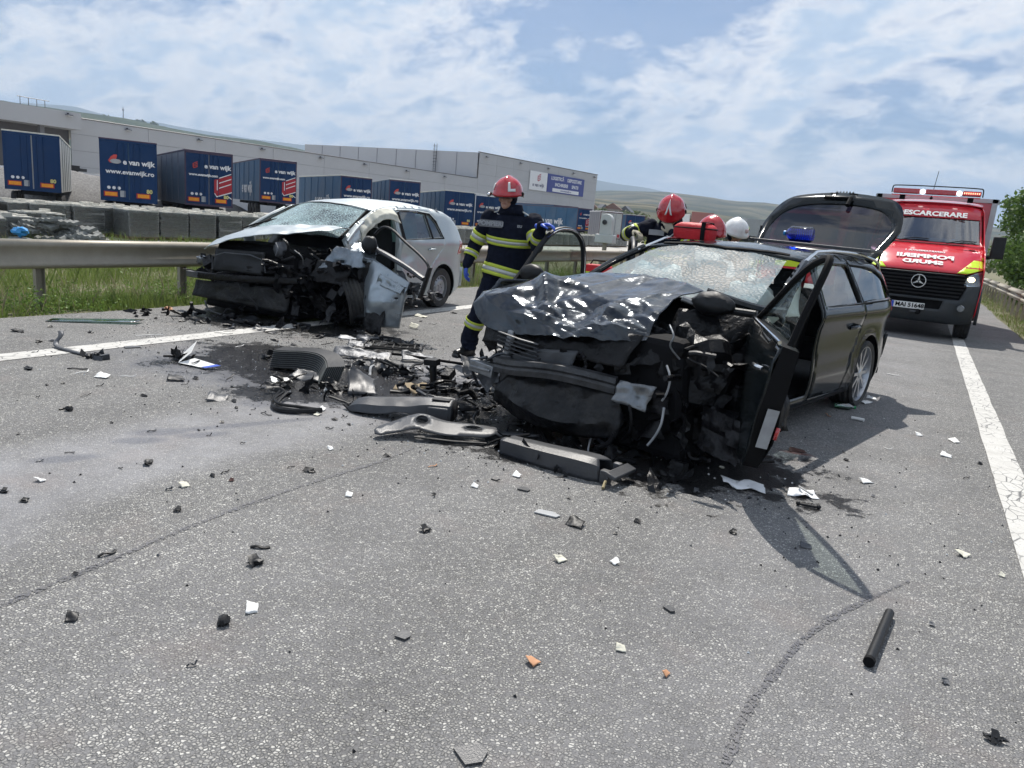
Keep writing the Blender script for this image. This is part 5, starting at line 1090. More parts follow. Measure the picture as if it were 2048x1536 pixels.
    mb = MB(); mb.tube(smooth_poly([(.50, -2.66, 1.08), (.72, -2.55, 1.02), (.84, -2.42, .99), (.88, -2.2, .98)], 2, False), .035, M_paint, 8); mb.tube([(.45, -2.9, 1.04), (.62, -2.8, .98), (.72, -2.76, .90)], .02, M_alu, 6); mb.build('wing_rail', e)
    wheel_obj(e, (-.80, -2.78, .318), .322, .235, .235, 'spokes', rot=(0, R(-4), R(24)), face=-1)
    wheel_obj(e, (.86, -2.72, .30), .322, .235, .235, 'spokes', rot=(0, R(14), R(-32)), face=1)
    for k, (P, r, m) in enumerate((([(.66, -3.38, .66), (.72, -3.42, .60), (.71, -3.42, .50), (.67, -3.40, .44)], .007, M_greyl), ([(.69, -3.40, .40), (.71, -3.44, .30), (.66, -3.42, .20), (.62, -3.42, .14)], .008, M_greyl), ([(-.93, -3.36, .20), (-.95, -3.42, .32), (-.86, -3.48, .42), (-.75, -3.48, .46)], .012, M_greyp), ([(.40, -3.42, .46), (.50, -3.46, .34), (.50, -3.44, .20), (.42, -3.4, .12)], .010, M_soot), ([(.15, -3.3, .14), (.2, -3.42, .1), (.3, -3.4, .05), (.42, -3.4, .03)], .012, M_greyp), ([(.60, -3.3, .9), (.68, -3.36, .84), (.64, -3.36, .78), (.7, -3.3, .70)], .006, M_alu), ([(.22, -3.46, .10), (.23, -3.50, .02), (.24, -3.5, -.0)], .007, M_greyl))):
        mb = MB(); mb.tube(smooth_poly(P, 2, False), r, m, 8); mb.build('hose' if r > .009 else 'cable', e)
    mb = MB(); mb.prism([(0, 0), (.06, .0), (.02, .05)], 0, .02, M_yel, lambda u, v, w: (.86 + u, -2.55 - w, .80 + v)); mb.build('yellow_tab', e, smooth=False)
    # ---------------- left front door swung right forward
    O = Vector((-1.02, 5.08, .24)); D = Vector((.33, -.94, 0)).normalized(); U = Vector((.13, -.03, .98)).normalized(); inv = Matrix.LocRotScale(Vector((-1.227, 7.87, 0)), Matrix.Rotation(R(-12), 3, 'Z'), None).inverted()
    Nn = U.cross(D).normalized()   # towards the cabin side of the door
    def DF(s, t, w=0.0): return inv @ (O + D * s + U * t + Nn * w)
    skin = [(.0, .0), (.3, -.04), (.98, -.02), (1.06, .14), (1.12, .45), (1.10, .70), (.0, .74), (-.02, .4)]
    def bulge(s, t): return -.03 * math.sin(math.pi * max(0, min(1, t / .75))) - .012 * math.exp(-((t - .6) / .05) ** 2)
    mb = MB(); mb.sheet(skin, [], .055, lambda s, t: DF(s, t, bulge(s, t)), M_paint); fd = mb.build('front_door', e, thick=.006, ang=50, label='left front door swung right forward on a bent hinge')
    mb = MB(); mb.sheet([(p[0] * .97 + .01, p[1] * .97 + .01) for p in skin], [], .09, lambda s, t: DF(s, t, .085 + .02 * math.sin(t * 9)), M_blackm); mb.build('inner_trim', fd, thick=.01)
    mb = MB(); sk = skin + skin[:1]; vs = []; 
    for (s, t) in sk: vs += [DF(s, t, bulge(s, t)), DF(s * .98 + .01, t * .98, .085)]
    mb.add(vs, [(2 * i, 2 * i + 1, 2 * i + 3, 2 * i + 2) for i in range(len(sk) - 1)], M_blackm); mb.build('door_edge', fd, ang=30)
    mb = MB(); mb.add([DF(1.115, .28, .01), DF(1.10, .28, .075), DF(1.095, .11, .075), DF(1.07, .13, .01)], [(0, 1, 2, 3)], M_white)
    vs = [DF(1.10, .36, .012), DF(1.075, .13, .012), DF(1.075, .13, .075), DF(1.10, .36, .075)]; mb = MB(); mb.add([v + (DF(1.2, .2) - DF(1.1, .2)) * .12 for v in vs], [(0, 1, 2, 3)], M_greyl); mb.build('door_sticker', fd, smooth=False)
    mb = MB(); mb.add([DF(1.125, .27, .085), DF(1.12, .20, .085), DF(1.11, .20, .10), DF(1.115, .27, .10)], [(0, 1, 2, 3)], M_redl); mb.build('door_reflector', fd, thick=.012)
    mb = MB(); mb.tube(smooth_poly([DF(.78, .53, -.045), DF(.80, .535, -.075), DF(.95, .545, -.075), DF(.98, .545, -.05)], 1, False), .013, M_chrome, 8); mb.build('door_handle', fd)
    mb = MB(); fr = [(.0, .74), (.14, .82), (.42, 1.02), (.66, 1.14), (.90, 1.19), (.99, 1.18), (1.04, 1.0), (1.10, .71)]; mb.tube([DF(s, t, .03 + max(0, t - .74) * .2) for s, t in smooth_poly(fr, 2, False)], .020, M_blackm, 8); mb.build('window_frame', fd)
    mb = MB(); mb.sheet([(.04, .74)] + smooth_poly(fr, 1, False)[1:-1] + [(1.08, .72)], [], .15, lambda s, t: DF(s, t, .04 + max(0, t - .74) * .2), glass_mat('door_window_glass', (.72, .82, .78), .06, fs=.25)); mb.build('window_pane', fd)
    mb = MB(); mb.tube([DF(.02, .745, -.025), DF(.55, .735, -.035), DF(1.09, .715, -.025)], .011, M_chrome, 8); mb.build('belt_trim', fd)
    mb = MB(); c = DF(.10, .80, -.14); mb.ball((c.x - .16, c.y - .02, c.z - .02), .13, M_black, 18, 12, (1.15, .55, .62), .15, 4); mb.tube([DF(.12, .76, -.02), (c.x - .1, c.y, c.z - .05)], .025, M_black, 8); mb.ball((c.x - .17, c.y + .03, c.z - .02), .11, M_chrome, 14, 8, (1.1, .4, .6)); mb.build('wing_mirror', fd)
    # ---------------- right front door standing ajar, held by the firefighter
    invW = inv
    def RD(s, t, w=0.0):   # s: 0 front .. 1 rear
        a = Vector((-3.36, 6.22, 0)); b = Vector((-3.08, 6.95, 0)); d = (b - a) * s; n = Vector((.93, -.36, 0)); p = a + d + n * w; p.z = t; return invW @ p
    sk = [(.0, .28), (1.0, .26), (1.12, .6), (1.12, .93), (-.05, .90), (-.08, .6)]
    mb = MB(); mb.sheet(sk, [], .07, lambda s, t: RD(s, t, -.03 * math.sin(math.pi * (t - .26) / .67)), M_paint); rd = mb.build('front_door', e, thick=.05, ang=50, label='right front door standing open under the firefighter hand')
    fr = [(-.02, .90), (.12, 1.02), (.42, 1.32), (.60, 1.41), (.85, 1.42), (1.04, 1.34), (1.12, 1.18), (1.14, .92)]
    P = [RD(s, t) for s, t in smooth_poly(fr, 2, False)]; mb = MB(); mb.tube(P, .026, M_black, 8); mb.tube([RD(s, t, .028) for s, t in smooth_poly(fr[2:], 2, False)], .009, M_chrome, 6); mb.build('window_frame', rd)
    mb = MB(); mb.sheet([(0, .92)] + smooth_poly(fr, 1, False)[1:-1] + [(1.12, .93)], [], .15, lambda s, t: RD(s, t), glass_mat('door_window_glass', (.72, .82, .78), .06, fs=.25)); mb.build('window_pane', rd)
    mb = MB(); c = RD(.05, .99, .17); mb.ball(c, .125, M_black, 18, 12, (1.1, .6, .68), .1, 9); mb.tube([RD(.08, .93), c], .022, M_black, 8); mb.build('wing_mirror', rd)
    def RR(s_, t, w=0.0):
        a = Vector((-2.40, 6.70, 0)); b_ = Vector((-2.78, 7.62, 0)); p = a.lerp(b_, s_) + Vector((.92, .38, 0)) * w; p.z = t; return inv @ p
    mb = MB(); mb.sheet([(0, .26), (.82, .26), (.86, .5), (1.0, .72), (1.0, .95), (0, .93)], [], .09, lambda s_, t: RR(s_, t), M_paint); ro = mb.build('rear_door', e, thick=.05, ang=50, label='right rear door standing open')
    fr = [(0, .93), (.02, 1.30), (.45, 1.39), (.86, 1.37), (.96, 1.25), (1.0, .95)]; mb = MB(); mb.tube([RR(*q) for q in smooth_poly(fr, 2, False)], .022, M_black, 8); mb.build('window_frame', ro)
    mb = MB(); mb.sheet([(0, .94), (.03, 1.29), (.45, 1.38), (.86, 1.36), (.95, 1.25), (.99, .95)], [], .15, lambda s_, t: RR(s_, t), M_glassd); mb.build('window_pane', ro)
    # ---------------- tailgate raised
    zt = 1.35; T = Vector((0, .70, zt)); ta = R(32)    # lid rises backwards from the roof edge
    def LID(u, v, w=0.0):      # u -1..1, v 0 hinge .. 1 lower edge (now highest)
        wdt = interp([(0, .64), (.45, .72), (.62, .74), (1.0, .69)], v); prof = interp([(0, 0), (.6, .06), (1.0, .0)], v)
        L = .95; y = T.y + L * v * math.cos(ta) ; z = T.z + L * v * math.sin(ta) * 1.28 - prof + .06 * (1 - u * u) * (.5 + .5 * v); return Vector((u * wdt - .03, y + w * -math.sin(ta), z + w * math.cos(ta)))
    out = [(-1, 0), (1, 0)] + smooth_poly([(1, .0), (1, .62), (.97, .86), (.84, .98), (.6, 1.0), (0, 1.02), (-.6, 1.0), (-.84, .98), (-.97, .86), (-1, .62), (-1, .0)], 2, False)[1:-1]
    gl = [(-.90, .08), (.90, .08)] + smooth_poly([(.90, .08), (.89, .58), (.80, .78), (.5, .86), (-.5, .86), (-.80, .78), (-.89, .58), (-.90, .08)], 2, False)[1:-1]
    mb = MB(); mb.sheet(out, [gl], .09, lambda u, v: LID(u, v), M_paint); tg = mb.build('tailgate', e, thick=.035, ang=50)
    mb = MB(); mb.sheet(gl, [], .15, lambda u, v: LID(u, v, .006), glass_mat('rear_window_glass', (.03, .022, .034), .07)); mb.build('rear_window', tg)
    mb = MB(); a, b, c = LID(-.25, .90, .05), LID(.16, .90, .05), LID(.16, .80, .05); mb.tube([a, b], .018, M_blackm, 8); mb.tube([b, c], .026, M_blackm, 8); mb.build('rear_wiper', tg)
    mb = MB()
    for k in range(6): mb.ball(LID(-.12 + .05 * k + .02, .99, .045), .012, M_chrome, 6, 4)
    mb.build('badge_glints', tg).name = 'glint_beads'  # chrome beads added to give glints along the lid edge
    for sg in (-1, 1): mb = MB(); mb.tube([(sg * .60, .78, 1.0), LID(sg * .86, .52, -.02)], .011, M_blackm, 6); mb.build('gas_strut', tg)
    mb = MB(); mb.tube([(-.55, .68, 1.36), (-.2, .70, 1.415), (.2, .70, 1.415), (.55, .68, 1.36)], .02, M_paint, 6); mb.build('rear_spoiler', e)
    return e
car_black = build_estate()

# ------------------------------------------------------------------ silver hatchback
def build_hatch():
    e = empty('hatchback_car', 'wrecked silver hatchback with smashed front, crazed windscreen and hanging front door', 'car', (-7.53, 9.8, 0), R(3))
    zr = lambda y: interp([(-2.45, 1.02), (-2.1, 1.23), (-1.7, 1.40), (-1.35, 1.475), (-.9, 1.52), (-.3, 1.525), (.2, 1.49), (.42, 1.43), (.6, 1.3)], y)
    hw = hw_fn(1.76, 1.05, .36, zr, .085, .98, (.15, .78), .13, (0,))
    body = [(-2.35, .2), (-.42, .18)] + arc(0, .31, .385, 198, -18, 18) + [(.45, .22), (.70, .30), (.76, .55), (.74, .9), (.66, 1.1), (.52, 1.38), (.42, 1.43), (.2, 1.49), (-.3, 1.525), (-.9, 1.52), (-1.35, 1.475), (-1.7, 1.40), (-2.1, 1.23), (-2.45, 1.02)]
    rdoor = [(-1.18, .22), (-.60, .21), (-.56, .40), (-.44, .58), (-.30, .72), (-.05, .95), (.0, 1.08), (-.14, 1.36), (-.28, 1.46), (-.7, 1.485), (-1.16, 1.47)]
    rwin = [(-1.08, 1.06), (-.38, 1.09), (-.45, 1.43), (-.7, 1.455), (-1.10, 1.44)]
    qwin = [(-.32, 1.09), (-.05, 1.10), (-.16, 1.30), (-.28, 1.40), (-.39, 1.43)]
    fdoor = [(-2.22, .24), (-1.27, .22), (-1.25, .9), (-1.26, 1.41), (-1.40, 1.41), (-1.68, 1.34), (-2.0, 1.18), (-2.22, 1.0)]
    dent = lambda y, z: -.045 * math.exp(-((y + 1.02) / .16) ** 2 - ((z - .86) / .16) ** 2) + .02 * crease(Vector((y, z, 1)) * 4.5, .8) * math.exp(-((y + 1.0) / .25) ** 2 - ((z - .75) / .3) ** 2)
    for sg in (1, -1):
        dn = dent if sg == 1 else None
        mb = MB(); mb.sheet(body, [rdoor, fdoor], .05, side_fn(hw, sg, 0, dn), M_silver); mb.build('body_side', e, thick=.012, ang=50)
        ins = [(p[0] * .995, p[1] + .003) for p in rdoor]
        mb = MB(); mb.sheet(ins, [rwin, qwin], .04, side_fn(hw, sg, .003, dn), M_silver); d = mb.build('rear_door', e, thick=.014, ang=50)
        mb = MB(); mb.sheet([(-1.17, 1.05), (.0, 1.08), (-.14, 1.355), (-.28, 1.45), (-.7, 1.475), (-1.155, 1.46)], [rwin, qwin], .05, side_fn(hw, sg, .011), M_blackm); mb.build('window_surround', d)
        for nm, w in (('window_pane', rwin), ('quarter_window', qwin)): mb = MB(); mb.sheet(w, [], .12, side_fn(hw, sg, -.004), M_glassg); mb.build(nm, d)
        mb = MB(); h0 = hw(-.38, .92); mb.tube([(sg * (h0 + .015), -.47, .915), (sg * (h0 + .05), -.44, .92), (sg * (h0 + .05), -.34, .925), (sg * (h0 + .015), -.31, .925)], .015, M_silver, 8); mb.build('door_handle', d)
        mb = MB(); mb.ball((sg * (h0 + .004), -.38, .922), .05, M_blackm, 12, 8, (.2, 1.2, .5)); mb.build('handle_recess', d)
        mb = MB(); P = arc(0, .31, .40, 202, -22, 20); vs = []
        for (y, z) in P: vs += [(sg * (hw(y, z) - .004), y, z), (sg * (hw(y, z) - .3), y, z)]
        mb.add(vs, [(2 * i, 2 * i + 1, 2 * i + 3, 2 * i + 2) for i in range(len(P) - 1)], M_blackm); mb.build('wheel_arch_liner', e)
        mb = MB(); mb.sheet([(.50, .84), (.745, .84), (.70, 1.02), (.55, 1.06)], [], .04, side_fn(hw, sg, .004), M_redl); mb.build('tail_light', e, thick=.01)
        mb = MB(); mb.tube([(sg * (hw(y, z) + .0), y, z) for y, z in ((-2.42, 1.0), (-2.2, 1.14), (-2.0, 1.245), (-1.78, 1.345))], [(.035, .025)] * 4, M_silver, 8); mb.build('pillar', e)
        mb = MB(); mb.tube([(sg * (hw(-1.21, z) - .02), -1.21 , z) for z in (.3, .8, 1.1, 1.44)], [(.05, .03)] * 4, M_silver, 8); mb.build('centre_pillar', e)
        wheel_obj(e, (sg * .765, 0, .312), .316, .205, .205, 'steel', face=sg)
    mb = MB(); mb.sheet([(-1, -1.64), (1, -1.64), (1, .45), (-1, .45)], [], .10, lambda x, y: (x * hw(y, zr(y)), y - .10 * (1 - x * x) * ss(-1.0, -1.64, y), zr(y) + .06 * (1 - x * x)), M_silver); mb.build('roof', e, thick=.012, ang=50)
    mb = MB(); mb.patch((-.76, .74, .3), (.76, .74, .3), (.66, .50, 1.42), (-.66, .50, 1.42), 10, 8, M_silver); mb.patch((-.78, .78, .3), (.78, .78, .3), (.78, .8, .62), (-.78, .8, .62), 10, 4, M_silver); mb.build('tailgate', e, thick=.01)
    mb = MB(); mb.box((0, -1.0, .22), (1.55, 2.9, .06), M_blackm); mb.build('floor_pan', e, smooth=False)
    Mseat = mat('dark_seat_cloth', (.028, .029, .032), .85)
    for x in (-.36, .36):
        mb = MB(); mb.box((x, -1.2, .55), (.48, .48, .16), Mseat); mb.box((x, -.92, .88), (.46, .13, .58), Mseat, mtx=Matrix.Rotation(R(-12), 4, 'X')); mb.box((x, -.86, 1.26), (.26, .10, .18), Mseat); mb.build('front_seat', e, bevel=.03)
    mb = MB(); mb.box((0, -.2, .85), (1.25, .13, .6), Mseat); mb.build('rear_seat', e, bevel=.03)
    Mshade = mat('sun_blind_cloth', (.30, .42, .38), .8, var=.12, scale=3)
    mb = MB(); mb.patch((.62, -1.05, 1.0), (.62, -.35, 1.02), (.56, -.42, 1.44), (.56, -1.05, 1.43), 10, 8, Mshade, .02, 3, 3, dirn=(1, 0, 0)); mb.build('sun_blind', e)
    mb = MB(); mb.patch((-.7, -2.2, .80), (.7, -2.15, .80), (.7, -1.9, 1.05), (-.7, -1.95, 1.03), 14, 6, M_greyp, .05, 3, 4); mb.patch((-.7, -1.95, 1.03), (.7, -1.9, 1.05), (.7, -2.3, 1.06), (-.7, -2.4, 1.03), 14, 5, M_greyp, .03, 4, 4); mb.build('dashboard', e, thick=.02)
    Mbag = mat('airbag_cloth', (.60, .63, .60), .85)
    for (c, r, s_, sd_) in (((.34, -1.72, 1.05), .20, (1.1, .6, .8), 2), ((-.36, -1.85, 1.1), .22, (1.2, .6, .7), 6)): mb = MB(); mb.ball(c, r, Mbag, 18, 12, s_, .5, sd_); mb.build('airbag', e, ang=80)
    # curtain airbag hanging out of the front door opening
    mb = MB(); loft_curves(mb, [[(.80, -2.12, 1.22), (.77, -1.9, 1.33), (.75, -1.65, 1.44), (.74, -1.45, 1.47), (.76, -1.30, 1.46)], [(.86, -2.10, 1.12), (.84, -1.92, 1.22), (.82, -1.72, 1.34), (.84, -1.5, 1.42), (.88, -1.33, 1.38)], [(.84, -2.08, .98), (.82, -2.0, 1.06), (.82, -1.84, 1.20), (.86, -1.55, 1.35), (.93, -1.30, 1.28)]], 34, 8, mat('curtain_airbag', (.60, .585, .50), .85, var=.14, bump=.4, bscale=12), .035, 7, 2, .5, (1, 0, 0)); mb.build('curtain_airbag', e, thick=.012, ang=60)
    def ws(u, v):
        x = u * (.76 + (.60 - .76) * v); y = -2.42 + .78 * v - .16 * (1 - u * u) * (1 - v * .4); z = 1.04 + .385 * v + .05 * (1 - u * u); p = Vector((x, y, z)); z += .008 * crease(p * 6, .7) - .03 * math.exp(-((u - .3) / .5) ** 2 - ((v - .4) / .4) ** 2); return (x, y, z)
    mb = MB(); mb.sheet([(-1, 0), (1, 0), (1, 1), (-1, 1)], [], .10, ws, M_glassw, .3); mb.build('windscreen', e, ang=18)
    mb = MB(); mb.tube([ws(u, 1.0) for u in [-1 + .1 * k for k in range(21)]], .012, M_blackm, 6); mb.tube([ws(-1, v / 8) for v in range(9)], .014, M_blackm, 6); mb.tube([ws(1, v / 8) for v in range(9)], .014, M_blackm, 6); mb.build('windscreen_seal', e)
    mb = MB(); a = ws(-.95, .02); mb.tube([a, ws(-.9, .35)], .009, M_blackm, 6); mb.tube([(-.78, -2.55, 1.04), (-.70, -2.40, 1.11), (-.5, -2.2, 1.2)], .012, M_blackm, 6); mb.build('wiper', e)
    # bonnet, popped up and buckled
    mb = MB()
    loft_curves(mb, [[(-.76, -3.22, .76), (-.60, -3.32, .80), (-.41, -3.36, .86), (-.05, -3.34, .96), (.30, -3.26, 1.03), (.60, -3.02, 1.075), (.88, -2.52, 1.17)],
                     [(-.80, -3.0, .87), (-.6, -3.12, .90), (-.35, -3.12, .965), (0, -3.08, 1.05), (.32, -3.0, 1.10), (.62, -2.82, 1.13), (.86, -2.46, 1.18)],
                     [(-.82, -2.6, .98), (-.6, -2.64, 1.04), (-.3, -2.68, 1.09), (0, -2.68, 1.14), (.3, -2.62, 1.17), (.6, -2.5, 1.18), (.86, -2.38, 1.19)],
                     [(-.80, -2.25, 1.03), (-.55, -2.38, 1.07), (-.3, -2.44, 1.11), (0, -2.46, 1.14), (.3, -2.42, 1.16), (.6, -2.34, 1.17), (.84, -2.30, 1.18)]], 60, 9, M_silver, .020, 3.4, 6, .8, (0, -.2, .97)); mb.build('bonnet', e, thick=.008, ang=25)
    mb = MB(); mb.box((.0, -2.76, .46), (1.56, .9, .86), M_blackm, taper=.8); mb.box((1.05, -2.62, .38), (.7, .5, .7), M_blackm, taper=.8); mb.build('bay_shade_box', e, smooth=False, bevel=.05)  # black boxes added as shade under and inside the crushed front
    mb = MB(); clutter(mb, (-.72, -3.32, .30), (.72, -2.95, .70), 170, [M_soot, M_engine, M_black, M_soot, M_blackm], 41, (.05, .20)); mb.build('engine_parts', e, kind='stuff')
    mb = MB(); clutter(mb, (.55, -3.15, .15), (1.45, -2.6, .88), 130, [M_soot, M_engine, M_black, M_blackm], 42, (.06, .24)); mb.build('crushed_wing_parts', e, kind='stuff')
    mb = MB(); clutter(mb, (-.7, -3.3, .03), (1.4, -2.8, .25), 40, [M_soot, M_black, M_engine], 43, (.05, .2)); mb.build('underbody_parts', e, kind='stuff')
    mb = MB(); mb.patch((-.80, -3.36, .17), (.70, -3.30, .12), (.72, -3.26, .42), (-.80, -3.34, .37), 30, 8, mat('scuffed_black_bumper', (.022, .023, .026), .5), .05, 12, 4, dirn=(0, -1, 0)); mb.build('bumper_cover', e, thick=.01)
    mb = MB(); P = smooth_poly([(-.88, -3.36, .44), (-.5, -3.42, .45), (0, -3.42, .47), (.5, -3.34, .50), (.78, -3.2, .52)], 2, False); mb.tube(P, [(.045, .03)] * len(P), M_soot, 8, up=(0, 0, 1)); mb.build('bumper_beam', e)
    mb = MB(); mb.box((-.75, -3.40, .445), (.20, .07, .075), M_alud); mb.build('beam_bracket', e, bevel=.01)
    mb = MB(); mb.patch((-.45, -3.36, .52), (.35, -3.32, .54), (.34, -3.28, .82), (-.45, -3.3, .80), 20, 9, M_black, .03, 14, 5, dirn=(0, -1, 0)); mb.build('radiator', e, thick=.02)
    mb = MB(); mb.tube(smooth_poly([(-.42, -3.40, .54), (-.42, -3.40, .76), (.38, -3.36, .78), (.42, -3.36, .58)], 1, False), .008, M_alud, 6); mb.build('radiator_frame', e)
    mb = MB(); mb.ball((-.70, -3.28, .62), .10, MATS['lamp_plastic'], 14, 8, (1.1, .5, .7), .5, 3); mb.build('headlight', e); 
    mb = MB(); mb.ball((.42, -3.10, .86), .09, M_alud, 10, 8, (1, 1, 1.3), .3, 5); mb.tube([(.42, -3.12, .80), (.55, -3.2, .74), (.72, -3.2, .80)], .02, M_engine, 8); mb.build('fluid_reservoir', e)
    for k, (a, b, c, d, s_, mm) in enumerate((((1.05, -3.14, .70), (1.58, -2.96, .76), (1.50, -2.88, .94), (1.15, -2.95, .97), .07, M_silverd), ((1.34, -2.95, .90), (1.66, -2.84, .84), (1.50, -2.60, 1.0), (1.22, -2.70, 1.03), .04, M_silverd), ((1.50, -3.02, .12), (1.68, -2.92, .12), (1.62, -2.88, .82), (1.52, -2.96, .80), .05, M_soot), ((.95, -3.18, .55), (1.4, -3.08, .52), (1.45, -3.0, .76), (1.0, -3.1, .80), .05, M_soot))):
        mb = MB(); mb.patch(a, b, c, d, 16, 12, mm, s_, 50 + k, 6, dirn=(.2, -1, .1), edge=.02); mb.build('front_wing', e, thick=.006, ang=22)
    wheel_obj(e, (1.33, -2.86, .34), .315, .205, .205, 'steel', rot=(0, R(-14), R(52)), face=1)
    wheel_obj(e, (-.76, -2.58, .31), .315, .205, .205, 'steel', face=-1)
    for P, r, m in (([(.50, -3.28, .95), (.6, -3.34, .88), (.56, -3.34, .80)], .01, M_alud), ([(.72, -3.2, .88), (.85, -3.2, .82), (.82, -3.15, .72)], .008, M_alud), ([(.0, -3.38, .45), (.1, -3.42, .30), (.3, -3.4, .22), (.32, -3.38, .12)], .012, M_black), ([(-.6, -3.35, .12), (-.4, -3.5, .04), (-.1, -3.55, .02), (.1, -3.5, .02)], .012, M_greyp)): mb = MB(); mb.tube(smooth_poly(P, 2, False), r, m, 8); mb.build('hose', e)
    # ---------------- front door hanging half torn off
    inv = (Matrix.Translation((-7.53, 9.8, 0)) @ Matrix.Rotation(R(3), 4, 'Z')).inverted(); Wd = lambda p: inv @ Vector(p)
    mb = MB(); loft_curves(mb, [[Wd(p) for p in ((-5.72, 6.92, .14), (-5.60, 6.80, .10), (-5.45, 6.86, .10), (-5.23, 6.93, .12))], [Wd(p) for p in ((-5.90, 7.02, .38), (-5.66, 6.84, .38), (-5.42, 6.80, .42), (-5.16, 6.88, .38))], [Wd(p) for p in ((-6.0, 7.10, .66), (-5.72, 6.90, .60), (-5.40, 6.84, .55), (-5.12, 6.88, .56))], [Wd(p) for p in ((-6.06, 7.2, .95), (-5.72, 7.02, .86), (-5.40, 6.96, .76), (-5.11, 6.92, .66))]], 34, 9, mat('shaded_silver_paint', (.30, .34, .37), .30, .6, var=.2, coat=.4, scale=4, dust=.1), .045, 2.6, 8, .9, (.3, -1, 0)); fd = mb.build('front_door', e, thick=.03, ang=30, label='bent front door hanging from the crushed wing')  # darker, bluer silver: the door's shade is put into its paint
    mb = MB(); mb.tube(smooth_poly([Wd(p) for p in ((-6.0, 7.2, 1.0), (-5.7, 7.1, .96), (-5.3, 6.98, .86), (-4.92, 6.92, .72))], 2, False), [(.028, .045)] * 10, M_greyp, 8, up=(0, 0, 1)); mb.build('belt_moulding', fd)
    mb = MB(); c = Wd((-5.86, 7.08, 1.02)); mb.ball(c, .115, M_black, 16, 12, (.9, .7, .95), .12, 5); mb.build('wing_mirror', fd)
    fr = [(-5.90, 7.22, 1.15), (-5.78, 7.2, 1.25), (-5.6, 7.16, 1.24), (-5.35, 7.08, 1.11), (-5.10, 7.02, 1.0), (-4.90, 6.95, .90), (-4.86, 6.93, .80), (-4.93, 6.90, .55)]
    P = smooth_poly([Wd(p) for p in fr], 2, False); mb = MB(); mb.tube(P, .017, M_black, 8); Q = [Wd(p) for p in ((-4.86, 6.94, .86), (-4.90, 6.92, .68), (-4.95, 6.9, .50))]; mb.tube(Q, [(.02, .045)] * 3, M_black, 6); mb.build('window_frame', fd)
    mb = MB(); mb.patch(Wd((-5.55, 6.86, .60)), Wd((-5.14, 6.80, .52)), Wd((-5.12, 6.84, .60)), Wd((-5.5, 6.88, .72)), 14, 7, MATS['shaded_silver_paint'], .05, 8, 9); mb.build('door_handle', fd, thick=.015)
    mb = MB(); clutter(mb, (-.3, -.12, -.2), (.25, .12, .15), 26, [M_black, M_soot, M_alud], 47, (.04, .14)); o = mb.build('door_lock_parts', fd, kind='stuff'); o.location = Wd((-5.0, 6.98, .60))
    mb = MB(); mb.patch(Wd((-5.62, 6.78, .02)), Wd((-5.36, 6.76, .02)), Wd((-5.40, 6.84, .44)), Wd((-5.72, 6.9, .46)), 12, 10, M_soot, .06, 17, 6, edge=.03); mb.build('door_lining', fd, thick=.008)
    mb = MB(); mb.patch((.84, -2.3, .24), (.86, -1.25, .24), (.80, -1.3, .10), (.95, -2.2, .06), 14, 6, M_soot, .05, 18, 5, edge=.02); mb.build('sill_panel', e, thick=.01)
    return e
car_silver = build_hatch()
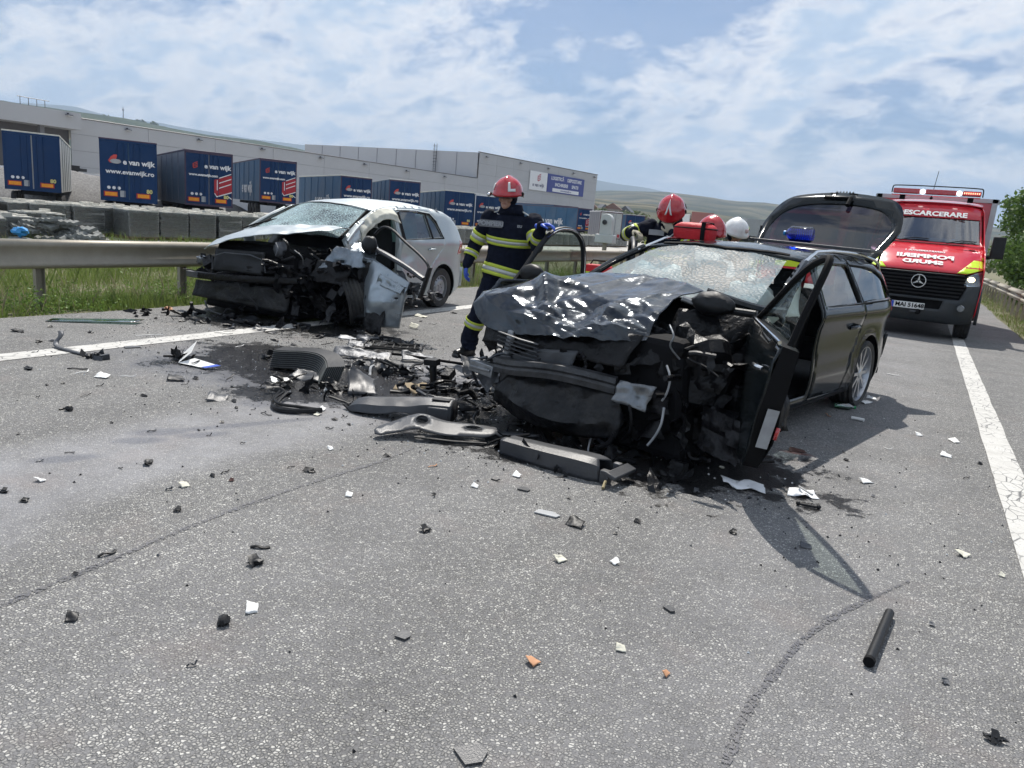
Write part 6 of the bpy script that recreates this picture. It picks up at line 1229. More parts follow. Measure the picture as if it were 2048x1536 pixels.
# ------------------------------------------------------------------ red rescue van
def build_van():
    e = empty('rescue_van', 'red fire rescue van with lit headlights and roof light bar, parked behind the black car', 'van', (-.06, 15.45, 0))
    yp = lambda z: interp([(.3, .10), (.45, .02), (.75, .0), (1.05, .03), (1.22, .08), (1.30, .16), (1.50, .52), (1.62, .80), (1.70, 1.0), (2.38, 1.62), (2.52, 1.9), (2.6, 2.3)], z)
    hwz = lambda z: interp([(.3, .93), (.5, .98), (1.0, 1.0), (1.3, .99), (1.6, .965), (1.75, .95), (2.38, .86), (2.52, .80), (2.6, .70)], z)
    def F(u, z, off=0.0):   # u -1..1 across the nose
        x = u * hwz(z); y = yp(z) + .22 * abs(u) ** 4 * (1 if z < 1.5 else .55) + .05 * u * u; return (x, y - off, z)
    Mlow = mat('dark_grey_bumper', (.022, .027, .032), .5, var=.12, dust=.15, bump=.1, bscale=90)
    mb = MB(); mb.sheet([(-1, .34), (-.8, .30), (.8, .30), (1, .34), (1, 1.02), (.78, 1.00), (.70, .74), (-.70, .74), (-.78, 1.0), (-1, 1.02)], [[(-.42, .545), (.42, .545), (.45, .70), (-.45, .70)]], .08, lambda u, z: F(u, z), Mlow); bp = mb.build('bumper', e, thick=.02, ang=50)
    mb = MB(); mb.box((0, .12, .62), (.9, .1, .2), M_blackm); mb.build('lower_grille', bp, smooth=False)
    for sg in (-1, 1):
        mb = MB(); mb.lathe([(0, .0), (.05, .0), (.065, -.02), (.065, -.06)], MATS['lamp_plastic'], 16, Matrix.Translation((sg * .74, .03, .60)) @ Matrix.Rotation(R(90), 4, 'X')); mb.build('fog_lamp', bp)
    mb = MB(); mb.sheet([(-.70, .74), (.70, .74), (.80, 1.0), (.80, 1.08), (.72, 1.20), (-.72, 1.20), (-.80, 1.08), (-.80, 1.0)], [], .08, lambda u, z: F(u, z, -.03), M_blackm); gr = mb.build('grille', e, ang=50)
    for k in range(7):
        z = .80 + k * .062; w = interp([(.74, .66), (1.0, .76), (1.2, .70)], z); mb = MB(); mb.tube([Vector(F(u * w, z, .012)) for u in [-1 + .1 * q for q in range(21)]], [(.013, .022)] * 21, M_black, 6, up=(0, 0, 1)); mb.build('grille_slat', gr)
    mb = MB(); c = Matrix.Translation((0, -.035, 1.02)) @ Matrix.Rotation(R(90), 4, 'X'); mb.lathe([(.108, -.012), (.122, -.012), (.122, .012), (.108, .012), (.108, -.012)], M_chrome, 32, c)
    for k in range(3):
        a = R(90 + 120 * k); d = (math.cos(a), math.sin(a)); n = (-d[1], d[0]); f = lambda u, v, w: (u, -.035 - w, 1.02 + v)
        mb.prism([(n[0] * .022, n[1] * .022), (-n[0] * .022, -n[1] * .022), (d[0] * .115, d[1] * .115)], -.006, .012, M_chrome, f)
    mb.build('star_emblem', gr, smooth=False)
    # bonnet and fluorescent corners
    mb = MB(); mb.sheet([(-1, 1.30), (-.72, 1.205), (.72, 1.205), (1, 1.30), (1, 1.66), (.6, 1.70), (-.6, 1.70), (-1, 1.66)], [], .07, lambda u, z: F(u, z), M_red); bo = mb.build('bonnet', e, thick=.015, ang=50)
    for sg in (-1, 1):
        mb = MB(); mb.sheet([(sg * .58, 1.215), (sg * .74, 1.215), (sg * .99, 1.305), (sg * .985, 1.50), (sg * .98, 1.60)], [], .05, lambda u, z: F(u, z, .014), M_yel); mb.build('fluorescent_corner', bo, thick=.003)
        mb = MB(); mb.sheet([(sg * .52, 1.635), (sg * .88, 1.615), (sg * .90, 1.65), (sg * .54, 1.67)], [], .06, lambda u, z: F(u, z, .014), M_blackm); mb.build('air_intake', bo, thick=.003)
        # head lamps
        mb = MB(); hl = [(sg * .72, 1.02), (sg * .98, 1.0), (sg * .995, 1.12), (sg * .99, 1.27), (sg * .86, 1.23), (sg * .76, 1.17)]; mb.sheet(hl, [], .04, lambda u, z: F(u, z, -.02), MATS['lamp_plastic']); h = mb.build('headlight', e, ang=50)
        mb = MB(); mb.sheet(hl, [], .04, lambda u, z: F(u, z, .008), glass_mat('lamp_cover', (.85, .88, .9), .12)); mb.build('lamp_cover', h, ang=50)
        p = F(sg * .82, 1.12, .0); mb = MB(); mb.ball((p[0], p[1] - .006, p[2]), .05, mat('lit_bulb', (1, .9, .7), .3, emit=(1, .78, .45), estr=5.0), 12, 8, (1.2, .3, .9)); mb.build('lit_lamp', h)
        mb = MB(); mb.patch(F(sg * .76, 1.0, .012), F(sg * .99, .995, .012), F(sg * .99, 1.015, .012), F(sg * .76, 1.02, .012), 6, 1, M_chrome); mb.build('lamp_trim', h)
        # sides of the cab
        mb = MB(); mb.sheet([(.45, .35), (1.9, .35), (3.0, .35), (3.0, 2.56), (2.3, 2.56), (1.9, 2.48), (1.62, 2.35), (1.05, 1.72), (.72, 1.62), (.28, 1.30), (.24, .5)], [arc(.95, .45, .48, 0, 360, 20)[:-1], [(1.25, 1.70), (2.3, 1.70), (2.3, 2.30), (1.78, 2.28)]], .12, lambda y, z: (sg * (hwz(z) + .005), y, z), M_red); sd_ = mb.build('cab_side', e, thick=.015, ang=50)
        mb = MB(); mb.sheet([(1.25, 1.70), (2.3, 1.70), (2.3, 2.30), (1.78, 2.28)], [], .3, lambda y, z: (sg * (hwz(z) - .01), y, z), M_glassv); mb.build('side_window', sd_)
        mb = MB(); mb.sheet([(.24, .34), (3.0, .34), (3.0, .62), (.24, .75)], [arc(.95, .45, .475, 0, 360, 20)[:-1]] if False else [], .1, lambda y, z: (sg * (hwz(z) + .016), y if not (abs(y - .95) < .4 and False) else y, z), Mlow) if False else None
        # mirror
        mb = MB(); mb.box((sg * 1.17, 1.05, 1.72), (.22, .14, .40), M_black, taper=.92); mb.tube([(sg * .97, 1.12, 1.52), (sg * 1.14, 1.1, 1.56)], .035, M_black, 8); mb.build('wing_mirror', e, bevel=.035)
        # wheels
        for yy in (.95, 4.4): wheel_obj(e, (sg * .86, yy, .40), .40, .24, .22, 'steel', face=sg)
        mb = MB(); mb.box((sg * .98, 1.45, .38), (.03, .05, .5), M_blackm); mb.build('mud_flap', e, smooth=False)
        mb = MB(); mb.sheet(arc(.95, .45, .53, -15, 195, 20) + [(p[0], p[1]) for p in arc(.95, .45, .43, 195, -15, 20)], [], .06, lambda y, z: (sg * 1.03, y, z), Mlow); mb.build('wheel_arch', e, thick=.05)
    # window surround, windscreen
    mb = MB(); wsP = [(-.93, 1.745), (.93, 1.745), (.93, 2.22), (-.93, 2.22)]
    mb.sheet([(-1, 1.66), (-.6, 1.70), (.6, 1.70), (1, 1.66), (1, 2.45), (.96, 2.52), (-.96, 2.52), (-1, 2.45)], [wsP], .09, lambda u, z: F(u, z), M_red); mb.build('windscreen_surround', e, thick=.02, ang=50)
    mb = MB(); mb.sheet([(-.93, 2.22), (.93, 2.22), (.93, 2.36), (-.93, 2.36)], [], .08, lambda u, z: F(u, z, .012), M_red); sun_strip = mb.build('sun_strip', e)
    mb = MB(); mb.sheet(wsP, [], .15, lambda u, z: F(u, z, -.01), M_glassv); wsO = mb.build('windscreen', e)
    for z, r in ((1.745, .012), (1.70, .018)): mb = MB(); mb.tube([Vector(F(-.93 + .0979 * k, z, .004)) for k in range(20)], r, M_blackm, 6); mb.build('cowl_seal', e)
    for sg in (-.5, .35): mb = MB(); mb.tube([F(sg, 1.74, .02), F(sg + .25, 1.80, .025), F(sg + .52, 1.80, .025)], .009, M_blackm, 6); mb.build('wiper', e)
    for sg in (-1, 1): mb = MB(); mb.tube([Vector(F(sg * .965, z, .008)) for z in (1.72, 1.9, 2.1, 2.3)], .012, M_blackm, 6); mb.build('windscreen_seal', e)
    # letters: red header, mirrored bonnet lettering
    slope = math.atan2(2.36 - 2.22, yp(2.36) - yp(2.22)); tz = 2.285; text('lettering', 'DESCARCERARE', .165, M_white, e, (-.02, yp(tz) - .035, tz), (slope, 0, 0), .006, sx=1.02)
    s2 = math.atan2(1.50 - 1.30, yp(1.5) - yp(1.30))
    for body, z, sz in (('POMPIERII', 1.455, .185), ('SMURD', 1.355, .175)): text('mirrored_lettering', body, sz, M_white, e, (.0 if body == 'SMURD' else .02, yp(z) - .03, z + .006), (s2, 0, 0), .008, mirror=True, sx=1.15)
    text('mirrored_lettering', 'DEPARTAMENTUL 1', .075, M_white, e, (0, yp(1.55) - .02, 1.56), (s2, 0, 0), .002, mirror=True)
    # roof cap, light bar
    mb = MB(); mb.sheet([(-.84, 1.85), (.84, 1.85), (.84, 3.0), (-.84, 3.0)], [], .15, lambda x, y: (x, y, 2.52 + .07 * ss(1.85, 2.3, y) - .05 * abs(x / .84) ** 3), M_red); mb.build('roof', e, thick=.02)
    lb = empty_child = None
    mb = MB(); mb.box((-.02, 1.95, 2.655), (1.56, .22, .03), M_chrome); mb.box((-.6, 1.98, 2.60), (.1, .1, .09), M_blackm); mb.box((.6, 1.98, 2.60), (.1, .1, .09), M_blackm); lb = mb.build('light_bar', e, bevel=.008)
    for (x0, x1, m) in ((-.78, -.30, M_redl), (-.20, .34, M_redl), (.44, .76, M_redl)): mb = MB(); mb.box(((x0 + x1) / 2, 1.93, 2.72), (x1 - x0, .2, .095), m); mb.build('red_lens', lb, bevel=.015)
    for x in (-.25, .39): mb = MB(); mb.ball((x, 1.86, 2.72), .05, mat('lit_beacon', (1, 1, 1), .3, emit=(1, .95, .9), estr=3.0), 12, 8, (.9, .6, .9)); mb.build('beacon_lamp', lb)
    for k in range(8): mb = MB(); mb.box((.475 + k * .036, 1.826, 2.725), (.016, .01, .03), mat('lit_led', (1, .3, .2), .3, emit=(1, .35, .2), estr=2.5)); mb.build('led', lb, smooth=False)
    mb = MB(); P = [(-.80, 1.86, 2.68), (-.80, 1.86, 2.80), (-.76, 1.86, 2.83), (.74, 1.86, 2.83), (.79, 1.86, 2.80), (.79, 1.86, 2.66)]; mb.tube(smooth_poly(P, 2, False), .011, M_blackm, 6); mb.build('guard_rail', lb)
    mb = MB(); mb.tube([(-.08, 1.85, 2.60), (-.04, 1.88, 3.12)], .006, M_blackm, 5); mb.ball((-.08, 1.84, 2.60), .03, M_blackm, 8, 5); mb.build('aerial', e)
    # equipment box behind
    Mb = mat('box_grey_frame', (.42, .43, .44), .4, .5); mb = MB(); mb.box((.0, 4.6, 1.62), (2.24, 3.1, 2.16), M_red); b = mb.build('equipment_box', e, smooth=False)
    mb = MB()
    for (c, d) in (((1.08, 3.03, 1.62), (.1, .06, 2.2)), ((-1.08, 3.03, 1.62), (.1, .06, 2.2)), ((0, 3.03, 2.68), (2.26, .06, .08)), ((1.13, 4.6, 2.68), (.06, 3.1, .08)), ((-1.13, 4.6, 2.68), (.06, 3.1, .08))): mb.box(c, d, Mb)
    mb.build('box_frame', b, smooth=False)
    # inside of cab
    mb = MB(); mb.box((0, 3.0, 1.6), (1.8, .05, 1.8), M_greyp); mb.build('bulkhead', e, smooth=False)
    mb = MB(); mb.box((0, 1.35, 1.62), (1.8, .5, .12), M_greyp); ds = mb.build('dashboard', e, bevel=.03)
    Mpap = mat('blue_paper', (.10, .32, .55), .7); mb = MB(); mb.box((-.62, 1.12, 1.79), (.24, .02, .11), Mpap); mb.box((-.30, 1.12, 1.77), (.22, .02, .07), M_greyl); mb.box((.25, 1.14, 1.76), (.42, .02, .12), mat('pale_blue_paper', (.28, .42, .62), .7)); mb.build('dashboard_paper', ds, smooth=False)
    for x in (-.5, .2, .55): mb = MB(); mb.box((x, 2.45, 1.6), (.45, .14, .75), M_greyp); mb.box((x, 2.5, 2.05), (.26, .1, .2), M_greyp); mb.build('cab_seat', e, bevel=.04)
    mb = MB(); mb.tube([(.45 + .2 * math.cos(a), 1.75 + .1 * math.sin(a), 1.72 + .15 * math.sin(a)) for a in [2 * math.pi * k / 18 for k in range(19)]], .015, M_blackm, 6, False); mb.build('steering_wheel', e)
    # plate
    mb = MB(); mb.box((-.10, -.035, .57), (.54, .015, .115), M_white); pl = mb.build('number_plate', e, rot=None, bevel=.004)
    mb = MB(); mb.box((-.35, -.045, .57), (.04, .006, .11), mat('plate_blue', (.02, .07, .45), .4)); mb.build('plate_band', pl, smooth=False)
    text('plate_lettering', 'MAI 51648', .105, M_blackm, pl, (-.07, -.046, .57), (R(90), 0, 0), .003)
    mb = MB(); mb.lathe([(.03, -.02), (.05, -.02), (.05, .02), (.03, .02), (.03, -.02)], M_blackm, 12, Matrix.Translation((.08, -.03, .47)) @ Matrix.Rotation(R(90), 4, 'X')); mb.tube([(-.05, -.04, .47), (.05, -.05, .47)], .02, M_alud, 6); mb.build('tow_hook', e)
    mb = MB(); mb.box((0, 2.8, .55), (1.2, 4.8, .25), M_blackm); mb.box((0, .95, .4), (1.5, .1, .1), M_blackm); mb.box((0, 4.4, .4), (1.5, .1, .1), M_blackm); mb.build('chassis', e, smooth=False)
    return e
build_van()
# second red emergency vehicle, mostly hidden by the tailgate
def build_second():
    e = empty('fire_engine', 'red emergency vehicle mostly hidden behind the raised black tailgate', 'fire engine', (-3.0, 21.0, 0))
    Mb = M_red
    mb = MB(); mb.prism([(0, .5), (0, 1.25), (.7, 1.62), (1.5, 2.35), (1.9, 2.5), (4.5, 2.5), (4.5, .5)], -1.0, 1.0, Mb, lambda u, v, w: (w, u, v)); b = mb.build('body', e, smooth=False, bevel=.08)
    mb = MB(); mb.add([(-.82, .72, 1.66), (.82, .72, 1.66), (.76, 1.42, 2.30), (-.76, 1.42, 2.30)], [(0, 1, 2, 3)], M_blackm); o = mb.build('windscreen', b, loc=(0, -.03, .03), smooth=False)
    mb = MB(); mb.box((0, 2.0, 2.62), (1.3, .25, .14), M_black); mb.box((-.45, 2.0, 2.62), (.3, .26, .12), MATS['plate_blue']); mb.box((.45, 2.0, 2.62), (.3, .26, .12), MATS['plate_blue']); mb.build('light_bar', e, bevel=.02)
    mb = MB(); mb.box((-1.01, 2, 1.0), (.02, 4, .25), M_yel); mb.box((0, -.01, 1.0), (1.9, .02, .2), M_yel); mb.build('fluorescent_stripe', b, smooth=False)
    for sx in (-.85, .85):
        for yy in (.9, 3.6): wheel_obj(e, (sx, yy, .36), .36, .22, .2, 'steel', face=1 if sx > 0 else -1)
        mb = MB(); mb.box((sx * 1.32, .9, 1.75), (.2, .12, .35), M_black); mb.tube([(sx * 1.1, .95, 1.7), (sx * 1.3, .92, 1.7)], .03, M_black, 6); mb.build('wing_mirror', e, bevel=.02)
        mb = MB(); mb.box((sx * .8, -.03, .95), (.3, .06, .16), MATS['lamp_plastic']); mb.build('headlight', e, bevel=.02)
build_second()
# ================================================================== PEOPLE
def remeshed(mb, voxel, name, parent, smooth_it=2, zones=None):
    """joins the overlapping limbs of one figure into a single continuous skin"""
    me = bpy.data.meshes.new('tmp'); me.from_pydata(mb.v, [], mb.f); bm = bmesh.new(); bm.from_mesh(me); bmesh.ops.recalc_face_normals(bm, faces=bm.faces); bm.to_mesh(me); bm.free()
    o = bpy.data.objects.new('tmp', me); COL.objects.link(o); r = o.modifiers.new('r', 'REMESH'); r.mode = 'VOXEL'; r.voxel_size = voxel
    s = o.modifiers.new('s', 'SMOOTH'); s.factor = .6; s.iterations = smooth_it
    dg = bpy.context.evaluated_depsgraph_get(); m2 = bpy.data.meshes.new_from_object(o.evaluated_get(dg)); bpy.data.objects.remove(o); bpy.data.meshes.remove(me)
    m2.name = name; o = bpy.data.objects.new(name, m2); COL.objects.link(o); o.parent = parent
    m2.materials.clear()
    if zones:
        for _, m in zones: m2.materials.append(m)
        for p in m2.polygons:
            c = p.center
            for i, (f, m) in enumerate(zones):
                if f(c): p.material_index = i; break
    m2.shade_smooth(); return o
def seg(mb, a, b, ra, rb, up, mid=None, n=14):
    a, b = Vector(a), Vector(b); P = []; Q = []
    for k in range(7):
        t = k / 6; P.append(a.lerp(b, t)); r1 = ra[0] + (rb[0] - ra[0]) * t; r2 = ra[1] + (rb[1] - ra[1]) * t; bul = 1 + (mid or 0) * math.sin(math.pi * t); Q.append((r1 * bul, r2 * bul))
    mb.tube(P, Q, M_navy, n, up=up)
    mb.ball(a, (ra[0] + ra[1]) / 2 * .98, M_navy, 12, 8); mb.ball(b, (rb[0] + rb[1]) / 2 * .98, M_navy, 12, 8)
def hand(parent, wrist, dirn, palm_n, mat_, curl, name='glove', s=1.0, side=1):
    """palm, four bent fingers of different length and a thumb leaving the side of the palm"""
    d = Vector(dirn).normalized(); n = Vector(palm_n); n = (n - d * n.dot(d)).normalized(); l = d.cross(n) * side; w = Vector(wrist); mb = MB()
    mb.tube([w - d * .05 * s, w, w + d * .05 * s, w + d * .09 * s], [(.034 * s, .026 * s), (.030 * s, .022 * s), (.042 * s, .018 * s), (.040 * s, .015 * s)], mat_, 12, up=l)
    for k, (off, L, c0) in enumerate(((-.030, .072, 0), (-.010, .082, .1), (.011, .077, .15), (.031, .060, .25))):
        p = w + d * .085 * s + l * off * s; P = [w + d * .05 * s + l * off * .8 * s, p]; a = 0
        for j in range(3): a += curl * (1 + c0) ; q = d * math.cos(a) + n * math.sin(a); p = p + q * L * (.45, .32, .25)[j] * s; P.append(p)
        mb.tube(P, [.011 * s, .0105 * s, .0095 * s, .0085 * s, .0065 * s], mat_, 8); mb.ball(P[-1], .0068 * s, mat_, 8, 5)
    P = [w + d * .02 * s - l * .025 * s, w + d * .045 * s - l * .050 * s + n * .012 * s, w + d * .075 * s - l * .058 * s + n * .030 * s, w + d * .095 * s - l * .050 * s + n * .044 * s]; mb.tube(P, [.015 * s, .0125 * s, .011 * s, .008 * s], mat_, 8); mb.ball(P[-1], .0085 * s, mat_, 8, 5)
    return remeshed(mb, .0045 * s, name, parent, 2, [(lambda c: True, mat_)])
def band(parent, a, b, t0, t1, ra, rb, up, grow=.010, name='reflective_band', n=20):
    """lime band with a silver stripe round a limb"""
    a, b = Vector(a), Vector(b); mb = MB()
    def sec(t, g): c = a.lerp(b, t); return c, (ra[0] + (rb[0] - ra[0]) * t + g, ra[1] + (rb[1] - ra[1]) * t + g)
    for (u0, u1, m, g) in ((t0, t0 + (t1 - t0) * .32, M_band, grow), (t0 + (t1 - t0) * .32, t0 + (t1 - t0) * .68, M_refl, grow + .0015), (t0 + (t1 - t0) * .68, t1, M_band, grow)):
        P, Q = zip(*[sec(u0 + (u1 - u0) * k / 2, g) for k in range(3)]); mb.tube(P, list(Q), m, n, up=up, caps=False)
    return mb.build(name, parent, thick=.003)
def helmet(parent, c, rot, shell, emblem='L', s=1.0):
    """rot: Matrix 3x3, local -y is the front"""
    M = Matrix.Translation(c) @ rot.to_4x4(); mb = MB(); vs = []; n, k = 32, 16
    for j in range(k + 1):
        a = math.pi * .56 * j / k
        for i in range(n):
            b = 2 * math.pi * i / n; x, y, z = math.sin(a) * math.cos(b), math.sin(a) * math.sin(b), math.cos(a)
            r = .145 * s; low = ss(.2, -.15, z); x2, y2, z2 = x * r * 1.0, y * r * 1.18, z * r * 1.05
            z2 += .012 * s * math.exp(-(x / .16) ** 2) * (z > 0); fl = low * .012 * s; x2 += x * fl; y2 += y * fl * (1.8 if y < 0 else 1.6)
            if y > .3 and low > 0: z2 -= .025 * s * low
            vs.append(M @ Vector((x2, y2, z2)))
    mb.add(vs, [(j * n + i, (j + 1) * n + i, (j + 1) * n + (i + 1) % n, j * n + (i + 1) % n) for j in range(k) for i in range(n)], shell); h = mb.build('helmet', parent, thick=.006 * s, ang=70)
    def on(az, el, off=.004): a, b = R(90 - el), R(az - 90); x, y, z = math.sin(a) * math.cos(b), math.sin(a) * math.sin(b), math.cos(a); r = .145 * s + off; return M @ Vector((x * r, y * r * 1.18, z * r * 1.05 + .012 * s * math.exp(-(x / .16) ** 2) * (z > 0)))
    def decal(P, m, nm): mb = MB(); mb.sheet(P, [], 6, lambda a, e_: on(a, e_, .007), m); mb.build(nm, h, thick=.002)
    M_w = M_greyl if shell != M_helmw else M_yel
    if emblem == 'L':
        decal([(22, 42), (32, 44), (32, 18), (52, 18), (52, 8), (22, 8)], M_white, 'white_marking'); decal([(-58, 34), (-48, 36), (-44, 10), (-54, 8)], M_white, 'white_marking')
        mb = MB(); mb.tube([on(-72, -6, .03), on(-60, -6, .045)], [.020 * s, .024 * s], M_black, 12); mb.ball(on(-58, -6, .046), .02 * s, M_chrome, 10, 6); mb.build('helmet_lamp', h)
    elif emblem == 'V':
        decal([(-2, 78), (2, 78), (16, 20), (8, 22), (1, 50), (0, 62)], M_white, 'white_marking'); decal([(-2, 78), (0, 62), (-2, 50), (-9, 22), (-17, 20)], M_white, 'white_marking')
    elif emblem == 'S':
        decal([(60, 48), (66, 46), (86, 22), (80, 22)], M_white, 'white_marking'); decal([(98, 60), (104, 60), (92, 20), (88, 20)], M_white, 'white_marking')
    else: decal([(60, 22), (95, 30), (110, 22), (92, 16), (70, 12)], M_yel, 'lime_marking'); decal([(15, 30), (40, 30), (40, 14), (15, 14)], mat('faded_pink_label', (.55, .40, .38), .6), 'label')
    mb = MB(); mb.tube([on(a, -8, .012) for a in range(110, 251, 14)], [(.02 * s, .006)] * 11, M_blackm, 6, up=(0, 0, 1)); mb.build('neck_guard', h)
    mb = MB()
    for a in (-88, 88): mb.ball(on(a, -4, .004), .026 * s, M_blackm, 10, 7, (.7, 1, 1))
    mb.build('visor_hinge', h, kind=None); mb = MB(); mb.tube([on(a, -12, -.004) for a in range(-66, 67, 11)], [(.012 * s, .003)] * 13, M_greyp, 6, up=(0, 0, 1)); mb.build('visor_edge', h)
    return h
def head(parent, c, rot, zones=True, balaclava=True):
    M = Matrix.Translation(c) @ rot.to_4x4(); P = lambda x, y, z: M @ Vector((x, y, z)); mb = MB()
    mb.ball(P(0, .01, .02), .092, M_skin, 18, 12, (.84, 1.06, 1.12), mtx=rot.to_4x4()); mb.ball(P(0, -.035, -.055), .062, M_skin, 16, 10, (.88, .85, 1.0), mtx=rot.to_4x4())
    mb.tube([P(0, -.088, .022), P(0, -.103, -.005), P(0, -.108, -.018)], [.009, .012, .014], M_skin, 8); mb.ball(P(0, -.082, -.082), .025, M_skin, 8, 6)
    mb.tube([P(-.04, -.080, .030), P(0, -.090, .034), P(.04, -.080, .030)], [.010, .011, .010], M_skin, 6); mb.tube([P(-.022, -.085, -.050), P(0, -.093, -.050), P(.022, -.085, -.050)], [.006, .008, .006], M_skin, 6)
    for s in (-1, 1): mb.ball(P(s * .045, -.062, -.015), .026, M_skin, 8, 6); mb.ball(P(s * .080, .01, -.01), .022, M_skin, 8, 6, (.4, .8, 1.2))
    mb.tube([P(0, .02, -.05), P(0, .03, -.14)], .058, M_skin, 12)
    h = remeshed(mb, .0065, 'head', parent, 3, [(lambda q: True, M_skin)])
    Me = mat('eye_dark', (.03, .02, .015), .2); Ml = mat('lips', (.34, .13, .10), .5)
    for s in (-1, 1):
        e1 = MB(); e1.ball(P(s * .030, -.083, .012), .0095, M_white, 8, 6, (1.2, .5, .7), mtx=rot.to_4x4()); e1.ball(P(s * .030, -.088, .011), .0055, Me, 8, 6, (1, .5, 1), mtx=rot.to_4x4()); e1.build('eye', h)
        b = MB(); b.tube([P(s * .014, -.096, .032), P(s * .045, -.084, .034)], [(.004, .003)] * 2, Me, 5); b.build('eyebrow', h)
    m = MB(); m.tube([P(-.022, -.094, -.051), P(0, -.101, -.050), P(.022, -.094, -.051)], [(.003, .004)] * 3, Ml, 6); m.build('mouth', h)
    if balaclava:
        b = MB(); b.ball(P(0, .022, -.0), .103, M_navy, 20, 14, (.92, .98, 1.08), mtx=rot.to_4x4())
        o = b.build('hood', parent); bm = bmesh.new(); bm.from_mesh(o.data); inv = M.inverted()
        dele = [f for f in bm.faces if (inv @ f.calc_center_median()).y < -.045 and (inv @ f.calc_center_median()).z < .06]; bmesh.ops.delete(bm, geom=dele, context='FACES'); bm.to_mesh(o.data); bm.free(); s = o.modifiers.new('s', 'SOLIDIFY'); s.thickness = .012
    return h
def firefighter(loc, label, J, face_rot, shell, emblem, coat=True, arms=('glove', 'glove'), tagtxt=True, bands=True):
    """J: joints relative to loc, in world axes. keys pel, chest, neck, head, (shL elL wrL) (shR elR wrR) (hipL knL ftL) (hipR knR ftR), lat"""
    e = empty('person', label, 'person', loc); lat = Vector(J['lat']).normalized(); mb = MB(); V_ = lambda k: Vector(J[k])
    pel, ch, nk = V_('pel'), V_('chest'), V_('neck')
    hem = V_('hem') if 'hem' in J else pel + Vector((0, 0, -.10)); tor = [hem, pel.lerp(hem, .3), pel.lerp(ch, .5), ch, ch.lerp(nk, .5), nk]; rad = [(.245, .185), (.235, .178), (.228, .172), (.248, .175), (.225, .145), (.095, .095)]
    mb.tube(smooth_poly([tuple(t) for t in tor], 1, False), [tuple(np.array([np.interp(i / 9 * 5, range(6), [r[0] for r in rad]), np.interp(i / 9 * 5, range(6), [r[1] for r in rad])])) for i in range(10)], M_navy, 20, up=lat)
    for s in 'LR':
        sh, el, wr = V_('sh' + s), V_('el' + s), V_('wr' + s); seg(mb, sh, el, (.090, .090), (.070, .070), lat, .04); seg(mb, el, wr, (.070, .070), (.050, .050), lat, .06)
        hp, kn, ft = V_('hip' + s), V_('kn' + s), V_('ft' + s); seg(mb, hp, kn, (.115, .12), (.085, .088), lat, .02); seg(mb, kn, ft + Vector((0, 0, .16)), (.085, .088), (.078, .082), lat, .10)
        for k in range(3): q = kn.lerp(ft, .62 + .1 * k); mb.ball(q, .094, M_navy, 12, 6, (1, 1, .30))
    mb.ball(pel, .17, M_navy, 14, 10, (1.15, .9, .9))
    body = remeshed(mb, .014, 'body', e, 3, [(lambda c: True, M_navy)])
    d = body.modifiers.new('folds', 'DISPLACE'); tx = bpy.data.textures.get('cloth_folds') or bpy.data.textures.new('cloth_folds', 'CLOUDS'); tx.noise_scale = .10; tx.noise_depth = 2; d.texture = tx; d.strength = .030; d.mid_level = .5
    fwd = Vector((lat.y, -lat.x, 0))
    for s in 'LR':
        kn, ft = V_('kn' + s), V_('ft' + s); f = Vector(J.get('toe' + s, tuple(fwd))).normalized(); mb = MB()
        mb.tube([ft + Vector((0, 0, .24)), ft + Vector((0, 0, .13)), ft + Vector((0, 0, .06))], [(.080, .075), (.066, .066), (.058, .066)], M_boot, 14, up=lat)
        mb.tube([ft - f * .09 + Vector((0, 0, .045)), ft + Vector((0, 0, .055)), ft + f * .10 + Vector((0, 0, .05)), ft + f * .19 + Vector((0, 0, .04))], [(.046, .046), (.052, .055), (.054, .048), (.040, .034)], M_boot, 14, up=lat)
        mb.tube([ft - f * .10 + Vector((0, 0, .012)), ft + f * .20 + Vector((0, 0, .012))], [(.054, .014)] * 2, M_boot, 12, up=lat); remeshed(mb, .009, 'boot', e, 2, [(lambda c: True, M_boot)])
        if bands: band(e, kn, ft + Vector((0, 0, .16)), .28, .50, (.085, .088), (.078, .082), lat, .022, 'knee_band')
        sh, el, wr = V_('sh' + s), V_('el' + s), V_('wr' + s)
        if bands: band(e, sh, el, .52, .86, (.090, .090), (.070, .070), lat, .013, 'sleeve_band'); band(e, el, wr, .30, .58, (.070, .070), (.050, .050), lat, .014, 'sleeve_band')
    if bands:
        band(e, hem, pel, .15, .95, (.245, .185), (.234, .177), lat, .012, 'hem_band', 28); band(e, pel.lerp(ch, .70), ch, .0, .85, (.234, .172), (.246, .176), lat, .010, 'chest_band', 28)
    mb = MB(); mb.tube([nk + Vector((0, 0, -.045)), nk + Vector((0, 0, .02)), nk + Vector((0, 0, .055))], [(.135, .120), (.112, .105), (.102, .098)], M_navy, 18, caps=False, up=lat); mb.build('collar', e, thick=.014)
    hc = V_('head'); head(e, hc, face_rot); helmet(e, hc + face_rot @ Vector((0, .012, .052)), face_rot, shell, emblem)
    for s, m, key in (('L', arms[0], 'handL'), ('R', arms[1], 'handR')):
        if m is None: continue
        hd = J[key]; hand(e, V_('wr' + s), hd[0], hd[1], m, hd[2], 'glove', 1.12, hd[3] if len(hd) > 3 else 1)
    return e
def look(yaw, pitch, roll=0): return (Matrix.Rotation(R(yaw), 3, 'Z') @ Matrix.Rotation(R(pitch), 3, 'X') @ Matrix.Rotation(R(roll), 3, 'Y'))
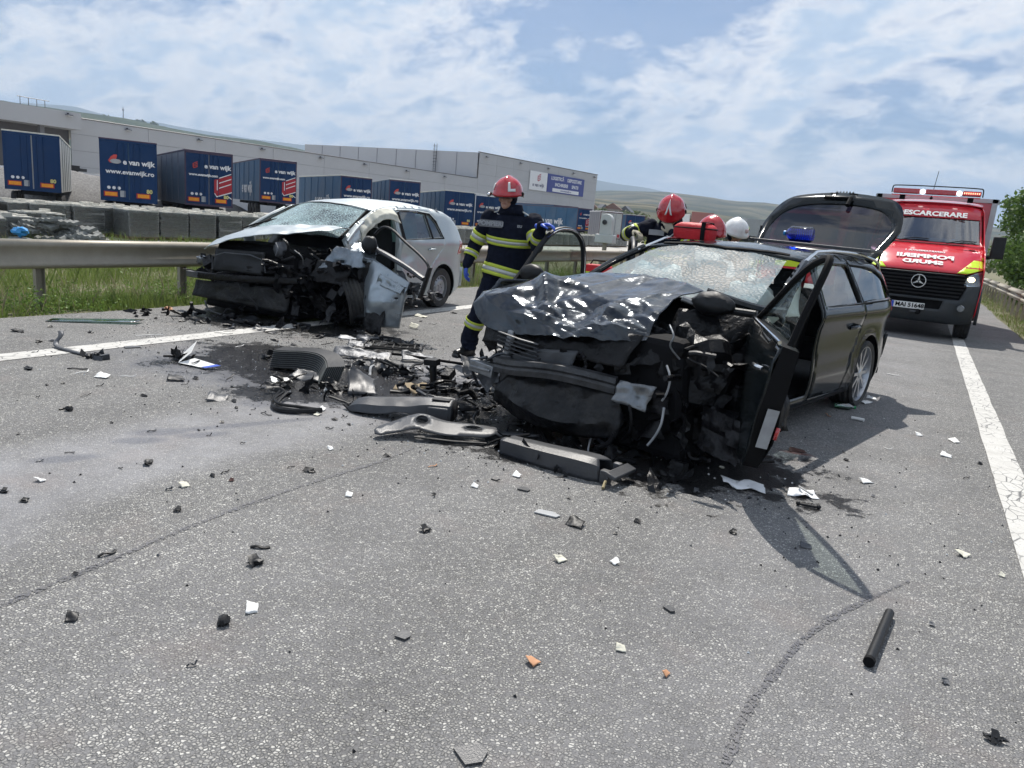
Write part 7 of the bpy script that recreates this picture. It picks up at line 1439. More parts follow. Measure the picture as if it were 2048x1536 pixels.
# 1: standing firefighter; 'R' is his right arm (picture left), 'L' rests on the open door
b = Vector((-3.84, 6.80, 0)); A_ = lambda *p: tuple(Vector(p) - b)
J1 = dict(lat=(.93, .36, 0), pel=A_(-3.80, 6.82, .98), hem=A_(-3.82, 6.80, .84), chest=A_(-3.77, 6.78, 1.31), neck=A_(-3.78, 6.77, 1.555), head=A_(-3.80, 6.70, 1.675),
 shR=A_(-3.99, 6.70, 1.465), elR=A_(-4.14, 6.70, 1.17), wrR=A_(-4.17, 6.60, .965), handR=((0.02, -.06, -1), (.55, .6, 0), .30, 1),
 shL=A_(-3.56, 6.86, 1.465), elL=A_(-3.43, 6.72, 1.22), wrL=A_(-3.32, 6.56, 1.425), handL=((.65, -.05, .12), (.1, -.2, -1), .42, 1),
 hipR=A_(-3.91, 6.78, .90), knR=A_(-4.00, 6.64, .50), ftR=A_(-4.12, 6.66, .0), toeR=(-.15, -1, 0), hipL=A_(-3.73, 6.87, .90), knL=A_(-3.73, 6.92, .48), ftL=A_(-3.72, 7.04, 0), toeL=(.4, -.9, 0))
ff = firefighter(tuple(b), 'standing firefighter in red helmet and blue gloves, one hand on the open car door', J1, look(10, 9), M_helmr, 'L', arms=(M_glove, M_glove))
o = text('name_patch_lettering', 'POMPIERI', .062, M_greyl, ff, A_(-3.885, 6.552, 1.405), (R(82), 0, R(17)), .002, extrude=.003)
mb = MB(); mb.box((0, 0, 0), (.24, .006, .07), mat('patch_grey', (.16, .16, .17), .7)); o = mb.build('name_patch', ff, loc=A_(-3.885, 6.557, 1.405), rot=(R(-8), 0, R(17)))
text('rank_lettering', 'ISU', .035, M_greyl, ff, A_(-3.60, 6.64, 1.40), (R(84), 0, R(22)), .001)
mb = MB(); mb.box((0, 0, 0), (.14, .10, .008), M_navy)
for sx, nm in ((-3.93, 'epaulette'), (-3.62, 'epaulette')): mb = MB(); mb.box((0, 0, 0), (.11, .05, .010), M_refl); mb.build(nm, ff, loc=A_(sx, 6.76 + (sx + 3.78) * .35, 1.525), rot=(0, R(26 if sx > -3.7 else -26), R(20)))
# 2: leaning firefighter behind the rear right door, glove at his chin
b2 = Vector((-2.62, 8.25, 0)); A2 = lambda *p: tuple(Vector(p) - b2)
J2 = dict(lat=(.97, .22, 0), pel=A2(-2.66, 8.44, .98), chest=A2(-2.60, 8.34, 1.34), neck=A2(-2.56, 8.26, 1.60), head=A2(-2.53, 8.12, 1.67),
 shR=A2(-2.79, 8.26, 1.52), elR=A2(-3.02, 8.10, 1.40), wrR=A2(-2.85, 7.90, 1.46), handR=((.6, -.35, -.25), (0, -.2, -1), .35),
 shL=A2(-2.35, 8.34, 1.52), elL=A2(-2.25, 8.10, 1.32), wrL=A2(-2.46, 7.99, 1.47), handL=((-.35, -.05, .6), (-.5, .5, .1), .45, -1),
 hipR=A2(-2.76, 8.42, .86), knR=A2(-2.78, 8.34, .46), ftR=A2(-2.80, 8.46, 0), hipL=A2(-2.56, 8.44, .86), knL=A2(-2.54, 8.36, .46), ftL=A2(-2.52, 8.50, 0))
f2 = firefighter(tuple(b2), 'firefighter bowing his head over the open rear door, chin in his glove', J2, look(8, 42), M_helmr, 'V', arms=(M_gloveg, M_gloveg))
mb = MB(); mb.box((0, 0, 0), (.17, .006, .06), M_greyl); mb.build('name_patch', f2, loc=A2(-2.68, 8.145, 1.46), rot=(R(-10), 0, R(12)))
# 3: red helmet seen from the side, bent into the car's far rear door
b3 = Vector((-2.32, 9.0, 0)); A3 = lambda *p: tuple(Vector(p) - b3)
J3 = dict(lat=(.35, -.94, 0), pel=A3(-2.75, 9.0, .92), chest=A3(-2.52, 8.95, 1.20), neck=A3(-2.36, 8.92, 1.36), head=A3(-2.26, 8.88, 1.50),
 shR=A3(-2.42, 9.12, 1.28), elR=A3(-2.28, 9.2, 1.05), wrR=A3(-2.08, 9.1, 1.08), handR=((1, 0, -.1), (0, 0, -1), .3), shL=A3(-2.50, 8.74, 1.28), elL=A3(-2.3, 8.62, 1.04), wrL=A3(-2.1, 8.66, 1.06), handL=((1, 0, -.1), (0, 0, -1), .3),
 hipR=A3(-2.74, 9.1, .86), knR=A3(-2.64, 9.12, .46), ftR=A3(-2.76, 9.14, 0), hipL=A3(-2.76, 8.88, .86), knL=A3(-2.66, 8.86, .46), ftL=A3(-2.78, 8.84, 0), toeR=(1, 0, 0), toeL=(1, 0, 0))
firefighter(tuple(b3), 'rescuer in red helmet bending low behind the red bag, seen from the side', J3, look(62, 20), M_helmr, 'S', arms=(M_gloveg, M_gloveg))
b4 = Vector((-2.22, 9.85, 0)); A4 = lambda *p: tuple(Vector(p) - b4)
J4 = dict(lat=(.6, -.8, 0), pel=A4(-2.5, 9.95, .92), chest=A4(-2.34, 9.85, 1.20), neck=A4(-2.22, 9.78, 1.38), head=A4(-2.16, 9.70, 1.52),
 shR=A4(-2.28, 9.98, 1.3), elR=A4(-2.1, 10.0, 1.08), wrR=A4(-1.95, 9.85, 1.1), handR=((1, -.2, -.1), (0, 0, -1), .3), shL=A4(-2.4, 9.62, 1.3), elL=A4(-2.24, 9.46, 1.08), wrL=A4(-2.04, 9.45, 1.1), handL=((1, -.2, -.1), (0, 0, -1), .3),
 hipR=A4(-2.46, 10.05, .86), knR=A4(-2.38, 10.02, .46), ftR=A4(-2.46, 10.1, 0), hipL=A4(-2.54, 9.85, .86), knL=A4(-2.46, 9.82, .46), ftL=A4(-2.54, 9.86, 0), toeR=(.8, -.6, 0), toeL=(.8, -.6, 0))
firefighter(tuple(b4), 'rescuer in white helmet with lime mark, leaning in behind the raised tailgate', J4, look(40, 22), M_helmw, 'W', arms=(M_gloveg, M_gloveg))
# ================================================================== LOOSE THINGS
# on the black car: red bag, board, blue bottle, rescue bag
cm = Matrix.Translation((-1.227, 7.87, 0)) @ Matrix.Rotation(R(-12), 4, 'Z'); CW = lambda x, y, z: tuple(cm @ Vector((x, y, z)))
bg = empty('rescue_bag', 'bright red zipped rescue bag standing on the black car roof', 'bag', CW(-.60, -.82, 1.425), R(-8))
mb = MB(); P = rrect(-.18, -.11, .18, .11, .05, 4); vs = []; K = 7
for j in range(K + 1):
    t = j / K; s_ = 1 + .06 * math.sin(math.pi * t) - (.28 * ss(.75, 1.0, t) if t > .75 else 0)
    for (x, y) in P: vs.append((x * s_, y * s_, .155 * t + (.012 * noise.noise(Vector((x * 9, y * 9, t * 3))))))
m = len(P); mb.add(vs, [(j * m + i, j * m + (i + 1) % m, (j + 1) * m + (i + 1) % m, (j + 1) * m + i) for j in range(K) for i in range(m)] + [tuple(range(K * m, K * m + m)), tuple(reversed(range(m)))], M_redcloth); mb.build('bag_body', bg, ang=60)
mb = MB(); mb.tube([(x * 1.075, y * 1.075, .105) for x, y in P + P[:1]], .006, M_blackm, 5); mb.build('zipper', bg)
mb = MB(); mb.tube([(.13, -.125, .0), (.13, -.13, .08), (.12, -.10, .165), (.12, .10, .165), (.13, .125, .0)], [(.022, .003)] * 5, M_blackm, 6, up=(1, 0, 0)); mb.build('strap', bg)
mb = MB(); mb.tube(smooth_poly([(-.18, -.05, .05), (-.22, -.08, .0), (-.26, -.06, .01)], 1, False), .006, M_greyl, 5); mb.build('strap_end', bg)
bd = MB(); bd.prism([(-.60, -.20), (.60, -.22), (.64, .05), (.55, .22), (-.55, .24), (-.62, .05)], 0, .028, M_greyp); bo = bd.build('parcel_shelf', loc=CW(.16, .28, 1.455), rot=(R(0), R(1.0), R(-12)), smooth=False, bevel=.006); tag(bo, 'dark grey parcel shelf laid across the roof under the blue bottle', 'shelf')
bt = empty('water_bottle', 'large clear blue water bottle lying on the shelf on the car roof', 'bottle', CW(.02, .22, 1.487), R(-10))
prof = [(.0, -.13), (.06, -.13), (.078, -.115)]
for k in range(9): z = -.10 + k * .02; prof += [(.078, z), (.072, z + .005), (.078, z + .012)]
prof += [(.075, .09), (.055, .115), (.022, .135), (.022, .16)]
mb = MB(); mb.lathe(prof, M_blueb, 28, Matrix.Translation((0, 0, .079)) @ Matrix.Rotation(R(90), 4, 'Y') @ Matrix.Rotation(R(180), 4, 'X')); mb.build('bottle_shell', bt, ang=80)
mb = MB(); mb.lathe([(.0, .162), (.025, .162), (.025, .14)], M_bluetrim, 16, Matrix.Translation((0, 0, .079)) @ Matrix.Rotation(R(90), 4, 'Y') @ Matrix.Rotation(R(180), 4, 'X')); mb.build('cap', bt)
# red tool case on the far side of the bonnet
rc = MB(); rc.prism(rrect(-.22, 0, .22, .24, .05, 4), -.13, .13, M_redcloth, lambda u, v, w: (u, w, v)); o = rc.build('equipment_bag', loc=(-8.0, 19.6, 0), rot=(0, 0, R(12)), bevel=.02); o.scale = (1.7, 1.7, 1.9); tag(o, 'red equipment bag standing on the road far behind the crumpled black bonnet', 'bag')
mb = MB(); mb.tube([(-.14, 0, .24), (-.1, 0, .30), (.1, 0, .30), (.14, 0, .24)], .012, M_blackm, 6); mb.build('handle', o); mb = MB(); mb.box((0, -.136, .12), (.44, .006, .03), M_yel); mb.build('reflective_stripe', o)
# ------------------------------------------------------------------ large debris
def fins_radiator():
    e = empty('radiator', 'bent black finned radiator lying in the oily patch between the cars', 'radiator', (-4.55, 4.66, .0))
    c = lambda t: Vector((-.75 + 1.0 * t, .40 - .35 * t - .18 * max(0, t - .62), 0)) ; N_ = 26
    W = Vector((.50, .62, 0)).normalized() * .10
    line = [(-.34, .02), (-.12, .06), (.12, .07), (.30, .0), (.46, -.16)]
    L_ = smooth_poly([(x, y, 0) for x, y in line], 2, False)
    def at(t): i = min(len(L_) - 2, int(t * (len(L_) - 1))); q = t * (len(L_) - 1) - i; return Vector(L_[i]).lerp(Vector(L_[i + 1]), q)
    core = MB()
    def ring(t): p = at(t); d = (at(min(1, t + .02)) - at(max(0, t - .02))).normalized(); n = Vector((-d.y, d.x, 0)); lift = .01 + .04 * math.sin(t * 3.1); return [p - n * .07 + Vector((0, 0, lift)), p + n * .07 + Vector((0, 0, lift)), p + n * (.07 + .06) + Vector((0, 0, lift + .16)), p - n * (.07 - .06) + Vector((0, 0, lift + .15))]
    vs = []; K = 20
    for k in range(K + 1): vs += ring(k / K)
    core.add(vs, [(4 * k + i, 4 * k + (i + 1) % 4, 4 * k + 4 + (i + 1) % 4, 4 * k + 4 + i) for k in range(K) for i in range(4)] + [(3, 2, 1, 0), (4 * K, 4 * K + 1, 4 * K + 2, 4 * K + 3)], M_black); core.build('radiator_core', e)
    fm = mat('radiator_fin', (.10, .105, .10), .5, .4, var=.3)
    for j in range(9):
        z0 = .025 + j * .028; mb = MB(); P = []
        for k in range(K + 1): r = ring(k / K); P.append(r[0].lerp(r[3], (j + .5) / 9) + (r[0] - r[1]).normalized() * .006)
        mb.tube(P, [(.0025, .005)] * len(P), fm, 4, up=(0, 0, 1)); mb.build('cooling_tube', e, smooth=False)
    for k in range(9): r = ring(1.0); a, b_ = r[0].lerp(r[1], (k + .5) / 9), r[3].lerp(r[2], (k + .5) / 9); d = (at(1) - at(.96)).normalized() * .006; mb = MB(); mb.tube([a + d, b_ + d], .0045, fm, 4); mb.build('end_fin', e, smooth=False)
fins_radiator()
def plate():
    e = empty('number_plate', 'white number plate folded nearly in half with a blue end band, lying near the oil', 'number plate', (-5.45, 4.22, 0))
    A0, B0, C0 = Vector((-.50, .28, .02)), Vector((.0, -.05, .015)), Vector((.33, .02, .03)); up1 = Vector((.02, .03, .11)); 
    mb = MB(); mb.add([(-.36, .24, .012), (-.02, -.08, .012), (.05, -.01, .10), (-.24, .28, .13)], [(0, 1, 2, 3)], M_white); mb.build('upright_half', e, thick=.003, smooth=False)
    mb = MB(); mb.add([(-.02, -.08, .012), (.30, -.06, .015), (.36, .04, .03), (.05, .03, .05)], [(0, 1, 2, 3)], M_white); mb.build('flat_half', e, thick=.003, smooth=False)
    mb = MB(); mb.add([(.25, -.065, .019), (.305, -.062, .019), (.365, .042, .035), (.31, .042, .036)], [(0, 1, 2, 3)], MATS['plate_blue']); mb.build('blue_band', e, thick=.002, smooth=False)
    text('plate_lettering', 'CJ', .085, M_blackm, e, (-.13, .045, .075), (R(62), 0, R(-42)), .003); text('plate_lettering', 'J', .08, M_blackm, e, (.13, -.015, .038), (R(12), R(0), R(5)), .003)
    mb = MB(); clutter(mb, (-.32, -.02, .01), (-.08, .14, .05), 9, [M_black, M_blackm], 71, (.03, .09)); mb.build('plate_holder_shards', e, kind='stuff')
plate()
def paper(loc, s, seed, label, rz=0):
    mb = MB(); g = random.Random(seed); w = s
    P = [(-w, -w * .7), (w * .9, -w * .8), (w, w * .6), (-w * .8, w * .75)]
    mb.sheet([(p[0] + g.uniform(-.2, .2) * w, p[1] + g.uniform(-.2, .2) * w) for p in P], [], w * .22, lambda x, y: (x, y, .006 + max(0, (.28 * w) * (crease(Vector((x, y, seed)) / w * .9, .8) + .1)) + .25 * w * max(0, -x / w - .2) * (1 if seed % 2 else 0)), mat('paper_tissue', (.78, .79, .80), .8, var=.05, bump=.2, bscale=30), .2)
    o = mb.build('paper_towel', loc=loc, rot=(0, 0, rz), ang=25); m = o.modifiers.new('s', 'SOLIDIFY'); m.thickness = .0015; tag(o, label, 'paper'); return o
paper((-.73, 4.44, 0), .125, 5, 'larger crumpled white paper towel with one corner raised, at the tip of the door shadow', .3)
paper((-.40, 4.57, 0), .10, 8, 'smaller folded white paper towel lying in the door shadow', .5)
mb = MB(); mb.tube([(-.03, .06, .03), (.06, -.06, .035)], .007, M_greyl, 6); tag(mb.build('plastic_tube', loc=(-.40, 4.56, .0)), 'thin clear plastic tube lying on the smaller paper towel', 'tube')
mb = MB(); mb.tube([(0, -.235, .022), (.0, .225, .022)], .0185, M_black, 16); mb.tube([(0, .20, .022), (0, .235, .022)], .016, M_black, 14); mb.tube([(0, -.24, .022), (0, -.22, .022)], .020, M_blackm, 14); tag(mb.build('pipe', loc=(.10, 2.99, 0), rot=(0, 0, R(-6))), 'straight black metal pipe lying alone at lower right', 'pipe')
mb = MB(); mb.tube([(-.05, 0, .012), (.05, .0, .012)], .009, M_black, 8); mb.ball((-.055, 0, .014), .014, M_black, 8, 6); mb.ball((.055, 0, .014), .014, M_black, 8, 6); tag(mb.build('link_rod', loc=(-.34, 4.36, 0), rot=(0, 0, R(10))), 'short black rod with knobbed ends just below the smaller paper towel', 'rod')
# glass strip at the kerb
mb = MB(); mb.sheet([(-.1, -.32), (.06, -.36), (.10, .30), (-.05, .36)], [], .1, lambda x, y: (x * 1.0, y * 1.3, .02 + .07 * max(0, -x + .0) + .01 * math.sin(y * 5)), glass_mat('loose_glass', (.55, .72, .68), .25, .05)); tag(mb.build('side_window', loc=(-7.70, 4.82, 0), rot=(0, 0, R(-38)), thick=.004), 'broken clear side window glass lying flat near the left kerb', 'glass')
# curved bumper trims and brackets
def bent(name, loc, pts, r, m, label, cat, kind='tube'):
    mb = MB(); P = smooth_poly(pts, 2, False); mb.tube(P, [r] * len(P) if isinstance(r, tuple) else r, m, 8, up=(0, 0, 1) if isinstance(r, tuple) else None); o = mb.build(name, loc=loc); return tag(o, label, cat)
bent('bent_bracket', (-6.40, 3.74, 0), [(-.30, .12, .13), (-.26, .10, .10), (-.27, .04, .03), (-.12, .0, .015), (.15, .02, .012), (.45, .03, .01)], (.012, .022), M_alud, 'rusty grey bent metal bracket curling up at one end beside the left line', 'bracket')
mb = MB(); clutter(mb, (-.1, -.05, .005), (.2, .08, .05), 7, [M_greyp, M_black], 75, (.03, .08)); o = mb.build('torn_plastic', loc=(-6.1, 3.76, 0)); o['kind'] = 'stuff'; tag(o, 'torn black plastic bits tangled round the bent bracket', 'debris')
e = empty('bumper_trim', 'black curved bumper trim forming an open loop on the asphalt', 'bumper trim', (-3.78, 3.74, 0))
for dz, off, r in ((.02, 0, (.02, .01)), (.05, .035, (.012, .008)), (.012, .07, (.014, .012))): mb = MB(); P = smooth_poly([(-.28 + off, .20, .05), (-.18 + off * .6, .02, dz), (-.02, -.10 + off, dz), (.12, -.04 + off, dz), (.24, .10, .03)], 2, False); mb.tube(P, [r] * len(P), M_black, 6, up=(0, 0, 1)); mb.build('trim_rib', e)
# console parts near the camera
def consoleA():
    e = empty('centre_console', 'dark grey plastic centre console with square end, nearest the black car bumper', 'console', (-3.10, 4.22, 0), R(22))
    mb = MB(); loft_curves(mb, [[(-.42, .06, .02), (-.36, .02, .10), (-.15, .0, .13), (.05, .0, .15), (.18, .0, .165), (.36, .0, .165)], [(-.44, .0, .01), (-.36, -.07, .07), (-.15, -.10, .09), (.05, -.11, .10), (.18, -.12, .14), (.36, -.12, .14)], [(-.42, -.02, .0), (-.34, -.10, .02), (-.16, -.13, .03), (.04, -.12, .07), (.18, -.13, .01), (.36, -.13, .01)]], 40, 6, M_greyp, .008, 5, 3); loft_curves(mb, [[(-.42, .06, .02), (-.36, .02, .10), (-.15, .0, .13), (.05, .0, .15), (.18, .0, .165), (.36, .0, .165)], [(-.40, .12, .02), (-.34, .12, .04), (-.15, .13, .06), (.05, .13, .08), (.18, .13, .10), (.36, .13, .10)]], 40, 4, M_greyp); mb.add([(.36, 0, .165), (.36, -.12, .14), (.36, -.13, .01), (.36, .13, .01), (.36, .13, .10)], [(0, 1, 2, 3, 4)], M_black); mb.build('console_shell', e, thick=.006, ang=30)
    mb = MB(); mb.box((.27, -.135, .07), (.15, .02, .12), M_greyp); mb.build('ashtray_box', e, bevel=.012); mb = MB(); mb.box((.27, -.03, .168), (.13, .07, .006), M_black); mb.build('lid_groove', e, bevel=.004)
    mb = MB(); mb.tube([(-.40, -.03, .01), (-.46, .02, .03), (-.42, .08, .02)], .012, M_black, 6); mb.build('clip', e)
consoleA()
def trimB():
    e = empty('console_trim', 'flat grey trim panel with two oval cup holes, tapering to a thin tail', 'trim panel', (-2.72, 3.92, .02), R(32))
    out = smooth_poly([(-.32, -.04), (-.22, .02), (-.12, .07), (-.02, .085), (.12, .06), (.36, .055), (.50, .03), (.78, .03), (.78, .005), (.50, -.01), (.42, -.06), (.30, -.055), (.05, -.075), (-.05, -.05), (-.18, -.07), (-.30, -.10)], 1)
    h1 = [(.045 * math.cos(a) + -.015, .038 * math.sin(a) + .022) for a in [2 * math.pi * k / 16 for k in range(16)]]; h2 = [(.055 * math.cos(a) + .33, .018 * math.sin(a) + .015) for a in [2 * math.pi * k / 16 for k in range(16)]]
    mb = MB(); mb.sheet(out, [h1, h2], .03, lambda x, y: (x, y * 1.6, .045 + y * .30 + .03 * math.exp(-((x + .02) / .12) ** 2) - .012 * abs(y) * 8 * .3 - (.02 if x > .5 else 0)), M_greyp); mb.build('trim_plate', e, thick=.008, ang=40)
    for h in (h1, h2): mb = MB(); P = [(x, y * 1.6, .05 + y * .30 + .028 * math.exp(-((x + .02) / .12) ** 2)) for x, y in h + h[:1]]; mb.tube(P, .005, M_greyp, 6); mb.build('cup_holder_rim', e)
    mb = MB(); mb.tube([(-.05, -.13, .01), (.2, -.14, .0), (.42, -.12, -.005)], .008, M_black, 6); mb.build('lower_edge', e)
trimB()
def armC():
    e = empty('armrest_box', 'long black armrest box with rounded end and broken hinge bracket', 'armrest', (-1.80, 4.02, 0), R(-8))
    mb = MB(); loft_curves(mb, [[(-.34, -.11, .0), (-.0, -.12, .0), (.30, -.10, .0), (.37, -.06, 0)], [(-.34, -.11, .09), (-.0, -.12, .10), (.28, -.10, .11), (.36, -.06, .09)], [(-.34, -.07, .10), (-.0, -.05, .115), (.26, -.05, .13), (.33, -.02, .12)], [(-.34, .04, .09), (-.0, .06, .10), (.28, .08, .12), (.36, .08, .10)], [(-.34, .06, .0), (-.0, .08, .0), (.30, .10, .0), (.38, .10, 0)]], 34, 5, M_greyp); mb.add([(-.34, -.11, 0), (-.34, -.11, .09), (-.34, -.07, .10), (-.34, .04, .09), (-.34, .06, 0)], [(0, 1, 2, 3, 4)], M_black); mb.build('armrest_pad', e, thick=.006, ang=35)
    mb = MB(); mb.box((.46, .02, .07), (.07, .26, .025), M_greyp, mtx=Matrix.Rotation(R(18), 4, 'Y')); mb.box((.40, -.05, .04), (.06, .05, .08), M_greyp); mb.box((.40, .09, .05), (.05, .04, .09), M_alud); mb.build('hinge_bracket', e, bevel=.006)
    mb = MB(); mb.tube([(.43, -.10, .03), (.45, -.16, .01)], .010, mat('brass_spring', (.35, .30, .18), .4, .6), 8); mb.build('spring', e); mb = MB(); clutter(mb, (.08, -.16, .0), (.2, -.12, .04), 4, [M_black], 80, (.02, .06)); mb.build('broken_clip', e, kind='stuff')
armC()
bent('torn_cable', (-2.55, 4.22, 0), [(-.16, .38, .02), (-.08, .25, .10), (-.05, .12, .06), (.05, .02, .03), (.15, .0, .02)], .010, M_black, 'black torn cable end curling above the flat grey trim panel', 'cable')
mb = MB(); hh = MB(); hh.ball((0, 0, .02), .045, M_glove, 12, 8, (1.2, .6, .4)); 
for k in range(4): hh.tube([(.03, -.02 + .013 * k, .02), (.07, -.03 + .02 * k, .025), (.095, -.035 + .024 * k, .01)], .007, M_glove, 6)
tag(hh.build('discarded_glove', loc=(-2.30, 4.26, 0), rot=(0, 0, R(160))), 'small blue nitrile glove dropped beside the black car front', 'glove')
# grey metal sheet pieces in the oil
FLAT[0] = .35
for i, (loc, rz, a, b_, m, lb, lift, sd_) in enumerate((((-4.68, 5.62, .0), 28, .30, .07, M_alud, 'grey bent metal sheet behind the black radiator', .09, 3), ((-4.25, 5.95, .0), 35, .16, .07, M_alud, 'pale curved headlight shell beside the grey bent sheet', .08, 4), ((-4.12, 5.45, .0), 24, .26, .025, M_alud, 'ribbed pale strip of headlight reflector lying across the oil', .05, 5), ((-3.78, 4.55, .0), 40, .11, .13, M_greyp, 'upright dark shard with a bright torn edge in the oily patch', .20, 6), ((-4.35, 4.55, 0), 10, .16, .07, M_greyp, 'blue grey torn plate beside the radiator foot', .06, 7), ((-3.55, 4.90, 0), 15, .12, .10, mat('brown_filter_paper', (.28, .22, .14), .9, var=.3), 'brown ribbed air filter scrap in the oily patch', .05, 8), ((-3.52, 5.85, 0), 50, .13, .12, M_greyp, 'square black cooling grille piece leaning near the firefighter boots', .16, 9), ((-5.05, 6.05, .0), 30, .15, .05, M_alud, 'pale torn plastic strip near the silver car door', .05, 10))):
    mb = MB(); mb.patch((-a, -b_, .012), (a, -b_, .015), (a * .9, b_, lift * .3 + .02), (-a * .95, b_ * .9, lift + .01), 18, 9, m, .035, sd_, 6, edge=.02); o = mb.build('metal_shard' if m in (M_alu, M_alud) else 'plastic_shard', loc=loc, rot=(0, 0, R(rz)), thick=.004, ang=25); tag(o, lb, 'debris')
e = empty('plastic_grid', 'broken black plastic lattice lying on the road near the hanging silver door', 'grille', (-4.82, 6.30, .01), R(33))
g = random.Random(4)
for k in range(8): mb = MB(); y = -.20 + k * .055; mb.box((g.uniform(-.03, .03), y, .02 + g.uniform(0, .02)), (.62 - g.uniform(0, .2), .012, .02), M_black, rz=g.uniform(-.06, .06)); mb.build('lattice_bar', e, smooth=False)
for k in range(9): mb = MB(); x = -.30 + k * .075; mb.box((x, g.uniform(-.03, .03), .02 + g.uniform(0, .02)), (.012, .40 - g.uniform(0, .15), .02), M_black, rz=g.uniform(-.08, .08)); mb.build('lattice_bar', e, smooth=False)
bent('steel_rod', (-4.35, 5.86, 0), [(-.5, -.18, .03), (-.1, .0, .06), (.3, .15, .04), (.62, .26, .03)], .014, M_blackm, 'long straight black rod lying behind the grey bent sheet', 'rod')
mb = MB(); mb.tube([(0, 0, 0), (0, 0, .12), (.01, .0, .24)], [.035, .028, .032], M_black, 12); mb.box((0, 0, .25), (.12, .07, .05), M_black); tag(mb.build('engine_mount', loc=(-3.42, 5.05, 0), rot=(R(6), R(-5), 0)), 'upright black engine mount standing in the spilled oil', 'engine mount')
mb = MB(); clutter(mb, (-.35, -.08, .0), (.35, .08, .07), 30, [M_black, M_soot, M_greyp, M_greyl, M_black], 83, (.03, .13)); o = mb.build('shattered_headlight', loc=(-3.92, 5.38, 0), rot=(0, 0, R(20))); o['kind'] = 'stuff'; tag(o, 'heap of shattered headlight and duct bits along the oil streak', 'debris')
mb = MB(); clutter(mb, (-.3, -.25, .0), (.3, .25, .06), 26, [M_black, M_soot, M_greyp, M_alud, M_greyp], 84, (.03, .14)); o = mb.build('broken_plastic', loc=(-5.05, 6.45, 0)); o['kind'] = 'stuff'; tag(o, 'low heap of black plastic bits beside the broken lattice', 'debris')
mb = MB(); clutter(mb, (-.5, -.30, .0), (.45, .2, .05), 34, [M_black, M_soot, M_soot, M_blackm], 85, (.04, .15)); o = mb.build('oily_wreckage', loc=(-3.95, 4.30, 0), rot=(0, 0, R(18))); o['kind'] = 'stuff'; tag(o, 'oily black fragments inside and above the curved bumper trim', 'debris')
mb = MB(); clutter(mb, (-.5, -.5, .0), (.35, .35, .12), 60, [M_black, M_soot, M_soot, M_greyp, M_blackm], 86, (.03, .14), .6); o = mb.build('torn_wiring', loc=(-3.05, 5.15, 0)); o['kind'] = 'stuff'; tag(o, 'tangled black wires and strips beside the black car bumper corner', 'wiring')
mb = MB(); clutter(mb, (-.75, -.25, .0), (.6, .3, .03), 46, [M_black, M_soot, M_blackm, M_greyp], 87, (.03, .13)); o = mb.build('oily_fragments', loc=(-4.6, 5.2, 0), rot=(0, 0, R(20))); o['kind'] = 'stuff'; tag(o, 'scattered oily fragments round the black radiator', 'debris')
mb = MB(); clutter(mb, (-.6, -.4, .0), (.7, .35, .05), 46, [M_black, M_soot, M_soot, M_blackm], 88, (.04, .16)); o = mb.build('car_fragments', loc=(-1.75, 4.35, 0)); o['kind'] = 'stuff'; tag(o, 'small black fragments under and before the black car bumper', 'debris')
mb = MB(); clutter(mb, (-1.3, -.35, .0), (1.0, .3, .04), 60, [M_black, M_soot, M_greyp, M_blackm], 89, (.03, .15)); o = mb.build('car_fragments', loc=(-7.0, 6.0, 0), rot=(0, 0, R(20))); o['kind'] = 'stuff'; tag(o, 'black fragments strewn under the silver car bumper', 'debris')
mb = MB(); mb.patch((-.07, -.03, .01), (.07, -.03, .01), (.05, .04, .05), (-.07, .04, .06), 10, 6, M_cream, .03, 3, 12, edge=.01); tag(mb.build('airbag_scrap', loc=(-5.55, 7.65, 0), thick=.004), 'cream cloth scrap on the road behind the hanging silver door', 'cloth')
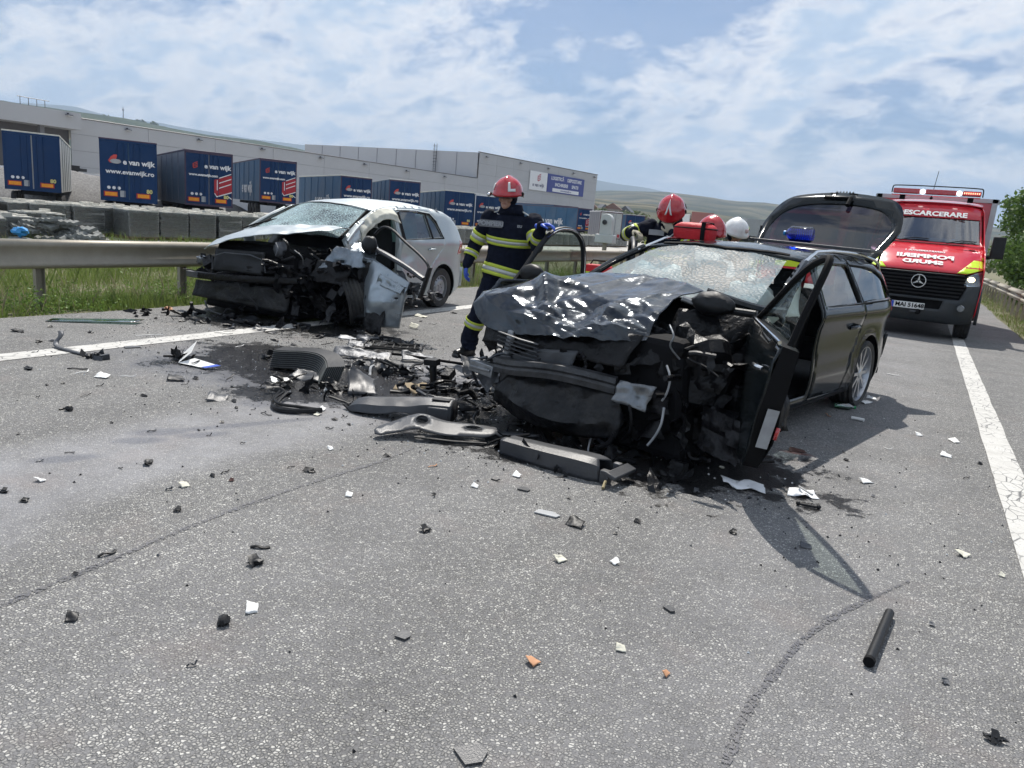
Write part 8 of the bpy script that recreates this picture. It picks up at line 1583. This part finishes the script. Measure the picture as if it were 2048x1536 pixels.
# bottle beneath the rear wheel
bt = empty('glass_bottle', 'small clear green bottle lying by the black car rear wheel', 'bottle', (-.42, 7.42, .033), R(8)); mb = MB(); mb.lathe([(0, -.09), (.03, -.09), (.033, -.08), (.033, .03), (.013, .065), (.013, .09)], glass_mat('green_bottle', (.35, .65, .5), .2), 18, Matrix.Rotation(R(90), 4, 'Y')); mb.build('bottle_glass', bt); mb = MB(); mb.lathe([(0, .093), (.015, .093), (.015, .075)], mat('green_cap', (.02, .25, .08), .4), 12, Matrix.Rotation(R(90), 4, 'Y')); mb.build('cap', bt)
DEBRIS = [
  ('chunk', -7.53, 3.93, 0.225, -4.0, 0.05, 'black') ,
  ('chunk', -7.61, 4.28, 0.06, 60.0, 0.07, 'black') ,
  ('chunk', -7.15, 4.41, 0.075, 7.0, 0.05, 'black') ,
  ('strip', -6.73, 4.76, 0.292, 58.0, 0.03, 'white') ,
  ('chunk', -6.94, 3.8, 0.105, 103.0, 0.06, 'black') ,
  ('chunk', -6.92, 3.9, 0.072, 11.0, 0.05, 'grey') ,
  ('slab', -6.3, 4.28, 0.173, 72.0, 0.1, 'grey') ,
  ('strip', -5.75, 3.43, 0.175, 40.0, 0.05, 'black') ,
  ('strip', -5.63, 3.39, 0.146, 100.0, 0.03, 'white') ,
  ('shard', -5.39, 3.41, 0.13, 19.0, 0.09, 'white') ,
  ('strip', -5.3, 3.56, 0.136, 44.0, 0.025, 'white') ,
  ('chunk', -5.95, 3.17, 0.134, -3.0, 0.05, 'black') ,
  ('strip', -6.52, 3.53, 0.067, 74.0, 0.03, 'grey') ,
  ('strip', -6.46, 3.65, 0.084, 2.0, 0.03, 'black') ,
  ('chunk', -5.38, 3.1, 0.033, 79.0, 0.04, 'black') ,
  ('strip', -5.16, 3.24, 0.059, 66.0, 0.03, 'black') ,
  ('strip', -4.96, 3.01, 0.096, 96.0, 0.02, 'black') ,
  ('chunk', -4.71, 3.28, 0.071, 11.0, 0.04, 'black') ,
  ('bracket', -4.71, 2.72, 0.094, 32.0, 0.1, 'black') ,
  ('chunk', -5.39, 2.99, 0.032, 21.0, 0.03, 'black') ,
  ('strip', -5.11, 2.77, 0.035, 26.0, 0.02, 'black') ,
  ('plastic', -5.0, 3.76, 0.151, 51.0, 0.14, 'black') ,
  ('chunk', -4.92, 3.88, 0.06, 14.0, 0.06, 'black') ,
  ('chunk', -5.95, 4.3, 0.037, 15.0, 0.03, 'black') ,
  ('strip', -4.83, 3.71, 0.065, 65.0, 0.02, 'black') ,
  ('plastic', -4.32, 3.59, 0.166, 38.0, 0.16, 'greyp') ,
  ('chunk', -4.19, 3.63, 0.064, -16.0, 0.05, 'black') ,
  ('strip', -4.8, 4.12, 0.162, 116.0, 0.04, 'black') ,
  ('chunk', -4.55, 3.93, 0.058, 109.0, 0.06, 'grey') ,
  ('chunk', -4.04, 3.52, 0.03, 21.0, 0.04, 'black') ,
  ('strip', -3.94, 3.58, 0.042, 66.0, 0.02, 'black') ,
  ('chunk', -3.83, 3.22, 0.037, 46.0, 0.04, 'black') ,
  ('strip', -3.97, 2.81, 0.067, 85.0, 0.04, 'greyp') ,
  ('strip', -3.91, 2.27, 0.062, 36.0, 0.02, 'black') ,
  ('strip', -3.89, 2.1, 0.042, 78.0, 0.03, 'grey') ,
  ('shard', -3.62, 1.95, 0.033, 101.0, 0.05, 'white') ,
  ('chunk', -3.42, 1.77, 0.047, 26.0, 0.05, 'black') ,
  ('chunk', -3.48, 2.44, 0.123, 131.0, 0.06, 'black') ,
  ('strip', -3.51, 2.3, 0.018, 17.0, 0.02, 'black') ,
  ('strip', -3.08, 2.61, 0.07, 94.0, 0.03, 'black') ,
  ('chunk', -3.08, 2.53, 0.04, 8.0, 0.04, 'black') ,
  ('chunk', -2.96, 2.55, 0.027, 26.0, 0.04, 'brown') ,
  ('shard', -3.07, 2.35, 0.058, 80.0, 0.05, 'cream') ,
  ('strip', -3.08, 2.27, 0.036, 53.0, 0.04, 'grey') ,
  ('chunk', -3.59, 1.77, 0.028, 29.0, 0.06, 'black') ,
  ('strip', -3.66, 2.98, 0.035, 62.0, 0.02, 'black') ,
  ('strip', -3.4, 3.01, 0.028, 45.0, 0.02, 'black') ,
  ('chunk', -3.79, 3.01, 0.031, 2.0, 0.02, 'black') ,
  ('shard', -4.45, 4.33, 0.197, 66.0, 0.12, 'white') ,
  ('strip', -6.54, 5.6, 0.18, 80.0, 0.03, 'black') ,
  ('strip', -6.45, 5.44, 0.24, 27.0, 0.02, 'black') ,
  ('strip', -7.17, 5.83, 0.422, 17.0, 0.03, 'black') ,
  ('chunk', -8.18, 6.05, 0.261, -21.0, 0.07, 'orange') ,
  ('chunk', -7.83, 5.38, 0.082, -5.0, 0.06, 'black') ,
  ('strip', -6.2, 5.05, 0.14, 3.0, 0.04, 'black') ,
  ('strip', -5.8, 5.09, 0.131, 93.0, 0.03, 'white') ,
  ('chunk', -5.85, 5.6, 0.143, 1.0, 0.04, 'black') ,
  ('chunk', -5.55, 5.57, 0.09, 17.0, 0.05, 'black') ,
  ('chunk', -5.75, 6.15, 0.31, 96.0, 0.06, 'black') ,
  ('strip', -5.44, 5.95, 0.262, 99.0, 0.04, 'black') ,
  ('strip', -5.7, 6.53, 0.416, 77.0, 0.05, 'black') ,
  ('shard', -5.5, 6.36, 0.28, 30.0, 0.1, 'greyl') ,
  ('chunk', -5.82, 6.84, 0.255, 103.0, 0.06, 'black') ,
  ('chunk', -5.84, 7.23, 0.144, 8.0, 0.05, 'black') ,
  ('shard', -6.15, 8.64, 0.219, 4.0, 0.1, 'cream') ,
  ('chunk', -5.89, 8.26, 0.083, 62.0, 0.04, 'black') ,
  ('strip', -5.64, 8.19, 0.137, 23.0, 0.02, 'black') ,
  ('chunk', -6.13, 9.45, 0.125, 9.0, 0.05, 'black') ,
  ('chunk', -5.08, 5.73, 0.139, 4.0, 0.07, 'black') ,
  ('strip', -5.07, 6.03, 0.345, 75.0, 0.04, 'black') ,
  ('chunk', -4.8, 6.04, 0.176, 93.0, 0.05, 'black') ,
  ('strip', -4.33, 6.24, 0.201, 23.0, 0.03, 'black') ,
  ('chunk', -5.11, 5.0, 0.103, -12.0, 0.05, 'black') ,
  ('strip', -3.79, 3.56, 0.113, 4.0, 0.03, 'black') ,
  ('shard', -3.61, 3.92, 0.049, 13.0, 0.06, 'white') ,
  ('shard', -3.99, 4.4, 0.082, 25.0, 0.08, 'white') ,
  ('strip', -4.32, 4.59, 0.099, 2.0, 0.02, 'white') ,
  ('shard', -3.54, 3.79, 0.042, 8.0, 0.04, 'cream') ,
  ('chunk', -3.38, 3.79, 0.056, -19.0, 0.05, 'black') ,
  ('strip', -3.26, 3.61, 0.08, -1.0, 0.03, 'black') ,
  ('chunk', -3.23, 3.77, 0.051, -26.0, 0.03, 'black') ,
  ('strip', -3.37, 3.88, 0.052, 47.0, 0.02, 'black') ,
  ('chunk', -2.77, 2.92, 0.087, 21.0, 0.06, 'black') ,
  ('strip', -2.89, 2.9, 0.053, 71.0, 0.02, 'black') ,
  ('shard', -2.96, 3.29, 0.038, 75.0, 0.04, 'white') ,
  ('chunk', -2.62, 3.42, 0.063, 7.0, 0.05, 'black') ,
  ('strip', -2.32, 3.46, 0.073, 72.0, 0.03, 'orange') ,
  ('shard', -1.86, 3.66, 0.059, -3.0, 0.05, 'white') ,
  ('strip', -1.92, 3.51, 0.064, 3.0, 0.04, 'black') ,
  ('slab', -1.72, 3.49, 0.081, 7.0, 0.06, 'greyp') ,
  ('shard', -2.37, 2.79, 0.042, 23.0, 0.04, 'white') ,
  ('shard', -1.95, 3.34, 0.046, -0.0, 0.03, 'white') ,
  ('chunk', -2.05, 3.09, 0.03, -29.0, 0.03, 'black') ,
  ('chunk', -1.47, 3.54, 0.023, 3.0, 0.03, 'black') ,
  ('slab', -1.46, 3.26, 0.155, 5.0, 0.07, 'greyl') ,
  ('plastic', -1.29, 3.23, 0.115, 1.0, 0.09, 'black') ,
  ('chunk', -1.82, 2.69, 0.06, 74.0, 0.08, 'black') ,
  ('chunk', -1.05, 3.47, 0.047, 8.0, 0.05, 'black') ,
  ('chunk', -1.09, 3.26, 0.016, -5.0, 0.03, 'black') ,
  ('shard', -1.18, 2.82, 0.069, 64.0, 0.05, 'cream') ,
  ('shard', -0.97, 2.95, 0.05, -39.0, 0.04, 'white') ,
  ('chunk', -2.83, 2.13, 0.031, 18.0, 0.06, 'black') ,
  ('strip', -2.26, 2.1, 0.091, 36.0, 0.06, 'black') ,
  ('chunk', -2.16, 1.98, 0.067, 71.0, 0.1, 'black') ,
  ('strip', -2.67, 1.68, 0.083, 84.0, 0.05, 'black') ,
  ('plastic', -2.32, 1.33, 0.045, 46.0, 0.05, 'black') ,
  ('shard', -1.9, 1.73, 0.051, 45.0, 0.06, 'white') ,
  ('bracket', -1.9, 1.6, 0.029, 99.0, 0.03, 'black') ,
  ('strip', -1.79, 1.39, 0.036, 63.0, 0.02, 'greyp') ,
  ('slab', -1.36, 1.92, 0.055, 2.0, 0.06, 'greyp') ,
  ('slab', -0.85, 1.56, 0.092, -33.0, 0.1, 'greyp') ,
  ('shard', -0.92, 2.05, 0.046, 75.0, 0.05, 'orange') ,
  ('shard', -0.7, 2.31, 0.042, 20.0, 0.03, 'cream') ,
  ('shard', -0.52, 2.26, 0.036, 80.0, 0.02, 'orange') ,
  ('slab', -0.64, 2.7, 0.058, -30.0, 0.04, 'greyp') ,
  ('chunk', -0.61, 3.67, 0.041, -21.0, 0.06, 'black') ,
  ('shard', -0.27, 3.74, 0.067, 20.0, 0.04, 'grey') ,
  ('shard', 0.42, 4.19, 0.081, 55.0, 0.06, 'cream') ,
  ('strip', -0.36, 4.4, 0.087, 10.0, 0.04, 'black') ,
  ('shard', -0.09, 5.13, 0.107, 52.0, 0.06, 'white') ,
  ('shard', 0.39, 6.31, 0.093, -5.0, 0.07, 'white') ,
  ('shard', 0.2, 6.88, 0.062, 18.0, 0.05, 'white') ,
  ('shard', 0.46, 6.89, 0.115, -66.0, 0.06, 'white') ,
  ('strip', 0.0, 6.18, 0.089, -29.0, 0.012, 'white') ,
  ('strip', -0.11, 10.13, 0.159, -10.0, 0.05, 'white') ,
  ('tube', -0.28, 7.03, 0.123, -5.0, 0.05, 'white') ,
  ('strip', -0.52, 7.01, 0.182, -68.0, 0.03, 'orange') ,
  ('chunk', 0.61, 6.27, 0.039, 8.0, 0.05, 'black') ,
  ('strip', 0.5, 5.77, 0.084, 56.0, 0.02, 'black') ,
  ('chunk', -0.24, 5.57, 0.054, -10.0, 0.04, 'black') ,
  ('strip', -0.28, 5.8, 0.076, -69.0, 0.02, 'black') ,
  ('shard', -0.57, 5.54, 0.147, 26.0, 0.05, 'rust') ,
  ('chunk', -0.03, 4.85, 0.023, -5.0, 0.03, 'grey') ,
  ('chunk', 0.45, 2.55, 0.038, 7.0, 0.08, 'black') ,
  ('chunk', 0.32, 2.82, 0.027, 24.0, 0.04, 'grey') ,
  ('chunk', -0.93, 4.15, 0.046, 22.0, 0.06, 'grey') ,
  ('strip', -0.93, 4.11, 0.034, 14.0, 0.03, 'black') ,
  ('chunk', -0.65, 4.27, 0.044, 62.0, 0.03, 'black') ,
  ('strip', -0.99, 4.31, 0.064, 58.0, 0.03, 'black') ,
  ('chunk', -0.92, 4.73, 0.045, 3.0, 0.03, 'cream') ,
  ('shard', -0.24, 8.22, 0.111, 1.0, 0.06, 'white') ,
  ('shard', -0.27, 7.94, 0.204, 70.0, 0.06, 'white') ,
  ('chunk', -0.57, 4.51, 0.019, -17.0, 0.02, 'black') ,
  ('strip', -1.49, 4.02, 0.092, 32.0, 0.02, 'black') ,
  ('chunk', -1.18, 4.48, 0.038, 13.0, 0.05, 'black') ,
  ('chunk', -1.29, 4.18, 0.049, -22.0, 0.04, 'black') ,
  ('strip', -1.33, 4.71, 0.225, 72.0, 0.03, 'black') ,
  ('chunk', 0.28, 3.26, 0.011, -7.0, 0.03, 'grey') ,
  ('shard', 0.58, 4.03, 0.022, -27.0, 0.02, 'cream') ,
  ('chunk', -2.6, 1.51, 0.019, 13.0, 0.03, 'black') ,
  ('chunk', -4.79, 8.6, 0.16, -35.0, 0.05, 'black') ,
  ('chunk', -4.27, 2.75, 0.035, 6.0, 0.02, 'black') ,
  ('chunk', -4.41, 2.27, 0.028, 91.0, 0.03, 'black') ,
  ('strip', -5.58, 4.54, 0.097, 100.0, 0.02, 'black') ,
  ('chunk', -8.15, 7.37, 0.206, -13.0, 0.05, 'black') ,
  ('chunk', -7.82, 6.72, 0.186, -11.0, 0.05, 'greyl') ,
]
DM = dict(black=M_black, grey=M_alud, greyp=M_greyp, greyl=M_greyl, white=M_white, cream=M_cream, brown=mat('brown_rubber', (.07, .03, .025), .8), orange=mat('orange_scrap', (.50, .26, .14), .7), rust=mat('rusty_scrap', (.07, .028, .02), .8))
CN = dict(black='black', grey='dull grey', greyp='dark grey', greyl='pale grey', white='white', cream='cream', brown='brown', orange='orange', rust='rusty red')
KN = dict(chunk=('broken_lump', 'jagged lump'), strip=('thin_strip', 'thin strip'), slab=('flat_piece', 'flat piece'), shard=('curled_shard', 'curled shard'), plastic=('moulding_piece', 'curved moulding piece'), bracket=('clip_piece', 'hooked clip'), tube=('rolled_gauze', 'rolled gauze tube'))
def zone(x, y):
    if x < -6.65: return 'on the shoulder between the left line and the rail'
    if y > 6.6 and x < -3: return 'between the silver car and the firefighter'
    if x < -5.2: return 'just right of the left white line'
    if x < -4.2: return 'left of the oily patch' if y > 3.2 else 'on the pale worn lane at left'
    if x < -3: return 'in the oily patch' if y > 3.9 else 'below the oily patch'
    if x > .95: return 'right of the right white line'
    if x > -.3 and y > 4: return 'between the black car and the right line'
    if y > 4: return 'by the open front door of the black car'
    if x > -.35: return 'on bare asphalt at lower right'
    if y > 3: return 'on the asphalt in front of the armrest box'
    return 'on bare asphalt in the near foreground'
cnt = {}
for i, (kind, x, y, L_, yaw, w, c) in enumerate(DEBRIS):
    g = random.Random(i * 17 + 3); m = DM[c]; mb = MB(); L_ = max(.03, min(L_, .45)); tgt = w
    if kind == 'chunk':
        mb.ball((0, 0, w * .22), max(L_, w) * .30, m, 9, 6, (1.2, .7, .5), 1.4, i); mb.patch((-L_ * .5, -w * .3, .005), (L_ * .5, -w * .2, .005), (L_ * .3, w * .4, w * .5), (-L_ * .4, w * .3, w * .6), 6, 4, m, .02, i, 20)
    elif kind == 'strip':
        b1 = g.uniform(-.25, .25) * L_; mb.tube(smooth_poly([(-L_ / 2, 0, .006), (-L_ * .15, b1 * .5, .006 + g.uniform(0, .02)), (L_ * .2, b1, .006), (L_ / 2, 0, .006 + g.uniform(0, .03))], 1, False), [(.004, w * .28)] * 6 if False else max(.004, w * .16), m, 6)
    elif kind == 'tube': mb.tube([(-L_ / 2, 0, w / 2), (0, .004, w / 2), (L_ / 2, 0, w / 2)], w / 2, m, 10)
    elif kind == 'slab': mb.prism([(-L_ / 2, -w * .5), (L_ * .4, -w * .45), (L_ / 2, w * .1), (L_ * .1, w * .5), (-L_ * .45, w * .35)], .006, .016, m)
    elif kind == 'bracket': mb.tube(smooth_poly([(-L_ / 2, 0, .01), (-L_ * .3, w * .3, .01), (L_ * .1, w * .2, .03), (L_ * .4, 0, .05), (L_ / 2, -w * .2, .01)], 1, False), .010, m, 6); mb.ball((L_ * .3, 0, .03), .03, m, 8, 6, (1, .8, 1), .6, i)
    else: mb.patch((-L_ / 2, -w / 2, .006), (L_ / 2, -w / 2.2, .006), (L_ * .4, w / 2, .02), (-L_ * .45, w / 2, .03 + w * .2), 10, 6, m, w * (.35 if kind == 'plastic' else .3), i, 3 / max(.05, w) * .3, edge=w * .15)
    nm, ph = KN[kind]; size = 'tiny' if L_ < .06 else 'small' if L_ < .11 else 'palm-sized' if L_ < .18 else 'long'
    lab_ = f'{size} {CN[c]} {ph} lying {zone(x, y)}'; lab_ = ' '.join(lab_.split()[:16])
    o = mb.build(nm, loc=(x, y, 0), rot=(0, 0, R(yaw)), thick=.004 if kind in ('plastic', 'shard') else 0, ang=30); o.scale = (.85, .85, .6); tag(o, lab_, 'debris', 'wreck fragments scattered over the asphalt')
    if lab_ in cnt: cnt[lab_].append(o)
    else: cnt[lab_] = [o]
# tell apart look-alikes by how near the camera they lie
ORD = ('nearest', 'second nearest', 'third nearest', 'fourth nearest', 'fifth nearest', 'sixth nearest', 'seventh nearest', 'eighth nearest', 'ninth nearest')
for lab_, os_ in cnt.items():
    if len(os_) > 1 and len(os_) <= 9:
        for o, w_ in zip(sorted(os_, key=lambda o: o.location.x ** 2 + o.location.y ** 2), ORD): o['label'] = ' '.join((w_ + ' ' + lab_).split()[:16])
# fine grit, uncountable
def grit():
    g = np.random.default_rng(8); cs = []
    for (cx, cy, sx, sy, n) in ((-4.3, 4.9, 1.1, .6, 900), (-6.8, 5.6, .9, .6, 420), (-5.3, 6.4, .8, .6, 420), (-2.4, 4.3, .7, .4, 400), (-3, 5, 2.5, 2, 500), (-.6, 4.8, 1.2, 1.0, 260)):
        cs.append(np.stack([g.normal(cx, sx, n), g.normal(cy, sy, n)], 1))
    c = np.vstack(cs); k = len(c); s = g.uniform(.003, .010, k); a = g.uniform(0, 6.28, k); V = np.zeros((k, 4, 3)); 
    for j, (da, r, z) in enumerate(((0, 1, .2), (2.1, .8, .1), (4.2, 1.1, .3), (0, .1, 1.1))): V[:, j, 0] = c[:, 0] + np.cos(a + da) * s * r; V[:, j, 1] = c[:, 1] + np.sin(a + da) * s * r; V[:, j, 2] = s * z
    F = []; 
    for i in range(k): o = 4 * i; F += [(o, o + 1, o + 3), (o + 1, o + 2, o + 3), (o + 2, o, o + 3)]
    me = bpy.data.meshes.new('grit'); me.from_pydata(V.reshape(-1, 3).tolist(), [], F)
    for m in (M_black, M_white, M_alud): me.materials.append(m)
    mi = np.repeat(g.choice([0, 0, 0, 0, 1, 2], k), 3); me.polygons.foreach_set('material_index', mi.tolist()); o = bpy.data.objects.new('debris_crumbs', me); COL.objects.link(o); o['kind'] = 'stuff'; tag(o, 'fine crumbs of plastic and glass scattered over the asphalt', 'debris')
grit()
